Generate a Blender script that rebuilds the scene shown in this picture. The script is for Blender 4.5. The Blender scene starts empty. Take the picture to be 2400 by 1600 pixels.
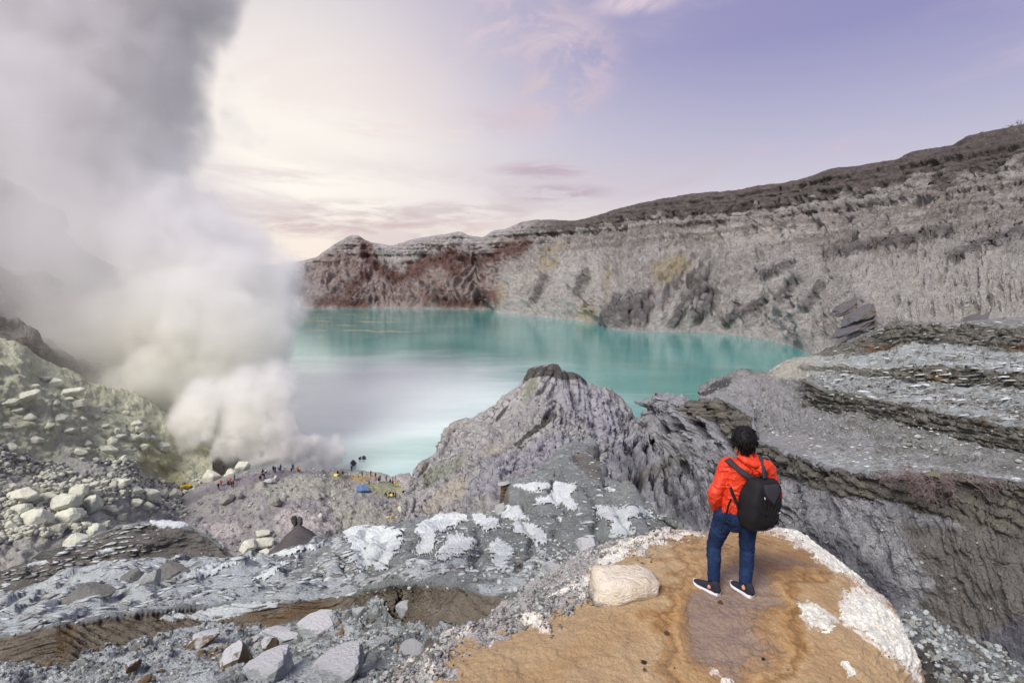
import bpy, bmesh, math, random, time
import numpy as np
from mathutils import Vector, Matrix, Euler
from mathutils.bvhtree import BVHTree

scene = bpy.context.scene
COL = scene.collection
T0 = time.time()

# ---------------------------------------------------------------- camera
CAM_Z = 63.2
PITCH = math.atan(160 / 1200)
cam_data = bpy.data.cameras.new("camera")
cam = bpy.data.objects.new("camera", cam_data)
COL.objects.link(cam)
cam_data.lens = 18.0
cam_data.sensor_width = 36.0
cam_data.clip_start = 0.1
cam_data.clip_end = 30000
cam.location = (0, 0, CAM_Z)
cam.rotation_euler = (math.pi / 2 - PITCH, 0, 0)
scene.camera = cam

# ---------------------------------------------------------------- light and sky
SUN_AZ = math.radians(-24)      # left of the view axis, behind the plume
SUN_EL = math.radians(9)
world = bpy.data.worlds.new("World")
scene.world = world
world.use_nodes = True
sun_data = bpy.data.lights.new("sun", 'SUN')
sun_data.energy = 4.5
sun_data.angle = math.radians(30)
sun_data.color = (1.0, 0.93, 0.88)
sun = bpy.data.objects.new("sun", sun_data)
COL.objects.link(sun)
LAMP_AZ, LAMP_EL = math.radians(-140), math.radians(50)
sdir = Vector((math.sin(LAMP_AZ) * math.cos(LAMP_EL), math.cos(LAMP_AZ) * math.cos(LAMP_EL), math.sin(LAMP_EL)))
sun.rotation_euler = sdir.to_track_quat('Z', 'Y').to_euler()

scene.render.engine = 'CYCLES'
scene.cycles.use_denoising = True
scene.cycles.denoising_input_passes = 'RGB_ALBEDO_NORMAL'
scene.cycles.denoising_prefilter = 'ACCURATE'
scene.cycles.volume_bounces = 12
scene.cycles.max_bounces = 12
scene.cycles.diffuse_bounces = 3
scene.cycles.glossy_bounces = 3
scene.cycles.transparent_max_bounces = 8
scene.cycles.volume_step_rate = 1.5
scene.cycles.sample_clamp_indirect = 4.0
scene.view_settings.view_transform = 'Standard'
scene.view_settings.look = 'None'
scene.view_settings.exposure = 0.0
scene.view_settings.gamma = 1.0


def srgb(r, g, b):
    f = lambda c: (c / 255 / 12.92) if c <= 10.3 else ((c / 255 + 0.055) / 1.055) ** 2.4
    return (f(r), f(g), f(b), 1.0)


class NT:
    """small helper to write node trees"""
    def __init__(self, tree):
        self.t = tree; self.N = tree.nodes; self.L = tree.links

    def new(self, kind, **kw):
        n = self.N.new(kind)
        for k, v in kw.items():
            setattr(n, k, v)
        return n

    def put(self, sock, v):
        if v is None:
            return
        if hasattr(v, 'is_linked') or isinstance(v, bpy.types.NodeSocket):
            self.L.new(v, sock)
        else:
            if sock.type == 'RGBA' and not hasattr(v, '__len__'):
                v = (v, v, v, 1)
            elif sock.type == 'RGBA' and len(v) == 3:
                v = (*v, 1)
            sock.default_value = v

    def math(self, op, a, b=None, c=None, clamp=False):
        m = self.new('ShaderNodeMath', operation=op); m.use_clamp = clamp
        for i, x in enumerate((a, b, c)):
            self.put(m.inputs[i], x)
        return m.outputs[0]

    def vmath(self, op, a, b=None):
        m = self.new('ShaderNodeVectorMath', operation=op)
        self.put(m.inputs[0], a); self.put(m.inputs[1], b)
        return m.outputs['Value'] if op in ('DOT_PRODUCT', 'LENGTH', 'DISTANCE') else m.outputs[0]

    def noise(self, vec, scale, detail=4, rough=0.55, dist=0.0, lac=2.0):
        n = self.new('ShaderNodeTexNoise')
        self.put(n.inputs['Vector'], vec)
        for k, v in (('Scale', scale), ('Detail', detail), ('Roughness', rough), ('Distortion', dist), ('Lacunarity', lac)):
            n.inputs[k].default_value = v
        return n.outputs['Fac']

    def mapping(self, vec, scale=(1, 1, 1), rot=(0, 0, 0), loc=(0, 0, 0)):
        m = self.new('ShaderNodeMapping')
        self.put(m.inputs['Vector'], vec)
        m.inputs['Scale'].default_value = scale; m.inputs['Rotation'].default_value = rot; m.inputs['Location'].default_value = loc
        return m.outputs[0]

    def ramp(self, fac, stops, interp='LINEAR'):
        r = self.new('ShaderNodeValToRGB'); r.color_ramp.interpolation = interp
        self.put(r.inputs[0], fac)
        el = r.color_ramp.elements
        while len(el) < len(stops):
            el.new(0.5)
        for e, (p, c) in zip(el, stops):
            e.position = p
            e.color = (c, c, c, 1) if not hasattr(c, '__len__') else (c if len(c) == 4 else (*c, 1))
        return r.outputs[0]

    def step(self, x, lo, hi):
        m = self.new('ShaderNodeMapRange', interpolation_type='SMOOTHSTEP')
        self.put(m.inputs[0], x)
        m.inputs[1].default_value = lo; m.inputs[2].default_value = hi
        m.inputs[3].default_value = 0; m.inputs[4].default_value = 1
        return m.outputs[0]

    def mix(self, fac, a, b, blend='MIX'):
        m = self.new('ShaderNodeMix', data_type='RGBA', blend_type=blend)
        self.put(m.inputs[0], fac); self.put(m.inputs[6], a); self.put(m.inputs[7], b)
        return m.outputs[2]

    def attr(self, name, vec=False):
        a = self.new('ShaderNodeAttribute'); a.attribute_name = name
        return a.outputs['Color'] if vec else a.outputs['Fac']


# sky: a hazy dawn, lavender overhead, cream round the hidden sun, with thin pink cirrus
w = NT(world.node_tree)
world.node_tree.nodes.clear()
gen = w.new('ShaderNodeTexCoord').outputs['Generated']
dirn = w.vmath('NORMALIZE', gen)
sep = w.new('ShaderNodeSeparateXYZ'); w.put(sep.inputs[0], dirn)
elev = w.math('MAXIMUM', sep.outputs[2], 0.0)
base = w.ramp(elev, [(0.0, srgb(222, 200, 200)), (0.10, srgb(226, 216, 222)), (0.22, srgb(194, 191, 216)),
                     (0.36, srgb(155, 153, 199)), (0.52, srgb(150, 147, 192)), (1.0, srgb(158, 157, 198))])
sunv = (math.sin(SUN_AZ) * math.cos(SUN_EL), math.cos(SUN_AZ) * math.cos(SUN_EL), math.sin(SUN_EL))
cosang = w.vmath('DOT_PRODUCT', dirn, sunv)
glow = w.math('POWER', w.math('MAXIMUM', cosang, 0.0), 8.5)
glow_lo = w.math('POWER', w.math('MAXIMUM', cosang, 0.0), 30.0)
col = w.mix(w.math('MULTIPLY', glow, 0.85, clamp=True), base, srgb(255, 244, 236))
col = w.mix(w.math('MULTIPLY', glow_lo, 0.9, clamp=True), col, (1.12, 1.05, .95, 1))
peach = w.math('MULTIPLY', w.math('SUBTRACT', 1., w.step(elev, .02, .16)), w.math('POWER', w.math('MAXIMUM', cosang, 0.), 3.))
col = w.mix(w.math('MULTIPLY', peach, .45), col, srgb(252, 228, 208))
# clouds: project the direction on a high sheet
den = w.math('ADD', elev, 0.06)
sx = w.math('DIVIDE', sep.outputs[0], den); sy = w.math('DIVIDE', sep.outputs[1], den)
cmb = w.new('ShaderNodeCombineXYZ'); w.put(cmb.inputs[0], sx); w.put(cmb.inputs[1], sy)
c1 = w.noise(w.mapping(cmb.outputs[0], (0.55, 0.28, 1), (0, 0, 0.25), (3.1, 1.2, 0)), 1.0, 7, 0.58, 0.35)
c2 = w.noise(w.mapping(cmb.outputs[0], (0.9, 0.75, 1), (0, 0, -0.2), (7.3, 4.6, 0)), 1.0, 6, 0.6, 0.5)
wisps = w.math('MULTIPLY', w.step(c2, 0.50, 0.70), w.step(elev, 0.16, 0.28))
bands = w.math('MULTIPLY', w.step(c1, 0.46, 0.62), w.math('SUBTRACT', 1.0, w.step(elev, 0.12, 0.26)))
pink = w.mix(glow, srgb(224, 206, 218), srgb(248, 230, 226))
col = w.mix(w.math('MULTIPLY', wisps, 0.35), col, pink)
col = w.mix(w.math('MULTIPLY', bands, 0.45), col, srgb(208, 190, 196))
# a few small clouds: (azimuth, elevation, half widths, in degrees; strength; colour)
azim = w.math('ARCTAN2', sep.outputs[0], sep.outputs[1]); elv = w.math('ARCSINE', sep.outputs[2])
def dir_of(u, v):
    dx = (u - 1200) / 1200; dy = (800 - v) / 1200; sp_, cp_ = math.sin(PITCH), math.cos(PITCH)
    x, y, z = dx, cp_ + dy * sp_, -sp_ + dy * cp_; n = math.sqrt(x * x + y * y + z * z)
    return math.atan2(x, y), math.asin(z / n)
cn = w.noise(w.mapping(dirn, (9, 9, 15), (.2, .5, .1), (2.2, .7, 1.9)), 1.0, 8, .62, .5)
cs = w.noise(w.mapping(dirn, (10, 10, 60), (0, 0, 0), (4.2, .7, 3.9)), 1.0, 7, .6, .3)
for (u_, v_, au, ae, st_, cc, streak) in [(1160, 65, 5, 3.5, .8, (232, 212, 222), 0), (1300, 110, 5.5, 5, .75, (226, 206, 214), 0), (1380, 150, 4, 4, .6, (226, 202, 214), 0), (1290, 230, 5.5, 2.4, .9, (230, 204, 206), 0), (1200, 280, 7, 2.2, .6, (222, 202, 210), 0),
        (1270, 400, 6, 1.0, .9, (202, 182, 192), 1), (1300, 452, 7, 1.0, .95, (198, 178, 188), 1), (940, 305, 8, 1.3, .7, (250, 232, 226), 1), (1000, 495, 20, 1.3, .7, (214, 196, 198), 1), (820, 530, 20, 1.5, .8, (216, 192, 190), 1), (1490, 4, 5, 1.2, .8, (238, 218, 226), 0), (1900, 345, 9, 1.3, .45, (214, 196, 212), 1), (640, 410, 9, 1.0, .5, (232, 214, 212), 1)]:
    a0, e0 = dir_of(u_, v_)
    da = w.math('DIVIDE', w.math('SUBTRACT', azim, a0), math.radians(au)); de = w.math('DIVIDE', w.math('SUBTRACT', elv, e0), math.radians(ae))
    g_ = w.math('SQRT', w.math('ADD', w.math('MULTIPLY', da, da), w.math('MULTIPLY', de, de)))
    f_ = w.math('MULTIPLY', w.math('SUBTRACT', 1., w.step(g_, .2, 1.25)), w.step(cs if streak else cn, .40, .62))
    col = w.mix(w.math('MULTIPLY', f_, st_), col, srgb(*cc))
ground_tint = w.step(sep.outputs[2], -0.02, 0.0)
col = w.mix(ground_tint, srgb(150, 145, 145), col)
bg = w.new('ShaderNodeBackground'); w.put(bg.inputs[0], col); bg.inputs[1].default_value = 1.03
sky = w.new('ShaderNodeTexSky', sky_type='NISHITA')
sky.sun_disc = False
sky.sun_elevation = LAMP_EL; sky.sun_rotation = LAMP_AZ; sky.altitude = 2200; sky.air_density = 1.0; sky.dust_density = 2.0
bg2 = w.new('ShaderNodeBackground'); w.put(bg2.inputs[0], sky.outputs[0]); bg2.inputs[1].default_value = 0.05
addn = w.new('ShaderNodeMixShader'); addn.inputs[0].default_value = 0.12
w.L.new(bg.outputs[0], addn.inputs[1]); w.L.new(bg2.outputs[0], addn.inputs[2])
wo = w.new('ShaderNodeOutputWorld'); w.L.new(addn.outputs[0], wo.inputs[0])

# ---------------------------------------------------------------- rays of the photograph (2400 x 1600) and back
SP, CP = math.sin(PITCH), math.cos(PITCH)
def ray(u, v):
    dx = (np.asarray(u, float) - 1200) / 1200; dy = (800 - np.asarray(v, float)) / 1200
    return np.stack([dx, CP + dy * SP, -SP + dy * CP], -1)
def at(u, v, t):
    """point t metres (along the view axis) away, seen at photo position u, v"""
    return ray(u, v) * np.asarray(t, float)[..., None] + np.array([0, 0, CAM_Z])
def tz(u, v, z=0.0):
    return (z - CAM_Z) / ray(u, v)[..., 2]
def proj(P):
    x, y, z = P[..., 0], P[..., 1], P[..., 2] - CAM_Z
    t = y * CP - z * SP
    return 1200 + 1200 * x / t, 800 - 1200 * (y * SP + z * CP) / t, t

# ---------------------------------------------------------------- noise
_G = np.random.default_rng(7).normal(size=(256, 3)).astype(np.float32)
_G /= np.linalg.norm(_G, axis=1, keepdims=True)
def _hash(i, j, k, seed):
    h = (i * np.int64(374761393) + j * np.int64(668265263) + k * np.int64(2147483647 - 58) + np.int64(seed) * np.int64(1274126177)) & 0x7fffffff
    h = ((h ^ (h >> 13)) * np.int64(1274126177)) & 0x7fffffff
    return (h ^ (h >> 16)) & 255
def perlin(P, seed=0):
    """gradient noise, about -0.7..0.7, P (...,3)"""
    P = np.asarray(P, np.float32)
    F = np.floor(P); I = F.astype(np.int64); f = P - F
    w_ = f * f * f * (f * (f * 6 - 15) + 10)
    out = 0
    for a in (0, 1):
        wa = w_[..., 0] if a else 1 - w_[..., 0]
        for b in (0, 1):
            wb = wa * (w_[..., 1] if b else 1 - w_[..., 1])
            for c in (0, 1):
                g = _G[_hash(I[..., 0] + a, I[..., 1] + b, I[..., 2] + c, seed)]
                out = out + wb * (w_[..., 2] if c else 1 - w_[..., 2]) * (g[..., 0] * (f[..., 0] - a) + g[..., 1] * (f[..., 1] - b) + g[..., 2] * (f[..., 2] - c))
    return out
def fbm(P, freq, octv=4, gain=0.5, lac=2.03, seed=0):
    P = np.asarray(P, np.float32) * np.float32(freq)
    s, a = 0, 1.0
    for o in range(octv):
        s = s + a * perlin(P, seed + o * 17); P = P * np.float32(lac) + np.float32(11.3); a *= gain
    return s
def ridged(P, freq, octv=4, gain=0.5, lac=2.07, seed=0):
    P = np.asarray(P, np.float32) * np.float32(freq)
    s, a, wgt = 0, 1.0, 1.0
    for o in range(octv):
        n = 1 - np.abs(perlin(P, seed + o * 31)) * 1.9
        n = np.clip(n, 0, 1) ** 2
        s = s + a * n * wgt; wgt = np.clip(n * 1.4, 0, 1); P = P * np.float32(lac) + np.float32(5.7); a *= gain
    return s
def worley(P, freq, seed=0, dims=3):
    """distance to the nearest and the second nearest cell point, and the nearest cell's random number"""
    P = np.asarray(P, np.float32) * np.float32(freq)
    I = np.floor(P).astype(np.int64)
    d1 = np.full(P.shape[:-1], 9.0, np.float32); d2 = d1.copy(); idn = np.zeros(P.shape[:-1], np.float32)
    rng3 = (-1, 0, 1) if dims == 3 else (0,)
    for a in (-1, 0, 1):
        for b in (-1, 0, 1):
            for c in rng3:
                i, j, k = I[..., 0] + a, I[..., 1] + b, (I[..., 2] + c if dims == 3 else I[..., 2] * 0)
                h1, h2, h3 = _hash(i, j, k, seed), _hash(i, j, k, seed + 91), _hash(i, j, k, seed + 173)
                q0 = i + h1 / 255.0 - P[..., 0]; q1 = j + h2 / 255.0 - P[..., 1]
                d = q0 * q0 + q1 * q1
                if dims == 3:
                    q2 = k + h3 / 255.0 - P[..., 2]; d = d + q2 * q2
                d = d.astype(np.float32)
                near = d < d1
                d2 = np.where(near, d1, np.minimum(d2, d)); idn = np.where(near, ((h1 * 7 + h2 * 3 + h3) & 255) / 255.0, idn); d1 = np.where(near, d, d1)
    return np.sqrt(d1), np.sqrt(d2), idn
def smooth(x, lo, hi):
    t = np.clip((x - lo) / (hi - lo), 0, 1); return t * t * (3 - 2 * t)

# ---------------------------------------------------------------- lofted terrain
def pchip(x, y, xq):
    x = np.asarray(x, float); y = np.asarray(y, float)
    sh = y.shape[1:]; y2 = y.reshape(len(x), -1)
    h = np.diff(x)[:, None]; d = np.diff(y2, axis=0) / h
    m = np.zeros_like(y2)
    if len(x) > 2:
        same = d[:-1] * d[1:] > 0
        w1 = 2 * h[1:] + h[:-1]; w2 = h[1:] + 2 * h[:-1]
        with np.errstate(divide='ignore', invalid='ignore'):
            hm = (w1 + w2) / (w1 / d[:-1] + w2 / d[1:])
        m[1:-1] = np.where(same, hm, 0)
    m[0] = d[0]; m[-1] = d[-1]
    k = np.clip(np.searchsorted(x, xq, side='right') - 1, 0, len(x) - 2)
    t = ((xq - x[k]) / (x[k + 1] - x[k]))[:, None]; hh = h[k]
    r = (y2[k] * (1 + 2 * t) * (1 - t) ** 2 + m[k] * hh * t * (1 - t) ** 2 + y2[k + 1] * t * t * (3 - 2 * t) + m[k + 1] * hh * t * t * (t - 1))
    return r.reshape((len(xq),) + sh)

def rail(pts, n):
    """control points (u, v, t) with u rising; t None means on the water"""
    u = np.array([p[0] for p in pts], float); v = np.array([p[1] for p in pts], float)
    t = np.array([p[2] if p[2] is not None else float(tz(p[0], p[1], 0.0)) for p in pts])
    uq = np.linspace(u[0], u[-1], n)
    vq = pchip(u, v, uq); tq = np.exp(pchip(u, np.log(t), uq))
    return at(uq, vq, tq)

def loft(rails, step, lin=0.35, minrows=3, maxrow=400, back_step=None):
    """rails: lists of control points near to far, or ('back', d, dz): the rail before it moved away from the camera by d metres and by dz in height"""
    us = [p[0] for r in rails if r[0] != 'back' for p in r]
    n = max(8, int((max(us) - min(us)) / step))
    W = []
    for r in rails:
        if r[0] == 'back':
            q = W[-1].copy(); h = q[:, :2] / np.linalg.norm(q[:, :2], axis=1, keepdims=True)
            q[:, :2] += h * r[1]; q[:, 2] += r[2]
            W.append(q)
        else:
            W.append(rail(r, n))
    W = np.stack(W)                                   # K x n x 3
    pu, pv, _ = proj(W)
    gaps = []
    for k in range(len(W) - 1):
        vis = rails[k + 1][0] != 'back' and rails[k][0] != 'back'
        g = np.hypot(np.diff(pu[k:k + 2], axis=0), np.diff(pv[k:k + 2], axis=0))
        g = np.percentile(g, 85)
        gaps.append(int(np.clip(g / step, minrows, maxrow)) if vis else 8)
    x = np.concatenate([[0], np.cumsum(gaps)]).astype(float)
    xq = np.arange(0, x[-1] + 1)
    X = pchip(x, W, xq)
    kk = np.clip(np.searchsorted(x, xq, side='right') - 1, 0, len(x) - 2)
    tt = ((xq - x[kk]) / (x[kk + 1] - x[kk]))[:, None, None]
    XL = W[kk] * (1 - tt) + W[kk + 1] * tt
    X = X * (1 - lin) + XL * lin
    return Layer(X, kk + tt[:, 0, 0])

class Layer:
    def __init__(self, X, rows):
        self.X = X; self.rows = rows                  # rows: position between the rails, 0 .. K-1
        self.U, self.V, self.T = proj(X)
        d = np.linalg.norm(np.diff(X, axis=1), axis=2)
        self.S = np.concatenate([np.zeros((len(X), 1)), np.cumsum(d, axis=1)], 1)
        self.Sc = self.S.mean(0)[None, :] * np.ones((len(X), 1))
        self.A = {}
        self.normals()
    def normals(self):
        gx = np.gradient(self.X, axis=1); gy = np.gradient(self.X, axis=0)
        N = np.cross(gx, gy); L_ = np.linalg.norm(N, axis=2, keepdims=True)
        self.N = N / np.maximum(L_, 1e-9)
        # make them face the camera side / up
        c = np.array([0, 0, CAM_Z]) - self.X
        flip = np.sign((self.N * c).sum(2).mean())
        self.flip = flip
        self.N = self.N * flip
        return self.N
    def push(self, h, up=0.0):
        """move the surface by h metres along a mix of its normal and the vertical"""
        D = self.N * (1 - up) + np.array([0, 0, 1.0]) * up
        self.X = self.X + D * np.asarray(h)[..., None]
        self.normals()
    @property
    def row(self):
        return self.rows[:, None] * np.ones((1, self.X.shape[1]))
    def px(self):
        return proj(self.X)

def grid_mesh(name, X, flip, attrs):
    R, C = X.shape[:2]
    me = bpy.data.meshes.new(name)
    me.vertices.add(R * C); me.vertices.foreach_set('co', X.reshape(-1).astype(np.float32))
    i = np.arange(R * C).reshape(R, C)
    q = np.stack([i[:-1, :-1], i[:-1, 1:], i[1:, 1:], i[1:, :-1]], -1).reshape(-1, 4)
    if flip < 0:
        q = q[:, ::-1]
    quads(me, q)
    for k, a in attrs.items():
        at_ = me.attributes.new(k, 'FLOAT', 'POINT'); at_.data.foreach_set('value', np.ascontiguousarray(a.reshape(-1), np.float32))
    me.polygons.foreach_set('use_smooth', np.ones(len(q), bool))
    me.update(); 
    return me

def quads(me, q):
    n, k = q.shape
    me.loops.add(n * k); me.loops.foreach_set('vertex_index', np.ascontiguousarray(q, np.int32).reshape(-1))
    me.polygons.add(n); me.polygons.foreach_set('loop_start', np.arange(n, dtype=np.int32) * k)
    me.update(calc_edges=True)

def link(name, me, mat=None, parent=None):
    o = bpy.data.objects.new(name, me); COL.objects.link(o)
    if mat is not None:
        me.materials.append(mat)
    if parent is not None:
        o.parent = parent
    return o
def tag(o, label=None, cat=None, group=None, kind=None):
    for k, v in (('label', label), ('category', cat), ('group', group), ('kind', kind)):
        if v:
            o[k] = v
    return o

LAYERS = {}
def build_layer(name, L, mat, label):
    me = grid_mesh(name, L.X, L.flip, L.A)
    o = link(name, me, mat)
    tag(o, label, None, None, 'structure')
    LAYERS[name] = (L, o)
    return o

# distances in the photograph, for tracing where a stain or a crust lies
def poly_sd(U, V, poly):
    """signed distance in photo pixels to a traced outline, positive inside"""
    P = np.array(poly, float); Q = np.roll(P, -1, 0)
    d = np.full(U.shape, 1e9); ins = np.zeros(U.shape, bool)
    for (x0, y0), (x1, y1) in zip(P, Q):
        ex, ey = x1 - x0, y1 - y0
        t = np.clip(((U - x0) * ex + (V - y0) * ey) / (ex * ex + ey * ey + 1e-9), 0, 1)
        d = np.minimum(d, (U - x0 - t * ex) ** 2 + (V - y0 - t * ey) ** 2)
        c = ((y0 > V) != (y1 > V)) & (U < (x1 - x0) * (V - y0) / (y1 - y0 + 1e-12) + x0)
        ins ^= c
    d = np.sqrt(d)
    return np.where(ins, d, -d)
def line_d(U, V, pts):
    d = np.full(U.shape, 1e9)
    for (x0, y0), (x1, y1) in zip(pts[:-1], pts[1:]):
        ex, ey = x1 - x0, y1 - y0
        t = np.clip(((U - x0) * ex + (V - y0) * ey) / (ex * ex + ey * ey + 1e-9), 0, 1)
        d = np.minimum(d, np.hypot(U - x0 - t * ex, V - y0 - t * ey))
    return d
def polys_mask(U, V, polys, soft):
    """0..1, a half on the outline, for several outlines together"""
    m = np.zeros(U.shape)
    for p in polys:
        m = np.maximum(m, np.clip(poly_sd(U, V, p) / (2 * soft) + 0.5, 0, 1))
    return m
def lines_mask(U, V, lines, width):
    m = np.zeros(U.shape)
    for p in lines:
        m = np.maximum(m, np.clip(1 - line_d(U, V, p) / (2 * width), 0, 1))
    return m

# ---------------------------------------------------------------- rock materials
def rock_mat(name, cols, scale, masks=(), bump=1.0, rough=0.92, grain=None, crack=None, fine=6.0, bdist=1.0, tint=(.945, 1.0, .985)):
    """cols: three base colours mixed at two sizes; masks: (attribute, colour, colour, noise size, noise weight, edge width)"""
    cool = lambda q_: (q_[0] * tint[0], q_[1] * tint[1], q_[2] * tint[2], 1)
    cols = [cool(q_) for q_ in cols]
    masks = [(a_[0], cool(a_[1]), cool(a_[2]), *a_[3:]) for a_ in masks]
    m = bpy.data.materials.new(name); m.use_nodes = True
    t = NT(m.node_tree); t.N.clear()
    P = t.new('ShaderNodeTexCoord').outputs['Object']
    n1 = t.noise(P, scale, 6, 0.6, 0.4)
    n2 = t.noise(P, scale * fine, 6, 0.65)
    n3 = t.noise(P, scale * fine * 6, 4, 0.7)
    c = t.mix(t.step(n1, 0.36, 0.64), cols[0], cols[1])
    c = t.mix(t.math('MULTIPLY', t.step(n2, 0.46, 0.68), 0.75), c, cols[2])
    spk = t.math('MULTIPLY_ADD', n3, 0.9, 0.55)
    c = t.mix(1.0, c, spk, 'MULTIPLY')
    hgt = None
    if grain:                                            # (size, stretch along x, y, z, strength): fine streaks along the beds or down the face
        q = t.noise(t.mapping(P, grain[1:4]), grain[0], 6, 0.68, 0.25)
        c = t.mix(1.0, c, t.math('MULTIPLY_ADD', t.step(q, .3, .7), grain[4], 1 - grain[4] * .55), 'MULTIPLY')
        hgt = q
    if crack:                                            # (size, stretch, strength)
        vo = t.new('ShaderNodeTexVoronoi', feature='DISTANCE_TO_EDGE')
        wp = t.vmath('ADD', P, t.vmath('MULTIPLY', t.vmath('SUBTRACT', t.mix(1.0, n2, n1, 'ADD'), (.5, .5, .5)), (.6 / crack[0],) * 3))
        t.put(vo.inputs['Vector'], t.mapping(wp, crack[1])); vo.inputs['Scale'].default_value = crack[0]
        ck = t.math('MULTIPLY', t.math('SUBTRACT', 1.0, t.step(vo.outputs['Distance'], .0, .05)), t.step(n1, .42, .6))
        c = t.mix(t.math('MULTIPLY', ck, crack[2]), c, t.mix(1.0, c, (.42, .42, .43, 1), 'MULTIPLY'))
        hgt = t.math('SUBTRACT', hgt, ck) if hgt is not None else t.math('MULTIPLY', ck, -1.)
    nz = None
    for (a, ca, cb, ns, k, wd) in masks:
        nz = t.noise(P, ns, 6, 0.62, 0.3)
        f = t.math('MULTIPLY_ADD', t.math('SUBTRACT', nz, 0.5), k, t.attr(a))
        f = t.math('MULTIPLY', t.step(f, 0.5 - wd, 0.5 + wd), t.step(t.attr(a), 0.005, 0.06))
        cc = t.mix(t.step(t.noise(P, ns * 2.3, 5, 0.65), 0.4, 0.62), ca, cb)
        cc = t.mix(0.6, cc, t.mix(1.0, cc, spk, 'MULTIPLY'))
        c = t.mix(f, c, cc)
    b = t.new('ShaderNodeBsdfPrincipled')
    t.put(b.inputs['Base Color'], c); b.inputs['Roughness'].default_value = rough
    b.inputs['Specular IOR Level'].default_value = 0.2
    bh = t.math('ADD', t.math('MULTIPLY', n2, 1.0), t.math('MULTIPLY', n3, 0.45))
    if hgt is not None:
        bh = t.math('ADD', bh, hgt)
    bp = t.new('ShaderNodeBump'); bp.inputs['Strength'].default_value = min(1, bump); bp.inputs['Distance'].default_value = bdist / scale / fine
    t.put(bp.inputs['Height'], bh); t.L.new(bp.outputs[0], b.inputs['Normal'])
    o = t.new('ShaderNodeOutputMaterial'); t.L.new(b.outputs[0], o.inputs[0])
    return m

# ================================================================ THE CRATER
STEP = 2.2
def fr(u, v, f, rimt):                                 # helper for the far wall: distance between shore and rim
    return None
# ---------- far crater wall: shore, benches, rim
RIM = [(300, 660, 1150), (500, 640, 1120), (600, 628, 1110), (690, 618, 1100), (740, 606, 1095), (770, 585, 1090), (800, 565, 1085), (832, 553, 1080), (860, 566, 1075),
       (890, 574, 1070), (915, 578, 1065), (960, 565, 1050), (1000, 558, 1035), (1045, 551, 1020), (1075, 545, 1010), (1110, 557, 1000), (1130, 558, 990), (1160, 541, 975),
       (1175, 540, 965), (1200, 532, 950), (1225, 522, 935), (1245, 517, 925), (1290, 516, 905), (1345, 519, 880), (1400, 505, 850), (1440, 493, 825), (1500, 478, 790),
       (1562, 465, 755), (1620, 455, 725), (1721, 446, 670), (1800, 432, 630), (1847, 427, 605), (1900, 412, 580), (1945, 397, 558), (2000, 388, 535), (2050, 380, 518),
       (2095, 374, 503), (2123, 362, 494), (2180, 350, 475), (2235, 339, 458), (2263, 322, 447), (2300, 312, 436), (2343, 305, 424), (2400, 291, 408), (2550, 252, 370), (2750, 205, 330)]
def shore_t(u):
    us = [300, 690, 900, 1150, 1200, 1300, 1400, 1480, 1600, 1700, 1800, 1860, 1905]
    vs = [722, 722, 722, 725, 735, 745, 757, 775, 778, 782, 797, 812, 835]
    if u <= 1905:
        return float(tz(u, np.interp(u, us, vs), 0))
    return float(np.interp(u, [1905, 1960, 2050, 2150, 2250, 2330, 2400, 2560, 2750], [392, 375, 330, 290, 265, 250, 240, 220, 200]))
def rim_t(u):
    return float(np.interp(u, [p[0] for p in RIM], [p[2] for p in RIM]))
def bench(pts, f):
    return [(u, v, shore_t(u) * (1 - f) + rim_t(u) * f) for u, v in pts]
R_A = bench([(300, 680), (690, 640), (770, 612), (832, 590), (915, 607), (1000, 590), (1075, 578), (1130, 592), (1225, 570), (1300, 559), (1408, 540), (1562, 521), (1721, 512), (1838, 488), (2002, 470),
             (2095, 451), (2235, 425), (2400, 400), (2750, 330)], 0.82)
R_B = bench([(300, 695), (690, 668), (770, 640), (832, 630), (915, 645), (1000, 630), (1075, 610), (1130, 635), (1225, 610), (1300, 596), (1440, 590), (1562, 580), (1674, 577), (1815, 573), (1927, 580),
             (2095, 573), (2282, 560), (2400, 540), (2750, 480)], 0.62)
R_C = bench([(300, 705), (690, 690), (770, 676), (832, 675), (915, 690), (1000, 680), (1075, 668), (1130, 680), (1225, 665), (1300, 655), (1440, 650), (1562, 645), (1674, 650), (1815, 655), (1927, 660),
             (2095, 665), (2282, 660), (2400, 640), (2750, 600)], 0.30)
R_0 = [(300, 722, None), (690, 722, None), (900, 722, None), (1000, 723, None), (1150, 725, None), (1160, 730, None), (1200, 736, None), (1300, 746, None), (1400, 758, None), (1430, 770, None), (1480, 776, None),
       (1540, 778, None), (1600, 778, None), (1700, 783, None), (1800, 798, None), (1860, 813, None), (1905, 835, None), (1960, 812, 375), (2050, 782, 330), (2150, 764, 290),
       (2250, 764, 265), (2330, 760, 250), (2400, 750, 240), (2560, 745, 220), (2750, 740, 200)]
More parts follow.
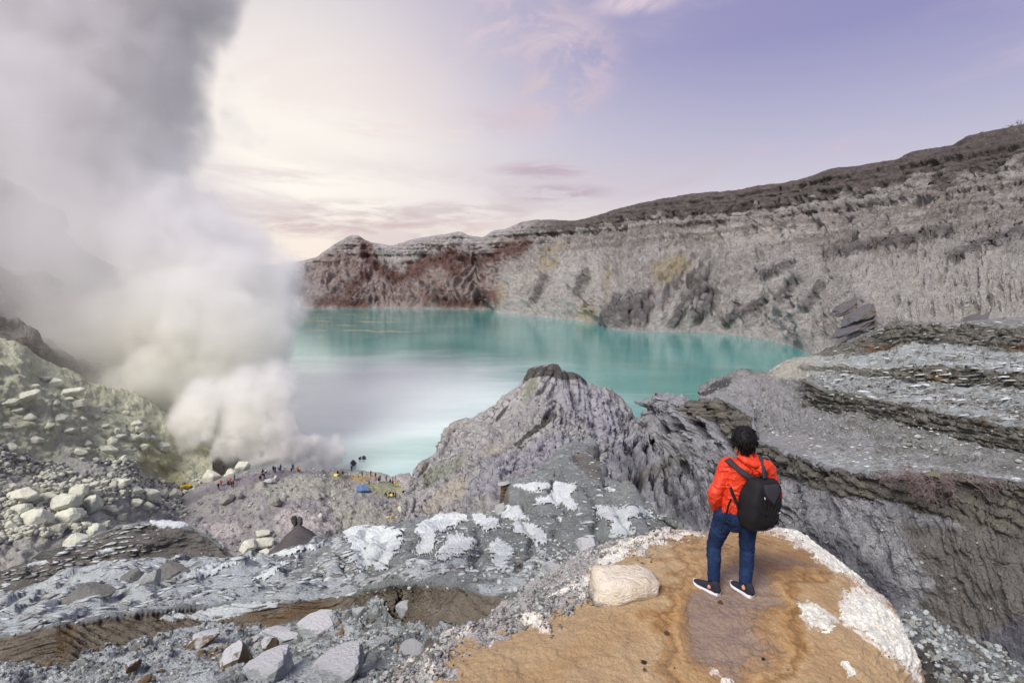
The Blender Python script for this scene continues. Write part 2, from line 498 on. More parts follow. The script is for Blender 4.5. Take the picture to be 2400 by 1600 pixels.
# the wall runs on below the water and behind the terraces
R_m = [(u, v + (14 if u < 1900 else 40), (t if t is not None else float(tz(u, v, 0))) * 0.985) for u, v, t in R_0]
L = loft([R_m, R_0, R_C, R_B, R_A, RIM, ('back', 40, 4), ('back', 120, -60)], STEP, 0.5)
U, V, S, Rw = L.U, L.V, L.Sc, L.row
edge = smooth(Rw, 1.0, 1.3)
rimk = 1 - 0.75 * smooth(Rw, 4.6, 5.0)
far = smooth(L.T, 250, 800) * 0.5 + 0.5
q = L.X.copy()
wv = fbm(q, 1 / 90., 3, seed=3)
fl = np.stack([S / 38. + wv * 1.6 + 0.35 * Rw, Rw * 0.75 + 3 * wv, np.zeros_like(S)], -1)
butt = ridged(fl, 1.0, 4, 0.55, seed=11) - 0.8
h = butt * 13 * edge * rimk * smooth(5.2 - Rw, 0.2, 1.4)
fl_b = np.stack([(U + (V - 600) * .75) / 30. + wv * .9, V / 260. + wv * .4, np.zeros_like(U)], -1)
h += (ridged(fl_b, 1.0, 5, .58, seed=12) - .8) * 10 * edge * rimk * smooth(4.2 - Rw, 0, .8)
fl_c = np.stack([(U + (V - 600) * .55) / 62. + wv * .6, V / 500., np.zeros_like(U)], -1)
h += (1 - np.abs(fbm(fl_c, 1.0, 4, .5, seed=19)) * 2.4) * 8 * edge * smooth(3.4 - Rw, 0, 1.6)
h += fbm(q, 1 / 45., 6, 0.55, seed=5) * 6 * edge * rimk
h += (ridged(q * np.array([1, 1, .7]), 1 / 22., 4, seed=21) - 0.7) * 4.0 * edge * rimk
L.push(h * far, 0.1)
wv2 = fbm(L.X, 1 / 30., 4, seed=8)
# flat lying beds under the rim and cracks in the rubble
zz = L.X[..., 2] + 4 * wv2 + 0.012 * L.X[..., 0]
bed = np.abs(((zz / 7.0) % 1.0) - 0.5) * 2
bed2 = np.abs(((zz / 17.0) % 1.0) - 0.5) * 2
L.push((smooth(bed, .2, .8) - .5) * 2.0 * smooth(Rw, 3.6, 4.1) * smooth(5.15 - Rw, 0.0, .3) + (smooth(bed2, .3, .7) - .5) * 3.0 * smooth(Rw, 3.2, 4.0) * rimk)
w1, w2, wi = worley(L.X + 3 * wv2[..., None], 1 / 7.5, seed=3)
L.push(((w2 - w1) * .8 + (wi - .5) * .8) * edge * (0.35 + 0.65 * smooth(4.3 - Rw, 0, .6)) * smooth(U, 1150, 1500))
L.push(fbm(L.X * np.array([1, 1, 1.5]), 1 / 7., 6, 0.64, seed=9) * 1.2 * edge * rimk)
w1, w2, wi = worley(L.X * np.array([.8, .8, 1.6]) + 1.5 * wv2[..., None], 1 / 3.4, seed=33)
L.push(((wi - .5) * .7 + np.clip(w2 - w1, 0, .3) * .6) * edge * rimk * smooth(900 - L.T, 0, 500))
px_, py_, _ = L.px()
n_ = fbm(L.X, 1 / 40., 4, seed=61); n2_ = fbm(L.X, 1 / 14., 4, seed=62)
jit = n_ * 26 + n2_ * 12
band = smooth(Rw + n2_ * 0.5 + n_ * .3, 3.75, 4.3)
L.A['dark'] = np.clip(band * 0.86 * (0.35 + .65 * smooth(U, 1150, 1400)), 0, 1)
L.A['red'] = polys_mask(px_ + jit, py_ + jit * .5, [[(700, 640), (760, 600), (850, 575), (880, 610), (900, 640), (960, 620), (1010, 590), (1060, 575), (1120, 600), (1180, 570), (1240, 570), (1270, 560), (1230, 600),
                   (1180, 620), (1160, 660), (1150, 730), (1100, 730), (900, 730), (740, 730), (700, 700)]], 30)
L.A['rust'] = lines_mask(px_ + jit * .6, py_ + jit * .5, [[(855, 575), (870, 610), (900, 640), (940, 655), (975, 640), (1010, 612), (1060, 600), (1100, 610), (1140, 605), (1180, 590), (1235, 572)],
                   [(730, 712), (790, 705), (860, 715)], [(820, 690), (850, 640)], [(1030, 610), (1080, 640)], [(960, 640), (1000, 600)], [(1010, 700), (1060, 712), (1120, 708), (1150, 690)]], 13)
L.A['yellow'] = polys_mask(px_ + jit, py_ + jit, [[(1540, 610), (1570, 595), (1600, 600), (1620, 620), (1590, 660), (1550, 670), (1535, 650)], [(1330, 560), (1300, 620), (1260, 640), (1230, 650), (1290, 600), (1320, 560)],
                   [(1355, 715), (1390, 700), (1400, 730), (1370, 745), (1345, 740)], [(1415, 620), (1428, 620), (1425, 700), (1415, 690)], [(1170, 650), (1185, 700), (1165, 720), (1155, 690)]], 14)
L.A['pale'] = np.maximum(polys_mask(px_ + jit, py_ + jit, [[(1980, 640), (2100, 600), (2420, 590), (2420, 740), (2150, 755), (2060, 735), (2030, 690)], [(1560, 545), (1700, 525), (1840, 520), (1960, 530), (1900, 560), (1700, 572), (1560, 570)]], 22),
                   polys_mask(px_ + jit, py_ + jit, [[(1170, 640), (1290, 590), (1430, 560), (1420, 640), (1400, 745), (1250, 740), (1190, 730)], [(740, 590), (830, 600), (860, 640), (800, 660), (740, 640)], [(920, 590), (1040, 575), (1050, 600), (940, 620)]], 22) * .62)
st1 = fbm(np.stack([U / 330., (py_ + (U - 1500) * .12) / 13., U * 0], -1), 1., 5, .6, seed=64)
L.A['strata'] = np.clip(.5 + st1 * .9, 0, 1) * smooth(Rw, 2.0, 3.0) * smooth(U, 1150, 1450)
L.A['slab'] = np.maximum(lines_mask(px_ + jit * .4, py_ + jit * .4, [[(1940, 590), (2040, 570), (2110, 565), (2190, 545), (2225, 540)], [(2230, 600), (2290, 580), (2350, 560), (2420, 540)], [(1440, 700), (1420, 760)], [(1520, 690), (1500, 770)],
                   [(1570, 760), (1600, 720), (1650, 655)], [(1660, 545 + 130), (1640, 690)], [(1745, 735), (1790, 700)], [(1890, 715), (1925, 670)], [(1640, 740), (1668, 700)], [(1700, 760), (1730, 715)], [(1830, 700), (1862, 650)], [(1350, 690), (1372, 640)], [(1250, 700), (1275, 650)], [(1790, 640), (1850, 618)]], 11),
                   polys_mask(px_ + jit * .5, py_ + jit * .5, [[(1430, 700), (1470, 675), (1510, 690), (1500, 765), (1430, 772)]], 12) * .8)
L.push(smooth(L.A['slab'] + n2_ * .5, .3, .75) * 3.0 * smooth(900 - L.T, 0, 300))
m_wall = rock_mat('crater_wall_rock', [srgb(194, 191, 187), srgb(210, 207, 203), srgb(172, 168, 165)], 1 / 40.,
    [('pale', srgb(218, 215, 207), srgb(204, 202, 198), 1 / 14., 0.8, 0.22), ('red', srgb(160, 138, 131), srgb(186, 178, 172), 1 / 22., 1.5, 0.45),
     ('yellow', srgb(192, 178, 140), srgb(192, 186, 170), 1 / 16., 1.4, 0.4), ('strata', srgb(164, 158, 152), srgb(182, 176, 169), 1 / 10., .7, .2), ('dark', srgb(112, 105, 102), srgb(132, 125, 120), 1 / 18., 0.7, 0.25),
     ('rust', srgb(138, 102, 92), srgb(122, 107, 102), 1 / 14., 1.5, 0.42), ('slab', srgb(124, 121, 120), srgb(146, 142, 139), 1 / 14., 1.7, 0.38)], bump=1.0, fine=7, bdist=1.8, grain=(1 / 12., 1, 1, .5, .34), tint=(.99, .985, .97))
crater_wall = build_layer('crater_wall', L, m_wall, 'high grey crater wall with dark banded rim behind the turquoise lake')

# ---------- left inner slope of the crater, half lost in the fumes
L = loft([[(-500, 900, 80), (-200, 870, 112), (0, 860, 128), (200, 955, 145), (330, 1000, 152), (450, 1110, 152), (620, 1110, 168)],
          [(-500, 560, 150), (0, 620, 190), (270, 760, 265), (450, 800, 310), (620, 850, 340)],
          [(-500, 230, 190), (-300, 300, 210), (-100, 380, 240), (0, 429, 262), (15, 436, 266), (46, 459, 276), (61, 485, 282), (84, 502, 290), (92, 493, 293), (105, 502, 298), (130, 553, 310), (145, 559, 316), (194, 594, 340),
           (245, 620, 370), (270, 635, 390), (360, 690, 440), (450, 740, 500), (620, 790, 620)], ('back', 60, -25), ('back', 150, -120)], 3.0, 0.3)
h = (ridged(L.X, 1 / 45., 5, seed=40) - 0.7) * 9 * smooth(L.row, 0.05, .4) * (1 - .8 * smooth(L.row, 1.8, 2)) + fbm(L.X, 1 / 18., 5, .58, seed=44) * 5 * (1 - .6 * smooth(L.row, 1.8, 2))
L.push(h)
px_, py_, _ = L.px()
L.A['tan'] = polys_mask(px_, py_, [[(-60, 780), (60, 840), (140, 890), (60, 900), (-60, 870)]], 30)
m_left = rock_mat('fume_slope_rock', [srgb(158, 150, 140), srgb(176, 168, 158), srgb(138, 132, 124)], 1 / 20., [('tan', srgb(136, 118, 92), srgb(104, 90, 76), 1 / 6., .9, .3)], bump=1.0)
build_layer('crater_slope', L, m_left, 'dark crater slope behind the fumes')

# ---------- sulphur dusted scree on the left
L = loft([[(-400, 1560, 52), (-200, 1530, 58), (0, 1480, 66), (100, 1450, 70), (200, 1400, 78), (300, 1340, 92), (380, 1290, 105), (430, 1250, 116), (500, 1210, 126)],
          [(-400, 1400, 62), (-200, 1360, 70), (0, 1310, 80), (100, 1290, 84), (200, 1270, 90), (300, 1235, 100), (380, 1205, 115), (430, 1180, 125), (500, 1150, 134)],
          [(-400, 1080, 76), (-200, 1040, 86), (0, 1050, 98), (100, 1075, 103), (200, 1080, 110), (300, 1090, 118), (350, 1110, 124), (400, 1130, 130), (500, 1132, 136)],
          [(-400, 700, 88), (-200, 765, 102), (0, 832, 115), (60, 850, 118), (100, 880, 122), (170, 915, 126), (230, 945, 130), (330, 970, 138), (380, 1010, 140), (420, 1075, 140), (500, 1120, 139)],
          ('back', 8, 3), ('back', 30, -6)], 2.4, 0.2)
k = 1 - .6 * smooth(L.row, 2.8, 3.)
L.push(fbm(L.X, 1 / 14., 5, .55, seed=50) * 2.6 * k + (ridged(L.X, 1 / 9., 4, seed=52) - .7) * 1.0 * k)
for fq, am, sd in ((1 / 2.6, .40, 1), (1 / 1.2, .26, 2)):
    w1, w2, wi = worley(L.X, fq, seed=sd, dims=3)
    L.push(np.clip((w2 - w1) * 1.2, 0, .5) * am * 2 * smooth(wi + fbm(L.X, 1 / 12., 2, seed=55), .25, .75))
px_, py_, _ = L.px(); j = fbm(L.X, 1 / 6., 4, seed=57) * 22
L.A['bare'] = polys_mask(px_ + j, py_ + j, [[(130, 1035), (180, 1060), (270, 1090), (320, 1130), (260, 1130), (180, 1120), (150, 1100)], [(290, 1010), (310, 1010), (300, 1040)], [(0, 1090), (60, 1110), (120, 1150), (90, 1180), (0, 1150)], [(210, 1170), (330, 1160), (400, 1190), (300, 1240), (180, 1240)], [(-200, 1180), (0, 1260), (200, 1240), (420, 1180), (420, 1330), (-200, 1430)]], 16)
L.A['sulfur'] = polys_mask(px_ + j, py_ + j, [[(330, 1000), (400, 1060), (440, 1120), (480, 1170), (380, 1130), (320, 1090)], [(410, 1130), (450, 1130), (460, 1150), (410, 1145)]], 22)
m_scree = rock_mat('scree_rock', [srgb(228, 225, 192), srgb(214, 212, 184), srgb(190, 188, 168)], 1 / 7., [('bare', srgb(190, 184, 176), srgb(206, 202, 188), 1 / 3., .9, .25), ('sulfur', srgb(206, 200, 152), srgb(194, 190, 156), 1 / 3., .9, .3)], bump=1.0, fine=5)
build_layer('scree_slope', L, m_scree, 'pale yellow scree slope below the fumes')

# ---------- mauve mound with the visitors, and the landing by the water
L = loft([[(330, 1250, 108), (450, 1265, 106), (550, 1310, 102), (640, 1310, 102), (720, 1300, 104), (800, 1285, 111), (880, 1262, 119), (940, 1240, 126), (1000, 1228, 130)],
          [(330, 1232, 112), (450, 1250, 110), (550, 1288, 106), (640, 1288, 106), (720, 1278, 108), (800, 1262, 115), (880, 1243, 122), (940, 1224, 128), (1000, 1214, 131)],
          [(330, 1212, 118), (450, 1200, 119), (550, 1195, 119), (640, 1190, 119.5), (720, 1185, 123), (800, 1180, 128), (870, 1175, 133), (930, 1168, 139), (1000, 1170, 140)],
          [(330, 1190, 123), (400, 1172, 127), (470, 1140, 130), (510, 1125, 130.5), (560, 1107, 133), (620, 1101, 136), (660, 1099, 138), (700, 1099, 140), (740, 1102, 142), (790, 1106, 150), (830, 1110, 157),
           (870, 1116, 157), (905, 1122, 157), (925, 1128, 156), (950, 1122, 157), (965, 1132, 154), (1000, 1162, 145)],
          [(330, 1188, 131), (400, 1168, 134), (470, 1137, 137), (510, 1122, 137), (560, 1106, 139), (620, 1100, 142), (660, 1098, 144), (700, 1098, 147), (740, 1100, 150), (790, 1099, 157), (830, 1098, None),
           (870, 1106, None), (895, 1108, None), (918, 1117, None), (935, 1110, None), (958, 1107, None), (972, 1128, None), (1000, 1160, None)],
          ('back', 10, -5), ('back', 30, -9)], 1.8, 0.2)
k = 1 - smooth(L.U, 800, 840) * .45
kk = smooth(L.row, .1, .7) * (1 - .5 * smooth(L.row, 2.5, 3))
L.push((fbm(L.X, 1 / 9., 6, .56, seed=70) * 1.5 + (ridged(L.X, 1 / 6., 4, seed=72) - .7) * .7) * k * kk)
w1, w2, wi = worley(L.X, 1 / 1.6, seed=5)
L.push(np.clip((w2 - w1) * 1.2, 0, .5) * .7 * smooth(wi + fbm(L.X, 1 / 10., 2, seed=75) * .9, .45, .8) * kk)
px_, py_, _ = L.px(); j = fbm(L.X, 1 / 5., 4, seed=77) * 16
L.A['pink'] = polys_mask(px_ + j, py_ + j, [[(635, 1215), (660, 1195), (700, 1195), (760, 1210), (790, 1240), (740, 1240), (700, 1240), (650, 1245)], [(480, 1230), (560, 1225), (570, 1250), (500, 1260)], [(880, 1120), (960, 1112), (975, 1150), (930, 1150)]], 10)
L.A['cream'] = polys_mask(px_ + j, py_ + j, [[(775, 1185), (850, 1170), (905, 1200), (900, 1240), (830, 1245), (780, 1230)], [(815, 1100), (900, 1105), (905, 1125), (820, 1122)], [(560, 1120), (790, 1110), (850, 1160), (780, 1165), (640, 1170)]], 12)
L.A['sulfur'] = polys_mask(px_ + j * .7, py_ + j * .7, [[(845, 1128), (950, 1130), (940, 1160), (880, 1160)], [(780, 1108), (840, 1112), (820, 1122), (780, 1118)]], 9)
L.A['ochre'] = polys_mask(px_ + j * .6, py_ + j * .5, [[(818, 1112), (880, 1116), (850, 1128), (825, 1126)]], 6)
L.A['path'] = polys_mask(px_ + j * .6, py_ + j * .5, [[(470, 1150), (540, 1120), (640, 1103), (740, 1103), (600, 1130), (520, 1150), (440, 1180), (370, 1215), (340, 1215)]], 9)
m_mound = rock_mat('mound_rock', [srgb(172, 165, 164), srgb(186, 180, 176), srgb(152, 145, 144)], 1 / 5., [('cream', srgb(200, 195, 180), srgb(174, 170, 160), 1 / 1.8, 1.0, .25), ('pink', srgb(214, 202, 198), srgb(196, 184, 180), 1 / 2., .8, .2),
     ('sulfur', srgb(188, 184, 142), srgb(166, 164, 142), 1 / 2., .8, .25), ('ochre', srgb(190, 150, 92), srgb(206, 184, 150), 1 / 1., .8, .25), ('path', srgb(156, 146, 150), srgb(146, 136, 140), 1 / 2., .5, .2)], bump=1.0, fine=5, grain=(1 / .9, .6, .6, 1, .3))
build_layer('mound', L, m_mound, 'mauve ash mound beside the lake')

# ---------- the cone in the middle
L = loft([[(940, 1300, 92), (1060, 1285, 75), (1180, 1215, 60), (1320, 1150, 60), (1400, 1170, 75), (1450, 1200, 85), (1520, 1180, 100)],
          [(940, 1195, 127), (1000, 1205, 121), (1060, 1185, 115), (1120, 1160, 105), (1180, 1125, 100), (1250, 1095, 104), (1320, 1062, 110), (1380, 1058, 115), (1420, 1082, 118), (1450, 1090, 124), (1520, 1040, 160)],
          [(940, 1170, 140), (975, 1140, 150), (1000, 1120, 155), (1050, 1085, 160), (1100, 1055, 162), (1160, 1015, 162), (1230, 972, 163), (1280, 946, 166), (1320, 957, 164), (1380, 985, 165), (1430, 1010, 172), (1470, 1022, 182), (1520, 1005, 205)],
          [(940, 1165, None), (968, 1120, None), (976, 1098, None), (985, 1086, None), (1010, 1070, None), (1030, 1050, None), (1038, 1015, None), (1053, 1000, None), (1075, 985, None), (1091, 983, 214), (1130, 968, 207), (1160, 949, 202), (1191, 922, 196), (1215, 904, 192), (1227, 893, 190), (1240, 872, 186),
           (1256, 864, 186), (1283, 861, 186), (1306, 862, 186), (1315, 876, 187), (1352, 882, 190), (1375, 897, 192), (1398, 903, 194), (1424, 910, 198), (1451, 930, 203), (1470, 953, 207), (1478, 978, 211), (1491, 993, None), (1520, 1000, None)],
          ('back', 6, -6), ('back', 40, -45)], 1.9, 0.3)
U, V, S, Rw = L.U, L.V, L.Sc, L.row
wv = fbm(L.X, 1 / 20., 3, seed=80)
kk = smooth(Rw, .1, .5) * (1 - .7 * smooth(Rw, 2.6, 3.0)) * (1 - .7 * smooth(Rw, 3, 4))
cut = (U - 1290) * .55                                  # gullies fan out from the top
fl = np.stack([(U + cut * 0 + np.clip(U - 1290, -400, 60) * -.0 + (V - 870) * np.where(U < 1300, .62, -.18)) / 26. + wv * .8, V / 330. + wv * .5, np.zeros_like(U)], -1)
g1 = ridged(fl, 1.0, 4, .55, seed=83)
L.push(((g1 - .8) * 1.9 + fbm(L.X, 1 / 14., 6, .6, seed=85) * 2.2 + wv * 2.0) * kk)
fl2 = np.stack([(U + (V - 870) * np.where(U < 1300, .7, -.2)) / 8. + wv * 1.4, V / 190. + wv, np.zeros_like(U)], -1)
w1, w2, wi = worley(L.X * np.array([1, 1, .6]) + .6 * wv[..., None], 1 / 2.4, seed=14)
L.push((ridged(fl2, 1.0, 4, .6, seed=87) - .6) * .55 * kk + fbm(L.X, 1 / 2.6, 6, .7, seed=88) * .65 * (1 - .5 * smooth(Rw, 2.8, 3)) + ((wi - .5) * .3 + np.clip(w2 - w1, 0, .35) * .3) * kk)
px_, py_, _ = L.px(); j = fbm(L.X, 1 / 9., 4, seed=89) * 14
cap = polys_mask(px_ + j * .4, py_ + j * .5, [[(1226, 902), (1240, 866), (1310, 855), (1316, 890), (1290, 882), (1262, 884), (1244, 890)], [(1312, 872), (1352, 878), (1372, 895), (1340, 890), (1314, 888)]], 4)
L.push(cap * smooth(Rw, 2.6, 2.9) * 1.2)
L.A['dark'] = np.maximum(cap, polys_mask(px_ + j * .6, py_ + j * .6, [[(1160, 975), (1195, 945), (1185, 970), (1160, 990)], [(1200, 1042), (1255, 1000), (1300, 965), (1305, 975), (1260, 1015), (1215, 1050)], [(1355, 975), (1372, 985), (1366, 1000)]], 4))
L.A['cream'] = polys_mask(px_ + j, py_ + j, [[(1065, 1120), (1110, 1105), (1085, 1150), (1040, 1180), (990, 1215), (985, 1190), (1030, 1150)], [(1130, 1050), (1190, 1030), (1180, 1055), (1120, 1070)], [(980, 1090), (1010, 1085), (1010, 1105), (985, 1110)], [(1035, 1005), (1090, 990), (1080, 1010), (1045, 1020)]], 12)
L.A['lilac'] = polys_mask(px_ + j, py_ + j, [[(1090, 1110), (1160, 1115), (1190, 1120), (1130, 1160), (1090, 1160)], [(1290, 890), (1420, 920), (1480, 1000), (1450, 1060), (1380, 1000), (1310, 940)], [(1150, 1090), (1300, 1010), (1380, 1040), (1250, 1110), (1150, 1120)]], 30)
L.A['green'] = polys_mask(px_ + j * .6, py_ + j * .6, [[(1232, 900), (1256, 884), (1262, 900), (1240, 930), (1228, 950), (1222, 935)], [(1470, 990), (1500, 995), (1492, 1005)], [(985, 1110), (1100, 1060), (1080, 1090), (990, 1150)]], 8)
m_cone = rock_mat('cone_rock', [srgb(190, 184, 182), srgb(206, 201, 198), srgb(166, 160, 158)], 1 / 9., [('green', srgb(176, 176, 158), srgb(166, 165, 152), 1 / 4., .7, .25), ('lilac', srgb(182, 176, 183), srgb(196, 191, 197), 1 / 6., .7, .3), ('cream', srgb(212, 199, 182), srgb(196, 187, 178), 1 / 4., .9, .3),
     ('dark', srgb(98, 94, 90), srgb(114, 110, 104), 1 / 3., .5, .2)], bump=1.0, fine=6, grain=(1 / 2.2, 1, 1, .28, .42), crack=(1 / 5., (1, 1, .8), .4))
build_layer('cone_hill', L, m_cone, 'steep eroded grey cone with a dark cap standing in front of the lake')

# ---------- ravine wall on the right, below the ledge
top = [(1480, 1002, None), (1489, 999, None), (1508, 980, 208), (1524, 938, 196), (1531, 928, 192), (1566, 924, 184), (1589, 930, 170), (1606, 926, 158), (1616, 938, 150), (1650, 936, 138), (1685, 936, 125), (1719, 949, 110), (1761, 976, 95), (1774, 1033, 82),
       (1807, 1045, 74), (1852, 1066, 66), (1894, 1080, 59), (1956, 1103, 52), (2018, 1114, 48), (2080, 1112, 45), (2163, 1116, 43), (2246, 1116, 41), (2325, 1128, 39), (2400, 1137, 37), (2650, 1155, 33)]
foot = [(1480, 1010, 206), (1508, 1000, 202), (1531, 960, 188), (1589, 980, 166), (1616, 978, 148), (1685, 988, 123), (1719, 1003, 109), (1761, 1042, 94), (1774, 1072, 82), (1807, 1092, 74), (1852, 1112, 66), (1894, 1128, 59), (1956, 1152, 51.8),
        (2018, 1166, 48), (2080, 1172, 45), (2163, 1196, 43), (2246, 1208, 41), (2325, 1228, 39), (2400, 1248, 37), (2650, 1290, 33)]
mid = [(1460, 1030, 180), (1508, 1050, 165), (1589, 1085, 135), (1650, 1105, 112), (1700, 1120, 98), (1761, 1140, 86), (1807, 1165, 75), (1852, 1190, 66), (1900, 1212, 58.5), (1956, 1240, 51), (2018, 1262, 47), (2080, 1290, 44.2),
       (2163, 1330, 42), (2246, 1355, 40), (2325, 1380, 38), (2400, 1405, 36), (2650, 1450, 32.5)]
bot = [(1425, 1095, 114), (1480, 1150, 97), (1560, 1212, 82), (1650, 1265, 70), (1750, 1310, 63), (1850, 1370, 57), (1950, 1450, 49), (2050, 1520, 44.5), (2150, 1580, 41.5), (2250, 1640, 39), (2400, 1720, 35.5), (2650, 1850, 32)]
bot2 = [(u, v + 120, t * .9) for u, v, t in bot]
L = loft([bot2, bot, mid, foot, top, ('back', 2, -.6), ('back', 25, -30)], 2.0, 0.45)
U, V, S, Rw = L.U, L.V, L.Sc, L.row
sc_ = np.clip(L.T / 60., .45, 2.6)                       # the nearer part shows finer relief
wv = fbm(L.X, 1 / 14., 4, seed=90)
kk = smooth(Rw, .6, 1.4) * (1 - .85 * smooth(Rw, 3.5, 4.0)) * (1 - smooth(Rw, 4, 4.6))
fl = np.stack([(U + (V - 1100) * -.35) / 34. + wv * 1.0, V / 360. + wv * .5, np.zeros_like(U)], -1)
nearp = smooth(L.T, 50, 95) * .9 + .10
L.push(((ridged(fl, 1.0, 4, .55, seed=91) - .8) * 2.9 * sc_ * nearp + fbm(L.X, 1 / 9., 6, .56, seed=92) * 2.4 * np.minimum(sc_, 1.5)) * kk)
fl = np.stack([(U + (V - 1100) * -.5) / 9. + wv * 1.5, V / 150. + wv, np.zeros_like(U)], -1)
L.push((ridged(fl, 1.0, 3, .5, seed=93) - .6) * .22 * sc_ * kk * nearp + fbm(L.X, 1 / 1.9, 6, .62, seed=94) * .42 * sc_ * (.3 + .7 * kk))
w1, w2, wi = worley(L.X * np.array([1, 1, .6]) + .4 * wv[..., None], 1 / 1.5, seed=13)
L.push(((wi - .5) * .22) * kk * np.clip(sc_, .5, 1.4))
lay = np.abs(((L.X[..., 2] + wv * .8 + .01 * L.X[..., 0]) / .9) % 1 - .5) * 2
face = smooth(Rw, 2.85, 3.0) * (1 - smooth(Rw, 3.9, 4.0))
L.push((smooth(lay, .25, .75) - .5) * .22 * face * np.minimum(sc_, 1.6) + fbm(L.X * np.array([1, 1, 3.]), 1 / 2.5, 4, seed=95) * .5 * face)
L.push(smooth(Rw, 3.75, 3.95) * .35 * (1 - smooth(Rw, 4.4, 4.8)) * smooth(U, 1600, 1700), 0)
px_, py_, _ = L.px(); j = fbm(L.X, 1 / 4., 4, seed=96) * 18
face2 = smooth(Rw + fbm(L.X, 1 / 5., 3, seed=98) * .3, 2.8, 3.05) * (1 - smooth(Rw, 3.9, 4.05)) * smooth(U, 1590, 1640)
L.A['ledge'] = np.clip(face2, 0, 1)
L.A['dusk'] = polys_mask(px_ + j, py_ + j, [[(1860, 1250), (1960, 1230), (2080, 1330), (2130, 1420), (2080, 1440), (1980, 1370), (1900, 1300)], [(1560, 1150), (1660, 1170), (1640, 1260), (1560, 1210)], [(2250, 1440), (2420, 1400), (2420, 1600), (2330, 1560)], [(1420, 1060), (1500, 1040), (1520, 1100), (1460, 1120)]], 40) * .85  # blotches of bluish dark rock, with the ravine's occluded shade painted in
L.A['brown'] = polys_mask(px_ + j, py_ + j, [[(2100, 1230), (2420, 1240), (2420, 1420), (2250, 1500), (2140, 1480), (2180, 1360)], [(1450, 1130), (1550, 1080), (1640, 1050), (1600, 1090), (1480, 1150)]], 26)
L.A['crust'] = smooth(Rw, 3.96, 4.1) * .62 * smooth(U, 1620, 1700)
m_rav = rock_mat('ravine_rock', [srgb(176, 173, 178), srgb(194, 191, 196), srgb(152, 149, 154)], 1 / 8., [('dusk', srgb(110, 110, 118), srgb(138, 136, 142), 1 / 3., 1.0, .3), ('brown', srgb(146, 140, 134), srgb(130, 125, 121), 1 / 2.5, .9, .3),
     ('ledge', srgb(126, 120, 113), srgb(148, 141, 129), 1 / 2., .6, .2), ('crust', srgb(182, 184, 180), srgb(168, 170, 165), 1 / 1.5, .8, .2)], bump=1.0, fine=6, grain=(1 / .8, 1, 1, .5, .5))
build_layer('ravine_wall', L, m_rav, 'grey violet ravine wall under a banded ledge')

# ---------- layered terraces on the right
r0 = [(1640, 945, 136), (1685, 938, 126), (1719, 951, 111), (1761, 978, 96), (1774, 1034, 83), (1807, 1046, 75), (1852, 1067, 67), (1894, 1081, 60), (1956, 1104, 53), (2018, 1115, 49), (2080, 1113, 46), (2163, 1117, 44), (2246, 1117, 42),
      (2325, 1129, 40), (2400, 1138, 38), (2650, 1156, 34)]
r1 = [(1640, 936, 158), (1700, 932, 158), (1760, 948, 148), (1820, 966, 132), (1880, 968, 119), (1915, 958, 113), (1960, 966, 100), (2056, 988, 82), (2130, 1006, 73), (2190, 1022, 66.5), (2280, 1042, 59), (2400, 1066, 51.5), (2650, 1110, 42)]
r2 = [(1640, 924, 200), (1700, 892, 222), (1760, 886, 225), (1820, 892, 185), (1870, 890, 145), (1908, 899, 117), (1933, 914, 109), (2020, 930, 90), (2101, 946, 77.5), (2170, 958, 70), (2235, 971, 64), (2320, 986, 57), (2400, 1003, 52.5), (2650, 1046, 43)]
r3 = [(1640, 917, 235), (1700, 886, 245), (1745, 875, 248), (1800, 880, 270), (1850, 866, 250), (1900, 878, 190), (1960, 880, 165), (2050, 890, 138), (2110, 896, 124), (2190, 903, 110), (2280, 908, 100), (2357, 914, 93), (2400, 918, 89), (2650, 945, 74)]
r4 = [(1640, 915, 240), (1700, 885, 250), (1745, 874, 255), (1800, 879, 285), (1850, 856, 290), (1900, 862, 245), (1960, 866, 200), (2050, 872, 150), (2120, 866, 129), (2168, 858, 117.5), (2257, 864, 104.5), (2320, 868, 97), (2400, 872, 91), (2650, 894, 75.5)]
r5 = [(1640, 913, 245), (1700, 890, 255), (1745, 878, 262), (1790, 888, 312), (1830, 854, 350), (1880, 842, 345), (1950, 838, 310), (2010, 832, 268), (2080, 828, 235), (2123, 812, 222), (2200, 812, 194), (2300, 820, 162), (2400, 828, 140), (2650, 844, 108)]
r6 = [(1640, 914, 250), (1700, 894, 260), (1745, 882, 270), (1790, 890, None), (1820, 862, None), (1850, 850, None), (1905, 836, None), (1960, 812, 352), (2040, 786, 290), (2090, 763, 246), (2150, 762, 222), (2230, 764, 197), (2300, 766, 176), (2400, 772, 150), (2650, 784, 116)]
r7 = [(1640, 935, 270), (1700, 915, 285), (1745, 905, 300), (1790, 895, 340), (1820, 872, 360), (1850, 858, 390), (1905, 840, 405), (1960, 806, 392), (2040, 782, 345), (2090, 766, 318), (2150, 758, 296), (2230, 758, 275), (2300, 752, 262), (2400, 744, 244), (2650, 738, 220)]
L = loft([r0, r1, r2, r3, r4, r5, r6, r7, ('back', 20, -12)], 1.8, 0.85)
U, V, Rw = L.U, L.V, L.row
k0 = smooth(Rw, .05, .4) * (1 - smooth(Rw, 6.0, 6.6) * .6)
lf = 1 - smooth(U, 1800, 1960)                          # left of the beds: soft eroded ash
ts = np.clip(L.T / 100, .4, 2.2)
Q = np.stack([U / 190., Rw * 5., U * 0], -1); Q2 = np.stack([U / 46., Rw * 9., U * 0], -1)
lon = fbm(Q, 1., 5, .6, seed=100); lon2 = fbm(Q2, 1., 4, .6, seed=101)
L.push((fbm(L.X, 1 / 9., 6, .6, seed=108) * 1.5 + (ridged(L.X, 1 / 13., 5, .6, seed=109) - .7) * 1.5) * k0 * lf, .4)
L.push(lon * .9 * ts * k0, .85)
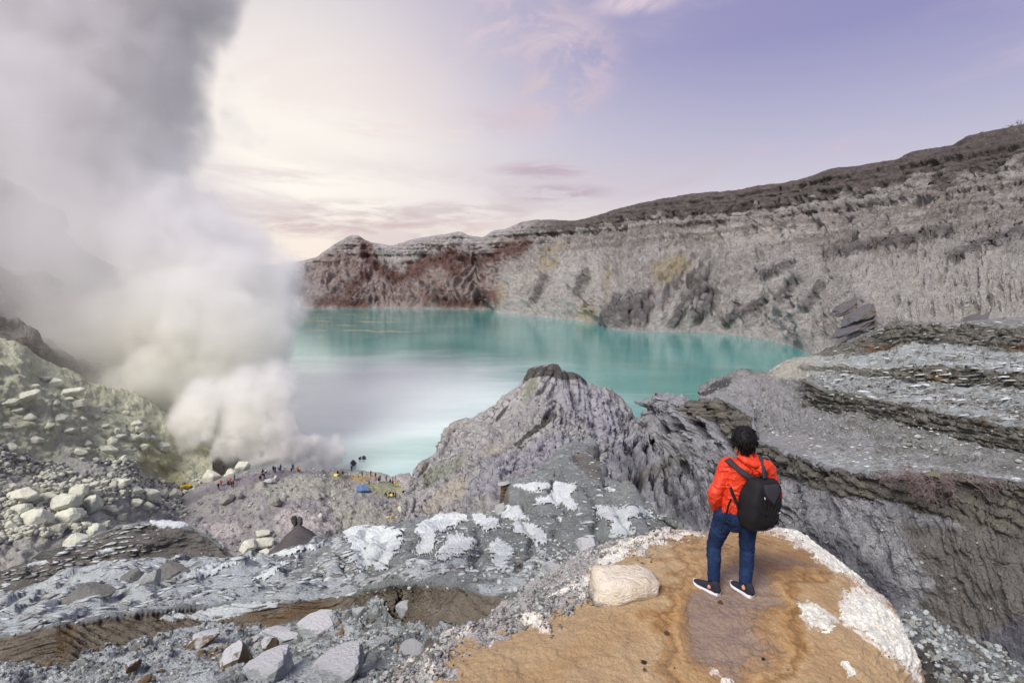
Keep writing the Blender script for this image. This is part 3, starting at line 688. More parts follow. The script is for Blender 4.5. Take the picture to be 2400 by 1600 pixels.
L.push((fbm(L.X, 1 / 6., 6, .6, seed=111) * 1.5 + (ridged(L.X, 1 / 8., 4, seed=112) - .7) * .8) * smooth(Rw, .15, .4) * (1 - smooth(Rw, .8, 1.05)) * ts * 1.3, .6)
# thin beds: each flat breaks into low steps, their risers towards the lake road
face = np.zeros_like(U)
for a_, b_ in ((1, 2), (3, 4), (5, 6)):
    face = np.maximum(face, smooth(Rw, a_ + .02, a_ + .1) * (1 - smooth(Rw, b_ - .1, b_ - .02)))
bedn = Rw * np.where(Rw < 1, 5., np.where(Rw < 3, 7., np.where(Rw < 5, 5., 4.))) + lon * 2.2 + lon2 * .35
fr_ = bedn - np.floor(bedn)
riser = smooth(fr_, .0, .16) * (1 - face)
saw = (riser - fr_) * (1 - face)
brk = smooth(fbm(Q2 * np.array([.6, .5, 1]), 1., 3, seed=104), -.25, .25)      # beds die out sideways
L.push(saw * 1.35 * ts * brk * k0 * (1 - lf) * np.where(Rw < 1, .8, 1.0), .9)
# faces: blocks with upright joints and level partings
jn = worley(np.stack([U / 17., Rw * 9. + lon, U * 0], -1), 1.0, seed=9, dims=2)
bf = Rw * 8. + lon * 1.2 + lon2 * .25; bf = bf - np.floor(bf)
L.push(((jn[2] - .5) * .7 + np.clip(jn[1] - jn[0], 0, .25) * .9 + (smooth(bf, .05, .3) - smooth(bf, .75, .98)) * .5) * face * ts * (1 - lf) + lon2 * .35 * ts * face, 0)
L.push((lon2 * .22 + fbm(L.X, 1 / 1.6, 4, .6, seed=105) * .16) * ts * k0, .5)
w1, w2, wi = worley(L.X, 1 / 1.5, seed=15)
L.push(np.clip((w2 - w1), 0, .4) * .8 * smooth(wi + lon2, .6, .9) * ts * k0 * smooth(1.15 - Rw, 0, .3), .6)
px_, py_, _ = L.px(); j = fbm(L.X, 1 / 12., 4, seed=106) * 14
flat = 1 - face
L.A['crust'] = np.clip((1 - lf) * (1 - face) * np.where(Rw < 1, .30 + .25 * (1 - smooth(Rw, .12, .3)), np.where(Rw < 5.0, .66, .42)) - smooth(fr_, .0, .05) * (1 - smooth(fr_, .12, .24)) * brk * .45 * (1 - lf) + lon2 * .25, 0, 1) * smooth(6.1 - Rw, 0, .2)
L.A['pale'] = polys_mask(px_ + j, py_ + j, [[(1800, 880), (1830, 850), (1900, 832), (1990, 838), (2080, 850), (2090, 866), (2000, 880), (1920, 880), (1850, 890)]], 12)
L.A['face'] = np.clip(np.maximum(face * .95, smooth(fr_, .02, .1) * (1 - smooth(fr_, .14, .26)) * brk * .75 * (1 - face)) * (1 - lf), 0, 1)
L.A['rust'] = polys_mask(px_ + j * .6, py_ + j * .6, [[(2180, 870), (2225, 872), (2230, 890), (2180, 892)], [(2020, 812), (2120, 805), (2125, 822), (2030, 826)], [(2330, 812), (2400, 806), (2400, 825)], [(2260, 985), (2320, 990), (2320, 1005)]], 8)
L.A['dark'] = polys_mask(px_ + j * .5, py_ + j * .5, [[(1640, 926), (1660, 902), (1700, 884), (1716, 884), (1708, 902), (1672, 920), (1655, 930)]], 6)
L.A['mauve'] = polys_mask(px_ + j, py_ + j, [[(1640, 900), (1900, 880), (1900, 960), (2050, 1010), (2050, 1080), (1900, 1080), (1640, 960)], [(2270, 1075), (2330, 1090), (2330, 1125), (2270, 1120)]], 26)
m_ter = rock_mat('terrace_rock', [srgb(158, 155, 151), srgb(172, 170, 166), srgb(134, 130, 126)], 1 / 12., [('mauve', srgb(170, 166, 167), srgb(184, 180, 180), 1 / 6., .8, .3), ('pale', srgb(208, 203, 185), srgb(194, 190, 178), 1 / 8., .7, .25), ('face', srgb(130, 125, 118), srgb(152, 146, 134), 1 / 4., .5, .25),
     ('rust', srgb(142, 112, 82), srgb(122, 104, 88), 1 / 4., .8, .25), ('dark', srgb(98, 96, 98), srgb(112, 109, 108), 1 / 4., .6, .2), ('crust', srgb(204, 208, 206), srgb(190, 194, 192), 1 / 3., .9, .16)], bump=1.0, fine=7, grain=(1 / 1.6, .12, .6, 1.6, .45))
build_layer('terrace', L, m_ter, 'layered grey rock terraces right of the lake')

# ---------- ash slope in the foreground, with two banded cliffs on its left and a spur in its middle
q0 = [(-400, 1760, 9.0), (-200, 1730, 8.4), (0, 1710, 7.6), (400, 1700, 6.2), (800, 1700, 4.7), (1100, 1700, 3.75), (1300, 1600, 4.3), (1450, 1500, 4.9), (1640, 1400, 6)]
q1 = [(-400, 1572, 13.5), (-200, 1560, 12.6), (0, 1552, 12.0), (153, 1565, 11.7), (191, 1540, 12.2), (375, 1503, 13.2), (513, 1470, 14.1), (628, 1467, 14.0), (765, 1443, 14.2), (869, 1440, 13.2), (950, 1466, 10.8), (1030, 1482, 9.6), (1152, 1456, 9.1), (1300, 1400, 8.4), (1450, 1320, 9), (1640, 1280, 9.4)]
q2 = [(-400, 1510, 14.2), (-200, 1505, 13.2), (0, 1496, 12.6), (126, 1470, 12.6), (160, 1468, 12.8), (363, 1439, 13.8), (513, 1425, 14.7), (643, 1412, 14.7), (765, 1398, 15.0), (865, 1390, 14.0), (984, 1376, 11.2), (1106, 1386, 9.8), (1152, 1398, 9.3), (1300, 1358, 9.2), (1450, 1298, 9.9), (1640, 1262, 10.2)]
q3 = [(-400, 1450, 22), (-200, 1440, 22), (0, 1430, 22), (150, 1420, 22), (300, 1400, 23), (500, 1370, 24), (700, 1340, 25), (850, 1320, 23), (1000, 1300, 20), (1150, 1290, 17), (1300, 1280, 15), (1450, 1260, 14), (1640, 1250, 13)]
q4 = [(-400, 1425, 31), (-200, 1405, 32), (0, 1388, 33), (115, 1364, 34), (268, 1331, 35), (400, 1312, 36), (524, 1312, 36), (600, 1325, 34.5), (700, 1302, 36), (815, 1262, 38), (950, 1240, 36), (1080, 1216, 34), (1180, 1196, 32), (1250, 1172, 30.5), (1350, 1160, 30), (1450, 1166, 27), (1527, 1196, 22.5), (1640, 1244, 16.5)]
q5 = [(-400, 1370, 32.5), (-200, 1345, 33.5), (0, 1335, 34), (100, 1308, 35), (190, 1273, 36), (240, 1248, 36.4), (280, 1236, 36.5), (350, 1230, 36.8), (436, 1240, 37), (500, 1265, 37), (530, 1292, 37), (575, 1332, 35.6), (600, 1328, 35.4), (640, 1314, 36.5), (700, 1291, 38), (760, 1268, 39), (815, 1247, 40), (842, 1235, 41),
      (980, 1222, 40), (1030, 1211, 39.5), (1076, 1203, 39), (1160, 1190, 37.5), (1182, 1170, 37.5), (1190, 1134, 38), (1206, 1123, 38.5), (1240, 1111, 39.5), (1275, 1096, 41), (1298, 1078, 43), (1317, 1058, 45), (1345, 1042, 47), (1392, 1038, 48), (1402, 1060, 46), (1408, 1100, 42), (1414, 1126, 38), (1451, 1138, 34), (1489, 1161, 29.5), (1527, 1188, 24.5), (1550, 1214, 20.5), (1640, 1242, 17.0)]
L = loft([q0, q1, q2, q3, q4, q5, ('back', 4, -3), ('back', 14, -25)], 1.55, 0.6)
U, V, S, Rw = L.U, L.V, L.Sc, L.row
sc_ = np.clip(L.T / 20., .22, 2.2)
wv = fbm(L.X, 1 / 6., 4, seed=110)
far_k = 1 - smooth(Rw, 4.6, 5.0) * .55
# thin beds running up to the right on the left half
cl2 = smooth(Rw, 3.95, 4.1) * (1 - smooth(Rw, 4.9, 5.0)) * (1 - smooth(U, 540, 640))
cl1 = smooth(Rw, .97, 1.06) * (1 - smooth(Rw, 1.92, 2.0)) * (1 - smooth(U, 1160, 1300))
lm_ = 1 - smooth(U, 600, 950)
aniso = fbm(L.X * np.array([.10, .8, 1.3]), 1 / 3.2, 6, .52, seed=111) * lm_ + fbm(L.X * np.array([.5, .9, 1]), 1 / 3.2, 5, .5, seed=112) * (1 - lm_)
aniso = np.where(Rw < 1.0, fbm(L.X, 1 / 2.2, 6, .56, seed=114), aniso)
L.push(aniso * .45 * sc_ * far_k * smooth(Rw, .0, .1) * (1 - .65 * cl2 - .5 * cl1) + wv * .8 * np.minimum(sc_, 1.4) * far_k * (1 - cl1) * (1 - .7 * cl2))
bx = L.X[..., 2] * 1.0 + .10 * L.X[..., 0] + wv * .35
for per, am in ((1.3, .13), (.42, .07)):
    z_ = np.abs((bx / (per * np.maximum(sc_, .5))) % 1 - .5) * 2
    L.push((smooth(z_, .2, .8) - .5) * am * sc_ * (cl1 * .9 + cl2 * 1.3))
L.push(fbm(L.X * np.array([.5, .5, 2.2]), 1 / 1.2, 5, .6, seed=113) * .20 * sc_ * (cl1 + cl2))
# shallow runnels cut in the ash of the middle
rn = np.stack([(U + (V - 1300) * .25) / 95. + wv * .8, V / 330., np.zeros_like(U)], -1)
run = smooth(1 - np.abs(perlin(rn, 115)) * 2.6, .62, 1.0) * smooth(U, 560, 700) * smooth(Rw, 2.1, 2.6) * (1 - smooth(Rw, 4.3, 4.9))
L.push(-run * .32 * sc_, .5)
# flakes of the bedding on the left slope
z3 = (V + U * .235 + wv * 26) / 13.
fl3 = z3 - np.floor(z3)
left = (1 - smooth(U, 650, 900)) * smooth(Rw, 1.98, 2.2) * (1 - smooth(Rw, 3.9, 4.05))
L.push((smooth(fl3, .0, .75) - smooth(fl3, .8, .98)) * .34 * np.clip(L.T / 20, .4, 1.6) * left * smooth(fbm(L.X, 1 / 2.4, 3, seed=117), -.3, .2), .8)
# rubble relief
for fq, am, sd in ((1 / .55, .22, 11), (1 / .22, .10, 12)):
    w1, w2, wi = worley(L.X, fq / np.clip(L.T.mean() / 20, .5, 1), seed=sd)
    L.push(np.clip((w2 - w1) * 1.3, 0, .5) * am * 2 * smooth(wi + wv * .8, .45, .8) * (1 - cl1) * (1 - cl2) * np.where(Rw < 1.2, 1.0, .12) * np.clip(sc_, .5, 1.3))
L.push((fbm(L.X * np.array([.2, 1, 1]), 1 / .35, 4, .62, seed=118) * lm_ + fbm(L.X * np.array([.6, 1, 1]), 1 / .35, 4, .6, seed=116) * (1 - lm_)) * .05 * np.clip(sc_, .4, 2.2))
px_, py_, _ = L.px()
nj = fbm(L.X / np.clip(L.T, 3, 60)[..., None] * 24, 1 / 1.3, 5, .6, seed=119); nj2 = fbm(L.X / np.clip(L.T, 3, 60)[..., None] * 24, 1 / .28, 4, .6, seed=120)
def r6(*p): return [(800 + x / 2.613, 1050 + y / 2.613) for x, y in p]
def r5_(*p): return [(x / 2.613, 1150 + y / 2.613) for x, y in p]
SHEETS = [
 (r6((40,510),(110,490),(250,500),(340,500),(365,560),(335,640),(290,690),(275,750),(220,735),(160,715),(120,760),(90,700),(40,680),(70,640),(55,580)), 'large white crust sheet narrowing downhill, nearest the fumes'),
 (r6((470,480),(560,440),(660,405),(745,418),(760,450),(690,495),(640,520),(600,512),(590,560),(612,612),(560,655),(440,632),(492,570)), 'white crust sheet with a notched side between two runnels'),
 (r6((650,545),(720,530),(762,560),(832,580),(790,630),(712,668),(660,690),(650,760),(615,795),(600,745),(632,690),(560,695),(610,640)), 'ragged white crust sheet trailing down beside a runnel'),
 (r6((800,410),(870,405),(950,440),(967,490),(912,522),(860,500),(818,450)), 'small oval white crust sheet near the spur'),
 (r6((970,410),(1020,352),(1090,358),(1120,410),(1162,445),(1080,442),(988,436)), 'white crust sheet below the leaning pale rock'),
 (r6((1038,478),(1090,450),(1190,480),(1262,530),(1250,592),(1180,592),(1140,550),(1060,522)), 'white crust sheet with an undercut rim on the middle of the slope'),
 (r6((908,605),(950,560),(1032,600),(1062,655),(1018,690),(1030,742),(990,772),(932,722),(908,662)), 'narrow upright white crust sheet in the middle of the ash'),
 (r6((1050,222),(1150,213),(1262,213),(1287,240),(1250,267),(1160,272),(1080,242)), 'long white crust sheet at the top of the spur'),
 (r6((1292,240),(1330,218),(1432,224),(1430,262),(1392,300),(1432,340),(1464,372),(1360,372),(1270,342),(1178,332),(1200,308),(1262,300),(1302,262)), 'white crust sheet with a sharp lower lip on the spur'),
 (r6((1290,432),(1340,418),(1392,440),(1340,454)), 'tiny white crust sheet alone on the grey ash'),
 (r6((1580,362),(1700,370),(1800,358),(1872,390),(1925,440),(1820,430),(1760,442),(1790,490),(1842,522),(1640,542),(1660,482),(1620,432),(1568,420)), 'broad white crust sheet above the ochre knoll'),
 (r6((1158,610),(1212,620),(1300,680),(1322,702),(1258,692),(1198,640)), 'thin slanting white crust sheet beside the rubble hollow'),
 (r6((390,690),(420,680),(455,715),(400,745)), 'small white crust flake beside a deep runnel'),
 (r6((370,800),(500,770),(510,780),(400,820)), 'thin white crust flake low on the ash slope'),
 (r6((1600,250),(1650,240),(1690,258),(1640,275)), 'small white crust sheet on the right flank of the spur'),
 (r5_((1130,545),(1180,490),(1290,450),(1400,430),(1482,418),(1400,470),(1300,520),(1200,548)), 'pointed white crust sheet at the end of the dark upper cliff'),
 (r5_((1520,552),(1640,480),(1780,420),(1852,408),(1760,470),(1640,542),(1560,558)), 'slanting white crust sheet on the bedded slope'),
 (r5_((1640,402),(1740,360),(1900,328),(1992,298),(1960,342),(1860,382),(1760,402)), 'long white crust sheet below the dark ash heap'),
 (r5_((175,805),(250,790),(350,788),(335,812),(200,815)), 'white crust sheet at the brink of the brown lower cliff'),
 (r5_((1005,780),(1060,740),(1200,755),(1300,705),(1450,690),(1680,678),(1660,702),(1560,742),(1440,772),(1280,792),(1100,795)), 'wide lacy white crust sheet hanging over the brown lower cliff'),
 (r5_((900,190),(1000,180),(1150,175),(1150,215),(1060,235),(980,230)), 'grey white crust sheet on top of the dark upper cliff'),
 (r5_((590,370),(700,335),(700,365),(600,390)), 'thin grey crust flake on the dark upper cliff'),
 (r5_((150,450),(280,425),(300,440),(180,470)), 'pale crust flake at the left end of the dark cliff'),
]
L.A['white'] = polys_mask(px_ + nj * 26 + nj2 * 8, py_ + nj * 18 + nj2 * 8, [s[0] for s in SHEETS], 26) * .62
base_w = np.clip(.30 + (.16 + .34 * fl3) * left + .25 * (1 - smooth(Rw, .95, 1.1)) + .22 * (smooth(Rw, 1.95, 2.05) * (1 - smooth(Rw, 2.3, 3.0))), 0, 1) * (1 - cl1 * .9) * (1 - cl2 * .8)
flatk = smooth(L.N[..., 2], .35, .8)
L.A['white'] = np.clip(np.maximum(L.A['white'], base_w * (.45 + .6 * flatk)) - run * .4, 0, 1)
L.A['cliff'] = np.clip(np.maximum(cl1, cl2 * .0) + .0, 0, 1)
L.A['cliff_dark'] = np.clip(np.maximum(cl2, polys_mask(px_ + nj * 14, py_ + nj * 14, [[(1180, 1135), (1192, 1130), (1192, 1180), (1172, 1200)], [(1340, 1060), (1405, 1050), (1410, 1125), (1380, 1120), (1350, 1090)]], 5)), 0, 1)
L.A['rust'] = np.clip(polys_mask(px_ + nj * 30, py_ + nj * 30, [[(130, 1465), (175, 1465), (165, 1520), (130, 1530)], [(350, 1430), (440, 1425), (430, 1450), (370, 1455)], [(560, 1440), (760, 1400), (760, 1440), (640, 1465)], [(480, 1500), (560, 1490), (560, 1530), (480, 1560)]], 18), 0, 1)
L.A['ochre'] = polys_mask(px_ + nj * 20, py_ + nj * 20, [[(960, 1640), (985, 1560), (1050, 1535), (1200, 1470), (1350, 1400), (1390, 1300), (1560, 1245), (1700, 1240), (1700, 1700), (950, 1700)]], 22)
m_ash = rock_mat('ash_slope_rock', [srgb(146, 148, 146), srgb(160, 162, 160), srgb(126, 127, 127)], 1 / 1.6, [('ochre', srgb(168, 142, 104), srgb(180, 166, 146), 1 / .5, .8, .3), ('cliff', srgb(132, 121, 108), srgb(150, 138, 122), 1 / 1.2, .5, .2), ('cliff_dark', srgb(118, 112, 108), srgb(134, 128, 122), 1 / 2.5, .6, .25),
     ('rust', srgb(140, 115, 88), srgb(128, 113, 96), 1 / .8, .9, .25), ('white', srgb(212, 216, 214), srgb(200, 204, 203), 1 / .8, 1.3, .10)], bump=1.0, fine=6, grain=(1 / .25, .35, .8, 1.4, .34))
ash = build_layer('ash_slope', L, m_ash, 'grey ash slope in front')
ASH = L

# ---------- the ochre knoll
K = [
 [(560, 1800, 3.9), (700, 1800, 3.5), (900, 1800, 3.0), (1200, 1800, 2.9), (1600, 1800, 2.9), (2000, 1800, 2.95), (2300, 1800, 3.3), (2380, 1900, 3.8)],
 [(680, 1690, 4.9), (840, 1650, 4.5), (1000, 1605, 4.15), (1400, 1600, 4.07), (1800, 1600, 4.05), (2090, 1600, 4.2), (2160, 1605, 4.5), (2215, 1690, 5.0)],
 [(830, 1590, 5.9), (1000, 1545, 5.2), (1140, 1500, 4.85), (1400, 1490, 4.62), (1800, 1490, 4.55), (2040, 1490, 4.65), (2110, 1498, 4.85), (2175, 1590, 5.4)],
 [(1010, 1510, 6.7), (1180, 1455, 5.9), (1330, 1417, 5.35), (1500, 1400, 5.2), (1750, 1396, 5.14), (1980, 1390, 5.3), (2050, 1398, 5.5), (2115, 1480, 6.1)],
 [(1120, 1430, 8.1), (1260, 1372, 7.2), (1395, 1318, 6.5), (1550, 1307, 6.15), (1750, 1306, 6.0), (1900, 1310, 6.1), (1985, 1342, 6.3), (2045, 1415, 6.9)],
 [(1220, 1378, 9.4), (1330, 1322, 8.6), (1440, 1282, 7.9), (1560, 1262, 7.1), (1750, 1262, 6.8), (1850, 1262, 6.8), (1935, 1302, 6.9), (1995, 1370, 7.5)],
 [(1310, 1338, 10.2), (1400, 1298, 9.4), (1500, 1264, 8.5), (1570, 1246, 7.8), (1650, 1248, 7.6), (1780, 1242, 7.5), (1850, 1246, 7.4), (1940, 1330, 8.0)],
 ('back', 1.0, -1.3), ('back', 2.0, -5)]
L = loft(K, 1.7, 0.15)
U, V, S, Rw = L.U, L.V, L.Sc, L.row
# skirts so that the knoll sinks into the slope
cfrac = np.linspace(0, 1, U.shape[1])[None, :] * np.ones_like(U)
skirt = np.maximum((1 - smooth(cfrac, 0, .09)) * .6, smooth(cfrac, .965, 1.0))
L.X[..., 2] -= skirt * 1.2; L.normals()
wv = fbm(L.X, 1 / 1.6, 4, seed=130)
def r7(*p): return [(1500 + x / 2.412, 950 + y / 2.412) for x, y in p]
SAND = [r7((450,905),(540,850),(640,840),(680,920),(770,980),(785,1010),(745,1120),(722,1200),(745,1330),(690,1420),(560,1480),(420,1500),(330,1440),(300,1330),(262,1240),(262,1140),(330,1080),(440,1010)),
        r7((690,850),(760,825),(850,830),(905,865),(850,885),(760,880))]
OCH = [r6((880,1437),(950,1380),(1300,1210),(1500,1110),(1700,1010),(1900,950),(2050,900),(2130,850),(2160,880),(2065,1080),(1900,1120),(1650,1190),(1560,1260),(1400,1380),(1340,1500),(880,1500)),
       r7((650,860),(780,880),(900,900),(930,860),(1050,1000),(1150,1160),(1080,1180),(1000,1130),(900,1090),(960,1260),(1050,1330),(1150,1420),(1220,1568),(900,1568),(820,1400),(760,1250),(770,1130),(830,1050),(770,960))]
WH = [r7((780,690),(900,708),(1000,770),(1100,840),(1330,970),(1345,1030),(1410,1150),(1480,1230),(1570,1360),(1590,1500),(1560,1580),(1450,1500),(1330,1390),(1270,1330),(1150,1260),(1135,1180),(1140,1030),(1200,1110),(1230,1010),(1080,930),(1010,880),(940,800),(860,760),(700,735)),
      r7((885,1090),(1000,1130),(1090,1180),(1150,1262),(1100,1322),(985,1290),(920,1200)), r6((1570,690),(1640,640),(1720,590),(1810,540),(1960,492),(2200,515),(2230,540),(2000,562),(1850,600),(1720,690),(1620,760)),
      r7((450,1540),(500,1545),(530,1580),(450,1580)), r6((1090,1000),(1180,1000),(1245,1072),(1200,1100),(1120,1070)), r6((1240,920),(1290,890),(1420,830),(1480,770),(1560,760),(1560,850),(1400,880),(1260,930))]
px_, py_, _ = L.px()
nj = fbm(L.X, 1 / .45, 5, .6, seed=131); nj2 = fbm(L.X, 1 / .12, 4, .6, seed=132)
sand = polys_mask(px_ + nj * 60 + wv * 90, py_ + nj * 44 + wv * 60, SAND, 40)
white = polys_mask(px_ + nj * 44 + nj2 * 16, py_ + nj * 44 + nj2 * 16, WH, 26)
# relief: worn hollow of the path, little terraces, crust standing proud
L.push(wv * .05 - smooth(sand, .1, .9) * .03 + smooth(white, .45, .6) * .025 * (1 - skirt), .6)
iso = (wv * 1.3 + nj * .12) * 2.2
stepf = np.abs(iso - np.round(iso))
L.push((smooth(iso - np.floor(iso), .3, .7)) * .008 * (1 - sand) * (1 - white) + nj * .028 + nj2 * .014 + fbm(L.X, 1 / .04, 3, seed=135) * .006 + (ridged(L.X, 1 / .55, 5, .6, seed=136) - .7) * -.004 * (1 - sand), .6)
EARTH = [(940, 1700), (985, 1600), (1060, 1555), (1180, 1488), (1300, 1446), (1385, 1412), (1402, 1330), (1450, 1296), (1560, 1256), (1640, 1236), (2300, 1200), (2400, 1900), (900, 1900)]
rub = 1 - smooth(poly_sd(px_ + nj * 60 + nj2 * 24, py_ + nj * 44 + nj2 * 20, EARTH), -14, 16)
w1, w2, wi = worley(L.X, 1 / .09, seed=22)
L.push(np.clip((w2 - w1) * 1.2, 0, .5) * .07 * np.clip(rub, 0, 1) * smooth(wi, .3, .7) + (fbm(L.X, 1 / .5, 5, .6, seed=141) * .12 + fbm(L.X, 1 / 1.4, 3, seed=142) * .16) * rub)
rimz = np.maximum(smooth(cfrac, .80, .95), smooth(Rw, 4.6, 5.4) * .5 * smooth(cfrac, .35, .6)) * (1 - smooth(Rw, 6.0, 6.4))
lay_ = (L.X[..., 2] + nj * .05) / .055
L.push((smooth(lay_ - np.floor(lay_), .5, .95) - .5) * .022 * rimz + (ridged(L.X, 1 / .6, 3, .5, seed=138) - .7) * .035 * rimz + fbm(L.X, 1 / .9, 4, seed=139) * .06 * rimz, .3)
L.A['sand'] = sand
L.A['ochre'] = polys_mask(px_ + nj * 40, py_ + nj * 30, OCH, 34)
L.A['white'] = np.clip(np.maximum(white, rub * (.42 + .22 * wv)), 0, 1)
sdz = np.maximum.reduce([poly_sd(px_ + nj * 60 + wv * 90, py_ + nj * 44 + wv * 60, p_) for p_ in SAND])
L.A['ring'] = np.clip(.5 - sdz / 260., 0, 1)
L.A['lines'] = np.clip(1 - stepf * 9, 0, 1) * (1 - sand * .6)
L.A['rubble'] = rub
m = bpy.data.materials.new('knoll_earth'); m.use_nodes = True
t = NT(m.node_tree); t.N.clear()
P = t.new('ShaderNodeTexCoord').outputs['Object']
n1 = t.noise(P, 1.1, 6, .6, .6); n2 = t.noise(P, 7., 6, .65, .3); n3 = t.noise(P, 60., 4, .7); n4 = t.noise(P, 160., 2, .6)
c = t.mix(t.step(n1, .35, .65), srgb(164, 146, 118), srgb(150, 130, 100))
c = t.mix(t.math('MULTIPLY', t.step(n2, .5, .7), .5), c, srgb(174, 160, 138))
def mask(a, k, ns, wd):
    nz = t.noise(P, ns, 6, .62, .4)
    return t.step(t.math('MULTIPLY_ADD', t.math('SUBTRACT', nz, .5), k, t.attr(a)), .5 - wd, .5 + wd)
och = t.mix(t.step(n1, .4, .6), srgb(134, 98, 58), srgb(152, 117, 74))
c = t.mix(t.math('MULTIPLY', mask('ochre', .9, 2.2, .38), .85), c, och)
c = t.mix(t.math('MULTIPLY', t.math('MULTIPLY', t.attr('lines'), t.step(n2, .42, .6)), .40), c, srgb(122, 92, 60))
ringv = t.math('MULTIPLY_ADD', t.math('SUBTRACT', t.noise(P, 3.2, 5, .6, .6), .5), .16, t.attr('ring'))
rings = t.ramp(ringv, [(0.0, srgb(138, 120, 104)), (.44, srgb(142, 124, 106)), (.485, srgb(140, 114, 84)), (.50, srgb(112, 88, 62)), (.52, srgb(148, 116, 76)), (.60, srgb(158, 122, 76)), (.66, srgb(176, 146, 104)), (.72, srgb(166, 130, 82)), (.76, srgb(122, 92, 60)), (.79, srgb(150, 114, 70)), (.88, srgb(180, 156, 118)), (1.0, srgb(170, 146, 110))])
c = t.mix(.72, c, rings)
snd = t.mix(t.step(n2, .4, .62), srgb(142, 124, 110), srgb(130, 113, 102))
c = t.mix(t.math('MULTIPLY', mask('sand', 1.1, 3.5, .42), .8), c, snd)
c = t.mix(t.math('MULTIPLY', mask('rubble', .9, 7., .16), .95), c, t.mix(t.step(n3, .4, .6), srgb(132, 132, 132), srgb(168, 167, 164)))
wh = t.mix(t.step(n2, .38, .62), srgb(214, 210, 200), srgb(196, 190, 180))
wh = t.mix(t.math('MULTIPLY', t.step(t.noise(t.mapping(P, (1, 1, 1), (0, 0, .6)), 16, 5, .7, 1.6), .58, .68), .55), wh, srgb(150, 128, 104))
wn = t.noise(t.mapping(P, (1.5, 1, 1), (0, 0, -.7)), 5., 8, .72, 1.0)
wf = t.step(t.math('MULTIPLY_ADD', t.math('SUBTRACT', wn, .5), 1.5, t.attr('white')), .44, .62)
c = t.mix(t.math('MULTIPLY', wf, t.step(t.attr('white'), .01, .12)), c, wh)
dk = t.noise(P, 2.6, 7, .7, .8)
c = t.mix(t.math('MULTIPLY', t.step(dk, .55, .72), .45), c, t.mix(1.0, c, (.62, .55, .48, 1), 'MULTIPLY'))
vo = t.new('ShaderNodeTexVoronoi'); t.put(vo.inputs['Vector'], P); vo.inputs['Scale'].default_value = 75.
gr = t.math('MULTIPLY', t.math('SUBTRACT', 1., t.step(vo.outputs['Distance'], .10, .26)), t.step(t.noise(P, 3., 4, .6), .40, .62))
c = t.mix(t.math('MULTIPLY', gr, .55), c, t.mix(t.step(n2, .45, .55), srgb(92, 80, 68), srgb(196, 186, 170)))
spk = t.math('ADD', t.math('MULTIPLY', t.step(n3, .35, .62), .22), t.math('MULTIPLY_ADD', n4, .35, .68))
c = t.mix(1.0, c, spk, 'MULTIPLY')
b = t.new('ShaderNodeBsdfPrincipled'); t.put(b.inputs['Base Color'], c); b.inputs['Roughness'].default_value = .9; b.inputs['Specular IOR Level'].default_value = .2
bp = t.new('ShaderNodeBump'); bp.inputs['Strength'].default_value = .8; bp.inputs['Distance'].default_value = .02
t.put(bp.inputs['Height'], t.math('ADD', t.math('MULTIPLY', n2, 1.0), t.math('ADD', t.math('MULTIPLY', n3, .5), t.math('MULTIPLY', n4, .3)))); t.L.new(bp.outputs[0], b.inputs['Normal'])
o = t.new('ShaderNodeOutputMaterial'); t.L.new(b.outputs[0], o.inputs[0])
knoll = build_layer('knoll', L, m, 'ochre earth knoll in the foreground')

# ---------- frosted rubble shoulder at the right edge
L = loft([[(1950, 1900, 4.6), (2150, 1800, 5.2), (2350, 1850, 5.4), (2700, 2000, 5.6)],
          [(2000, 1640, 5.8), (2150, 1600, 6.0), (2300, 1650, 5.9), (2450, 1700, 5.7), (2700, 1800, 5.5)],
          [(2040, 1450, 7.8), (2097, 1440, 7.7), (2130, 1444, 7.6), (2163, 1454, 7.5), (2225, 1489, 7.3), (2288, 1518, 7.1), (2370, 1563, 6.9), (2400, 1580, 6.8), (2700, 1730, 6.2)],
          ('back', .8, -.8), ('back', 2, -5)], 1.9, .2)
k = 1 - .4 * smooth(L.row, 1.7, 2.)
L.push(fbm(L.X, 1 / .9, 5, .58, seed=140) * .22 * k)
for fq, am, sd in ((1 / .22, .09, 31), (1 / .1, .05, 32)):
    w1, w2, wi = worley(L.X, fq, seed=sd)
    L.push(np.clip((w2 - w1) * 1.3, 0, .5) * am * 2 * smooth(wi, .2, .7))
L.A['white'] = .42 + .12 * fbm(L.X, 1 / .7, 3, seed=143) + 0 * L.U
px_, py_, _ = L.px()
L.A['brown'] = polys_mask(px_, py_, [[(2090, 1520), (2200, 1500), (2350, 1610), (2100, 1640)]], 22)
m_sh = rock_mat('shoulder_rock', [srgb(130, 133, 134), srgb(148, 151, 152), srgb(110, 110, 111)], 1 / .7, [('brown', srgb(98, 88, 82), srgb(84, 80, 82), 1 / .3, .9, .2), ('white', srgb(190, 196, 198), srgb(172, 178, 180), 1 / .25, 1.5, .10)], bump=1.0, fine=6)
build_layer('rubble_shoulder', L, m_sh, 'frosted grey rubble falling away right of the knoll')

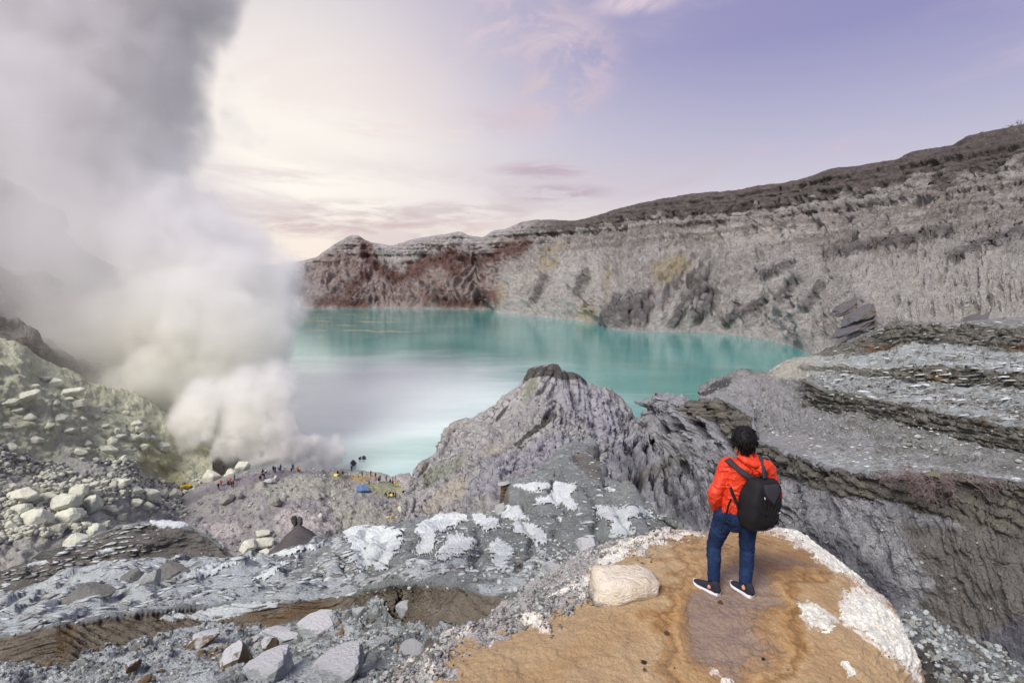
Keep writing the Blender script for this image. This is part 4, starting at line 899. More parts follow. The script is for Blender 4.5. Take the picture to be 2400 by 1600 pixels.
# ---------- water
me = bpy.data.meshes.new('lake')
nx, ny = 60, 60
xs = np.linspace(-900, 900, nx); ys = np.linspace(60, 1500, ny)
XX, YY = np.meshgrid(xs, ys); G = np.stack([XX, YY, np.zeros_like(XX)], -1)
me.vertices.add(nx * ny); me.vertices.foreach_set('co', G.reshape(-1).astype(np.float32))
i = np.arange(nx * ny).reshape(ny, nx)
quads(me, np.stack([i[:-1, :-1], i[:-1, 1:], i[1:, 1:], i[1:, :-1]], -1).reshape(-1, 4))
m = bpy.data.materials.new('lake_water'); m.use_nodes = True
t = NT(m.node_tree); t.N.clear()
P = t.new('ShaderNodeTexCoord').outputs['Object']
n1 = t.noise(P, 1 / 120., 3, .5, .8)
c = t.mix(t.step(n1, .35, .65), srgb(74, 138, 130), srgb(92, 152, 144))
st = t.noise(t.mapping(P, (1 / 160., 1 / 26., 1), (0, 0, .14)), 1.0, 5, .6, 1.2)
c = t.mix(t.math('MULTIPLY', t.step(st, .54, .7), .35), c, srgb(140, 162, 150))
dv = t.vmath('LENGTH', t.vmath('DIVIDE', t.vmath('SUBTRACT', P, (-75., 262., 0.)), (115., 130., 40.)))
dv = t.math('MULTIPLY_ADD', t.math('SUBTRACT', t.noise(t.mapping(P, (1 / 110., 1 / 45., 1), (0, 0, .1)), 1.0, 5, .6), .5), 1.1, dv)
c = t.mix(t.math('MULTIPLY', t.math('SUBTRACT', 1., t.step(dv, .1, 1.4)), 1.0), c, srgb(222, 238, 232))   # white sky reflection painted into the milky water colour
# thin yellowish scum lines blown together far out
sepp = t.new('ShaderNodeSeparateXYZ'); t.put(sepp.inputs[0], P)
wob = t.math('MULTIPLY_ADD', t.noise(t.mapping(P, (1 / 90., 1 / 200., 1)), 1.0, 5, .6), 110., sepp.outputs[1])
lines = t.math('PINGPONG', t.math('MULTIPLY', wob, 1 / 56.), .5)
farw = t.math('MULTIPLY', t.step(sepp.outputs[1], 470., 560.), t.math('SUBTRACT', 1., t.step(sepp.outputs[1], 760., 860.)))
leftw = t.math('SUBTRACT', 1., t.step(sepp.outputs[0], -170., -30.))
lf = t.math('MULTIPLY', t.math('MULTIPLY', t.math('SUBTRACT', 1., t.step(lines, .0, .22)), farw), leftw)
lf = t.math('MULTIPLY', lf, t.step(t.noise(P, 1 / 50., 3, .6), .42, .6))
c = t.mix(t.math('MULTIPLY', lf, .7), c, srgb(206, 194, 150))
b = t.new('ShaderNodeBsdfPrincipled'); t.put(b.inputs['Base Color'], c); b.inputs['Roughness'].default_value = .07
b.inputs['IOR'].default_value = 1.5; b.inputs['Specular IOR Level'].default_value = .9
bp = t.new('ShaderNodeBump'); bp.inputs['Strength'].default_value = .10; bp.inputs['Distance'].default_value = .6
t.put(bp.inputs['Height'], t.noise(t.mapping(P, (.35, .8, 1)), 1.0, 3, .6)); t.L.new(bp.outputs[0], b.inputs['Normal'])
o = t.new('ShaderNodeOutputMaterial'); t.L.new(b.outputs[0], o.inputs[0])
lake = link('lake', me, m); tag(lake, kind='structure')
# crater floor far below and around, out to the horizon
me = bpy.data.meshes.new('ground')
me.from_pydata([(-9000, -9000, -30), (9000, -9000, -30), (9000, 9000, -30), (-9000, 9000, -30)], [], [(0, 1, 2, 3)])
m = rock_mat('ground_rock', [srgb(120, 116, 112), srgb(134, 130, 126), srgb(104, 100, 98)], 1 / 60., bump=.5)
gnd = link('ground', me, m); tag(gnd, kind='structure')
print('terrain built', round(time.time() - T0, 1))

# ---------------------------------------------------------------- the fumes: a volume grid filled from puffs
def puff_mesh(name, pts, grp):
    me = bpy.data.meshes.new(name)
    me.vertices.add(len(pts)); me.vertices.foreach_set('co', np.asarray(pts, np.float32).reshape(-1))
    a = me.attributes.new('grp', 'INT', 'POINT'); a.data.foreach_set('value', np.asarray(grp, np.int32))
    return me

def smoke_volume(name, pts, grp, radii, lo, hi, voxel, mat, warp, edge_fn, dens_fn, slabs=()):
    """pts/grp: puff centres and which radius they take; density rises from the puffs' skins, broken by noise"""
    me = puff_mesh(name, pts, grp)
    o = link(name, me, mat)
    g = bpy.data.node_groups.new(name, 'GeometryNodeTree')
    g.interface.new_socket('Geometry', in_out='INPUT', socket_type='NodeSocketGeometry')
    g.interface.new_socket('Geometry', in_out='OUTPUT', socket_type='NodeSocketGeometry')
    t = NT(g)
    gi = t.new('NodeGroupInput'); go = t.new('NodeGroupOutput')
    vc = t.new('GeometryNodeVolumeCube')
    vc.inputs['Min'].default_value = lo; vc.inputs['Max'].default_value = hi
    for k, a, b in zip('XYZ', lo, hi):
        vc.inputs['Resolution ' + k].default_value = int((b - a) / voxel)
    P = t.new('GeometryNodeInputPosition').outputs[0]
    n = t.new('ShaderNodeTexNoise'); t.put(n.inputs['Vector'], P)
    n.inputs['Scale'].default_value = warp[0]; n.inputs['Detail'].default_value = 3; n.inputs['Roughness'].default_value = .55
    off = t.vmath('MULTIPLY', t.vmath('SUBTRACT', n.outputs['Color'], (.5, .5, .5)), (warp[1],) * 3)
    n2 = t.new('ShaderNodeTexNoise'); t.put(n2.inputs['Vector'], P)
    n2.inputs['Scale'].default_value = warp[2]; n2.inputs['Detail'].default_value = 4; n2.inputs['Roughness'].default_value = .6
    bil = t.math('MULTIPLY', t.math('SUBTRACT', n2.outputs['Fac'], .5), warp[3])
    Pw = t.vmath('ADD', P, off)
    ina = t.new('GeometryNodeInputNamedAttribute', data_type='INT'); ina.inputs[0].default_value = 'grp'
    s = None
    for k, R in enumerate(radii):
        pr = t.new('GeometryNodeProximity', target_element='POINTS')
        t.L.new(gi.outputs[0], pr.inputs[0]); t.L.new(ina.outputs[0], pr.inputs['Group ID'])
        t.put(pr.inputs['Sample Position'], Pw)
        pr.inputs['Sample Group ID'].default_value = k
        d = t.math('SUBTRACT', R, pr.outputs['Distance'])
        s = d if s is None else t.math('MAXIMUM', s, d)
    s = t.math('ADD', s, bil)
    sp = t.new('ShaderNodeSeparateXYZ'); t.put(sp.inputs[0], P)
    z = sp.outputs[2]
    den = t.math('MULTIPLY', t.math('DIVIDE', s, edge_fn(t, z), clamp=True), dens_fn(t, z))
    den = t.math('MULTIPLY', den, t.step(n2.outputs['Fac'], .28, .5))
    for (c, r, amt, ns, lo_, hi_) in slabs:          # thin veils: an ellipsoid of low density, patchy
        e = t.vmath('LENGTH', t.vmath('DIVIDE', t.vmath('SUBTRACT', Pw, c), r))
        n3 = t.new('ShaderNodeTexNoise'); t.put(n3.inputs['Vector'], Pw)
        n3.inputs['Scale'].default_value = ns; n3.inputs['Detail'].default_value = 4
        v = t.math('MULTIPLY', t.math('MULTIPLY', t.math('SUBTRACT', 1., t.step(e, .25, 1.)), amt), t.step(n3.outputs['Fac'], lo_, hi_))
        den = t.math('ADD', den, v)
    t.put(vc.inputs['Density'], den)
    sm = t.new('GeometryNodeSetMaterial'); sm.inputs['Material'].default_value = mat
    t.L.new(vc.outputs[0], sm.inputs[0]); t.L.new(sm.outputs[0], go.inputs[0])
    md = o.modifiers.new('fill', 'NODES'); md.node_group = g
    return o

def vol_mat(name, stops, zlo, zhi, dens, aniso=.0):
    m = bpy.data.materials.new(name); m.use_nodes = True
    t = NT(m.node_tree); t.N.clear()
    sp = t.new('ShaderNodeSeparateXYZ'); P = t.new('ShaderNodeNewGeometry').outputs['Position']; t.put(sp.inputs[0], P)
    f = t.math('DIVIDE', t.math('SUBTRACT', sp.outputs[2], zlo), zhi - zlo, clamp=True)
    c = t.ramp(f, stops)
    pv = t.new('ShaderNodeVolumePrincipled'); t.put(pv.inputs['Color'], c)
    pv.inputs['Density'].default_value = dens; pv.inputs['Anisotropy'].default_value = aniso
    o = t.new('ShaderNodeOutputMaterial'); t.L.new(pv.outputs[0], o.inputs['Volume'])
    return m

PLUME = [(790, 1092), (795, 1060), (740, 1040), (700, 1020), (690, 960), (680, 900), (672, 830), (676, 780), (700, 745), (735, 735), (757, 700), (750, 650), (722, 622), (690, 600), (650, 570), (615, 540), (575, 500), (548, 468), (528, 446),
         (470, 440), (440, 425), (440, 380), (458, 340), (472, 300), (490, 250), (482, 200), (490, 150), (540, 105), (556, 50), (552, 0), (570, -120), (560, -260), (-250, -260), (-250, 440), (-60, 425), (20, 440), (90, 470), (170, 520), (240, 580), (310, 630), (340, 660), (210, 700), (150, 790), (210, 860), (300, 905), (370, 960), (392, 1040), (400, 1120), (480, 1125), (560, 1105)]
rg = np.random.default_rng(5)
RAD = [3.0, 6.0, 12.0, 22.0]
pts, grp = [], []
def tc(v): return np.interp(v, [-260, 0, 500, 800, 900, 1100], [215, 205, 188, 182, 180, 178])
for k, (R, n_) in enumerate(zip(RAD, (1100, 700, 320, 130))):
    u = rg.uniform(-260, 800, 30000); v = rg.uniform(-270, 1125, 30000)
    sd = poly_sd(u, v, PLUME); t_ = tc(v); rpx = R * 1200 / t_
    ok = (sd > rpx * .85) & (v < 1050 - rpx * .8)
    if k < 2:
        ok &= (sd < rpx * 4.5) | (v > 700)
    if k == 0:
        ok &= v > 300
    u, v, sd, t_, rpx = (a[ok][:n_] for a in (u, v, sd, t_, rpx))
    half = np.clip((sd - rpx * .5) * t_ / 1200, 0, 26)
    t_ = t_ + rg.uniform(-1, 1, len(u)) * half
    pts.append(at(u, v, t_)); grp += [k] * len(u)
# wisps torn off to the right
for (u, v, R) in [(520, 275, 0), (545, 290, 1), (575, 310, 1), (600, 330, 0), (615, 285, 0), (640, 265, 0), (505, 200, 0), (530, 230, 0), (520, 180, 0), (500, 330, 0), (490, 380, 0)]:
    pts.append(at([u], [v], [tc(v) + rg.uniform(-6, 6)])); grp.append(R)
pts = np.concatenate(pts)
m_sm = vol_mat('plume_smoke', [(0.0, (.998, .997, .955, 1)), (.20, (.998, .997, .950, 1)), (.42, (.994, .993, .985, 1)), (.55, (.95, .948, .945, 1)), (.72, (.865, .858, .86, 1)), (.9, (.79, .78, .79, 1))], 5, 175, 1.0)  # grey towards the top: shade of the thick plume put into its colour
smoke = smoke_volume('smoke', pts, grp, RAD, (-245, 118, -1), (-48, 262, 205), 1.15, m_sm, (.042, 24., .11, 16.),
    lambda t, z: t.math('MULTIPLY_ADD', t.step(z, 20, 120), 5.0, 2.2),
    lambda t, z: t.math('MULTIPLY_ADD', t.math('SUBTRACT', 1., t.step(z, 18, 75)), .05, .072),
    slabs=[((-195, 180, 70), (130, 62, 90), .045, .026, .30, .60), ((-150, 164, 34), (66, 32, 34), .060, .045, .32, .62)])
tag(smoke, 'grey white sulphur smoke rising from the vents', kind='stuff')
# the fresh puffs close to the vents: finer
pts, grp = [], []
LOWS = [[(400, 1125), (395, 1080), (410, 1030), (392, 1000), (405, 940), (440, 890), (500, 880), (530, 930), (500, 1000), (505, 1030), (470, 1045), (455, 1075), (450, 1095), (425, 1122)],
        [(440, 1125), (470, 1110), (500, 1085), (560, 1080), (600, 1095), (660, 1092), (720, 1086), (795, 1098), (806, 1060), (806, 1030), (785, 1008), (768, 1035), (740, 1020), (705, 1010), (690, 960), (700, 900), (690, 850), (640, 830), (560, 850), (500, 900), (520, 1000), (510, 1050), (470, 1075), (445, 1100)]]
RAD2 = [1.3, 2.4, 4.5]
for k, (R, n_) in enumerate(zip(RAD2, (900, 560, 200))):
    u = rg.uniform(390, 805, 30000); v = rg.uniform(820, 1125, 30000)
    sd = np.maximum(poly_sd(u, v, LOWS[0]), poly_sd(u, v, LOWS[1])); t_ = np.interp(u, [400, 560, 700, 800], [139, 143, 150, 160]); rpx = R * 1200 / t_
    ok = (sd > rpx * .8)
    u, v, sd, t_ = (a[ok][:n_] for a in (u, v, sd, t_))
    t_ = t_ + R * .6 + rg.uniform(0, 1, len(u)) * np.clip(sd * t_ / 1200 * 1.2, 0, 9)
    pts.append(at(u, v, t_)); grp += [k] * len(u)
pts = np.concatenate(pts)
m_st = vol_mat('vent_steam', [(0.0, (.997, .996, .970, 1)), (.5, (.997, .996, .958, 1)), (1.0, (.998, .997, .975, 1))], 5, 35, 1.0)
steam = smoke_volume('steam', pts, grp, RAD2, (-116, 126, 1), (-44, 190, 58), .5, m_st, (.17, 5.0, .42, 4.6),
    lambda t, z: t.math('MULTIPLY_ADD', t.step(z, 10, 40), 2.5, 1.0), lambda t, z: t.math('MULTIPLY_ADD', t.math('SUBTRACT', 1., t.step(z, 14, 48)), .34, .03))
tag(steam, 'dense white steam boiling out of the sulphur vents', kind='stuff')
# a low veil of steam over the water
m_mist = vol_mat('lake_steam', [(0.0, (.99, .985, .98, 1)), (1., (.99, .985, .98, 1))], 0, 10, 1.0)
mist = smoke_volume('mist', np.array([(0., 250., -60.)]), [0], [1.], (-150, 150, .3), (60, 420, 12), 2.2, m_mist, (.03, 14., .1, 1.),
    lambda t, z: t.math('ADD', 1., 0.), lambda t, z: t.math('ADD', 0., 0.), slabs=[((-50, 280, 1.), (80, 110, 9), .003, .012, .28, .66)])
tag(mist, 'thin pale steam lying on the lake beside the vents', kind='stuff')
print('smoke', round(time.time() - T0, 1))

# ================================================================ PLACING THINGS ON THE GROUND
_pxc = {}
def ground(layer, u, v):
    """world point, normal and distance of the ground surface seen at photo position (u, v)"""
    L = LAYERS[layer][0]
    if layer not in _pxc:
        _pxc[layer] = [a.reshape(-1) for a in L.px()]
    pu, pv, pt = _pxc[layer]
    d = (pu - u) ** 2 + (pv - v) ** 2
    k = np.flatnonzero(d < max(12.0, d.min() * 1.5 + 1))
    i = k[np.argmin(pt[k])]
    return L.X.reshape(-1, 3)[i], L.N.reshape(-1, 3)[i], pt[i]

def plain(name, color, rough=.8, bump=None, spec=.25, vary=None, scale=8.):
    m = bpy.data.materials.new(name); m.use_nodes = True
    t = NT(m.node_tree); t.N.clear()
    P = t.new('ShaderNodeTexCoord').outputs['Object']
    b = t.new('ShaderNodeBsdfPrincipled'); b.inputs['Roughness'].default_value = rough; b.inputs['Specular IOR Level'].default_value = spec
    n = t.noise(P, scale, 5, .6)
    if vary:
        t.put(b.inputs['Base Color'], t.mix(t.step(n, .35, .65), color, vary))
    else:
        t.put(b.inputs['Base Color'], t.mix(1.0, color, t.math('MULTIPLY_ADD', n, .5, .75), 'MULTIPLY'))
    if bump:
        bp = t.new('ShaderNodeBump'); bp.inputs['Strength'].default_value = .7; bp.inputs['Distance'].default_value = bump
        t.put(bp.inputs['Height'], n); t.L.new(bp.outputs[0], b.inputs['Normal'])
    o = t.new('ShaderNodeOutputMaterial'); t.L.new(b.outputs[0], o.inputs[0])
    return m

# ---------------------------------------------------------------- boulder shapes
def ico(sub):
    bm = bmesh.new(); bmesh.ops.create_icosphere(bm, subdivisions=sub, radius=1)
    V = np.array([v.co[:] for v in bm.verts]); F = np.array([[v.index for v in f.verts] for f in bm.faces]); bm.free()
    return V, F
ICO1, ICO2, ICO3, ICO4 = ico(1), ico(2), ico(3), ico(4)
def rock_shape(seed, base, planes=11, rough=.05, sharp=1.0):
    """a broken stone: the unit ball cut by random planes, then a little worn"""
    r = np.random.default_rng(seed); V, F = base
    planes += 3
    i_ = np.arange(planes) + .5                         # faces spread evenly, then shaken
    ph, az = np.arccos(1 - 2 * i_ / planes), math.pi * (1 + 5 ** .5) * i_ + r.uniform(0, 6)
    nr = np.stack([np.cos(az) * np.sin(ph), np.sin(az) * np.sin(ph), np.cos(ph)], 1) + r.normal(size=(planes, 3)) * .28
    nr /= np.linalg.norm(nr, axis=1, keepdims=True)
    d = r.uniform(.58, .88, planes)
    c = V @ nr.T
    with np.errstate(divide='ignore'):
        rad = np.where(c > .05, d[None] / np.maximum(c, .05), 9).min(1)
    rad = np.minimum(rad, 1.3)
    X = V * rad[:, None]
    X = X * (1 + fbm(X, 2.2, 4, .55, seed=seed)[:, None] * rough * 2.2)
    return X.astype(float), F
def rock_mesh(name, X, F, mat, smooth_=False):
    me = bpy.data.meshes.new(name)
    me.vertices.add(len(X)); me.vertices.foreach_set('co', np.asarray(X, np.float32).reshape(-1)); quads(me, F)
    me.polygons.foreach_set('use_smooth', np.full(len(F), smooth_)); me.materials.append(mat)
    return me
m_boulder = rock_mat('boulder_stone', [srgb(226, 223, 202), srgb(214, 211, 192), srgb(194, 192, 176)], 1 / 1.4, bump=1.0, fine=5)
m_boulder_w = rock_mat('pale_stone', [srgb(204, 202, 196), srgb(190, 188, 182), srgb(172, 170, 166)], 1 / .8, bump=1.0, fine=5)
m_grey = rock_mat('grey_stone', [srgb(142, 138, 132), srgb(158, 154, 146), srgb(122, 118, 114)], 1 / 1., bump=1.0, fine=5)
m_dark = rock_mat('dark_stone', [srgb(86, 80, 80), srgb(100, 94, 94), srgb(74, 68, 70)], 1 / 1.2, bump=1.0, fine=5)
def frosted(name, cols, scale, lo, hi, white=(232, 235, 234)):
    m = rock_mat(name, cols, scale, bump=1.0, fine=5)
    t = NT(m.node_tree); b = next(n_ for n_ in t.N if n_.type == 'BSDF_PRINCIPLED'); cur = b.inputs['Base Color'].links[0].from_socket
    g = t.new('ShaderNodeNewGeometry'); sp_ = t.new('ShaderNodeSeparateXYZ'); t.put(sp_.inputs[0], g.outputs['Normal'])
    nz = t.noise(g.outputs['Position'], 7., 6, .65)
    f = t.step(t.math('MULTIPLY_ADD', t.math('SUBTRACT', nz, .5), 1.3, sp_.outputs[2]), lo, hi)      # frost of minerals settled on top
    t.put(b.inputs['Base Color'], t.mix(f, cur, srgb(*white)))
    return m
m_brown = rock_mat('brown_stone', [srgb(130, 108, 84), srgb(146, 124, 98), srgb(110, 94, 78)], 1 / .3, bump=1.0, fine=5)
m_brown_f = frosted('frosted_brown_stone', [srgb(134, 112, 86), srgb(150, 128, 100), srgb(112, 96, 80)], 1 / .3, .45, .8)
m_white_f = frosted('frosted_white_stone', [srgb(206, 209, 209), srgb(194, 198, 198), srgb(176, 180, 181)], 1 / .6, .15, .6, (240, 242, 241))
m_slab = rock_mat('slab_stone', [srgb(88, 86, 90), srgb(104, 100, 100), srgb(112, 96, 80)], 1 / 6., bump=1.0, fine=5)
m_crust = rock_mat('crust_white', [srgb(234, 237, 235), srgb(226, 229, 227), srgb(208, 211, 210)], 1 / .9, bump=1.0, fine=6)
BOULD = {}
def boulder_mesh(kind, mat, k, base=ICO3):
    key = (kind, k)
    if key not in BOULD:
        X, F = rock_shape(100 + k * 7 + sum(map(ord, kind)), base, planes=(4 if kind.startswith('fg') else 5) + k % 4, rough=.022)
        BOULD[key] = rock_mesh(kind, X, F, mat)
    return BOULD[key]
rng = random.Random(4)
def put_boulder(layer, u, v, w_, h_, label, group=None, kind='boulder', mat=m_boulder, name='boulder', cat='boulder', k=None, roll=0.0, sink=.28, depth=.85, hard=None):
    p, n, t_ = ground(layer, u, v + h_ * .30)
    if hard is not None:
        t_ = hard; p = at(u, v + h_ * .3, t_)
    sx, sz = w_ * t_ / 1200 / 2 * 1.12, h_ * t_ / 1200 / 2 * 1.18
    me = boulder_mesh(kind, mat, rng.randrange(9) if k is None else k)
    o = bpy.data.objects.new(name, me); COL.objects.link(o)
    o.scale = (sx, (sx + sz) / 2 * depth * 1.1, sz)
    o.rotation_euler = (rng.uniform(-.25, .25), roll + rng.uniform(-.12, .12), rng.uniform(-.35, .35))
    o.location = (p[0], p[1] + sx * .25, p[2] + sz * (1 - 2 * sink))
    tag(o, label, cat, group)
    return o
G_SCREE = 'boulders lying on the sulphur scree'
SH = 'pale yellowish boulder lying among many alike on the scree slope'
B4 = [  # centre x, y, width, height in an enlargement of the lower left, scale 2.851 from (0, 800)
 (370, 272, 112, 62, 'flat topped boulder at the upper edge of the scree'), (175, 362, 130, 62, 'long pale boulder high on the scree, leftmost of the upper ones'), (455, 340, 138, 62, 'wide wedge boulder at the upper rim of the scree beside the fumes'),
 (505, 412, 106, 52, None), (430, 516, 76, 54, None), (195, 498, 78, 42, None), (298, 243, 62, 42, None), (55, 405, 100, 52, None), (900, 640, 66, 46, None), (957, 628, 66, 58, None), (1020, 645, 52, 44, None), (925, 588, 58, 44, None),
 (900, 548, 74, 42, None), (750, 665, 76, 52, None), (720, 716, 106, 52, None), (960, 700, 72, 64, None), (1095, 705, 72, 62, None), (800, 632, 76, 42, None), (790, 595, 42, 42, None), (828, 780, 62, 54, None), (525, 735, 104, 40, None),
 (825, 935, 96, 52, None), (760, 950, 52, 42, None), (735, 890, 52, 36, None), (615, 955, 62, 46, None), (578, 930, 62, 32, None),
 (130, 1030, 190, 84, 'broad low boulder at the left edge above the rubble'), (505, 1003, 152, 80, 'broad triangular boulder above a block on the lower scree'), (455, 1075, 162, 104, 'big square sulphur block on the lower scree'),
 (625, 1085, 98, 112, 'tall sulphur block standing beside the big square one'), (625, 1015, 100, 60, None), (320, 1035, 112, 62, None), (235, 1185, 184, 116, 'largest pale boulder low on the left of the scree'), (460, 1180, 182, 98, 'large sloping boulder on the lower scree beside the largest one'),
 (740, 1115, 72, 54, 'cube shaped pale boulder alone on dark ground'), (815, 1170, 62, 56, 'pointed pale boulder beside the dark ledge'), (500, 1135, 92, 52, None), (375, 1255, 96, 84, None), (620, 1270, 152, 88, 'wide white boulder resting on the end of the dark cliff'),
 (480, 1330, 156, 78, 'flat white boulder half over the dark cliff edge'), (60, 1225, 84, 62, None), (1000, 1030, 118, 78, 'large pale boulder at the foot of the vents'), (1085, 1025, 64, 72, None), (1150, 1025, 62, 54, None), (905, 1075, 92, 48, None),
 (985, 1095, 72, 44, None), (905, 995, 100, 62, None), (1175, 1005, 80, 52, None), (1240, 1005, 52, 42, None), (690, 1220, 80, 40, None), (570, 1220, 70, 36, None), (140, 1110, 120, 50, None), (250, 1120, 70, 40, None), (90, 960, 70, 36, None), (350, 900, 60, 30, None), (60, 700, 90, 44, None), (130, 780, 70, 40, None), (250, 650, 80, 40, None), (330, 560, 70, 36, None), (560, 580, 60, 34, None), (640, 500, 50, 32, None), (560, 515, 50, 36, None), (700, 455, 46, 30, None), (845, 470, 46, 28, None), (700, 560, 50, 30, None), (590, 680, 60, 36, None), (450, 600, 70, 36, None), (380, 360, 40, 30, None), (380, 405, 44, 36, None), (455, 378, 54, 30, None), (240, 300, 50, 34, None), (110, 460, 76, 34, None), (40, 560, 80, 36, None)]
SHORT = {0: 'flat topped rim boulder', 1: 'long pale upper boulder', 2: 'wide wedge boulder by the fumes', 26: 'broad low boulder at the left edge', 27: 'broad triangular boulder', 28: 'big square sulphur block', 29: 'tall sulphur block', 32: 'largest pale boulder', 33: 'large sloping boulder', 34: 'cube shaped boulder', 35: 'pointed pale boulder', 38: 'wide white boulder on the cliff end', 39: 'flat white boulder on the cliff edge', 41: 'large boulder below the vents'}
SHORT = {k_: v_ for k_, v_ in SHORT.items() if B4[k_][4]}
seen_l = set(); named = []
for i_, b_ in enumerate(B4):
    lab = b_[4]
    if lab is None:
        best = sorted(SHORT, key=lambda k_: math.hypot(B4[k_][0] - b_[0], (B4[k_][1] - b_[1]) * 1.3))
        for k_ in best[:4]:
            dx, dy = b_[0] - B4[k_][0], b_[1] - B4[k_][1]
            far_ = math.hypot(dx, dy)
            rel = ('just ' if far_ < 150 else 'well ' if far_ > 320 else '') + (('right of' if dx > 0 else 'left of') if abs(dx) > abs(dy) * 1.6 else (('below' if dy > 0 else 'above') if abs(dy) > abs(dx) * 1.6 else (('below and ' if dy > 0 else 'above and ') + ('right of' if dx > 0 else 'left of'))))
            lab = ('small' if b_[2] * b_[3] < 3000 else 'middling') + ' pale boulder ' + rel + ' the ' + SHORT[k_]
            if lab not in seen_l:
                break
        else:
            lab = SH
    seen_l.add(lab); named.append((*b_[:4], lab))
for x, y, w_, h_, lab in named:
    put_boulder('scree_slope', x / 2.851, 800 + y / 2.851, w_ / 2.851, h_ / 2.851, lab or SH, G_SCREE, roll=rng.uniform(-.2, .3))
for x, y, w_, h_, lab in [(1330, 965, 78, 54, 'rounded sulphur boulder left of a pair beside the vents'), (1385, 950, 74, 58, 'sulphur boulder between two others beside the vents'), (1415, 915, 108, 68, 'flat topped sulphur boulder behind the pair at the vents'),
                         (1600, 866, 88, 96, 'tallest sulphur boulder, standing upright against the steam'), (1550, 900, 62, 66, 'sulphur boulder leaning on the tallest one'), (1530, 930, 74, 54, 'low sulphur boulder in front of the tallest one')]:
    put_boulder('mound', x / 2.851, 800 + y / 2.851, w_ / 2.851, h_ / 2.851, lab, 'sulphur boulders at the vents', roll=.2, hard=134 if x < 1450 else 136, sink=.15)
for x, y, w_, h_, lab, mt in [(1650, 1355, 112, 86, 'left of two big white blocks in the gully below the mound', m_boulder), (1768, 1343, 112, 88, 'right of two big white blocks in the gully below the mound', m_boulder), (1765, 1408, 84, 52, 'white block lying under the right big block', m_boulder), (1745, 1280, 92, 54, 'wedge of white rock above the two big blocks', m_boulder),
                         (1690, 1425, 86, 62, 'dark round rock at the foot of the black ash heap', m_dark), (1905, 1025, 36, 26, 'small white stone alone on the mauve mound', m_boulder_w), (1800, 927, 62, 32, 'pair like white stone near the sitting visitors', m_boulder_w), (1850, 915, 38, 34, 'upright white stone on the mound crest', m_boulder_w), (1610, 1028, 42, 38, 'squat grey stone on the middle of the mound', m_grey), (2150, 1172, 42, 38, 'pale stone right of the pink rocks', m_boulder_w),
                         (1840, 1070, 90, 60, 'large grey outcrop low on the mound', m_grey), (1530, 1050, 90, 50, 'knobbly pale outcrop on the mound', m_grey)]:
    put_boulder('mound', x / 2.851, 800 + y / 2.851, w_ / 2.851, h_ / 2.851, lab, 'rocks on the mound', mat=mt, kind='mound_' + mt.name)
put_boulder('mound', 945, 1190, 23, 25, 'large square pale boulder beside the stream by the landing', 'rocks on the mound', k=3)
for u, v, w_, h_, lab in [(827, 1084, 16, 13, 'largest dark rock standing in the lake'), (843, 1073, 6, 7, 'left of two small dark rocks in the lake'), (853, 1072, 9, 8, 'right of two small dark rocks in the lake')]:
    put_boulder('mound', u, v, w_, h_, lab, 'rocks in the lake', kind='lake_rock', mat=m_dark, name='lake_rock', cat='rock', hard=float(tz(u, v + h_ * .5, 0.0)), sink=.3)
# the black ash heap with twin rocks
Xh, Fh = ICO4
Xh = Xh.copy(); rr = np.hypot(Xh[:, 0], Xh[:, 1])
hh = np.clip(1 - rr, 0, 1) ** .85
Xh = np.stack([Xh[:, 0] * (1 + .1 * fbm(Xh, 2., 3, seed=4)), Xh[:, 1], np.where(Xh[:, 2] > 0, hh * 1.0 + fbm(Xh, 3.2, 5, .6, seed=3) * .10 * (1 - rr * .6), -.25)], 1)
heap = link('ash_heap', rock_mesh('ash_heap', Xh, Fh, m_dark, True)); heap.location = at(705, 1330, 97); heap.scale = (8.2, 7.0, 8.8)
tag(heap, 'black conical ash heap behind the white crust slope', 'ash heap')
for u, v, w_, h_, lab in [(690, 1222, 14, 22, 'left of two dark rocks on top of the black ash heap'), (704, 1223, 12, 20, 'right of two dark rocks on top of the black ash heap')]:
    put_boulder('mound', u, v, w_, h_, lab, 'twin rocks on the ash heap', mat=m_dark, kind='dark', name='dark_rock', cat='rock', hard=96.5, sink=.15)

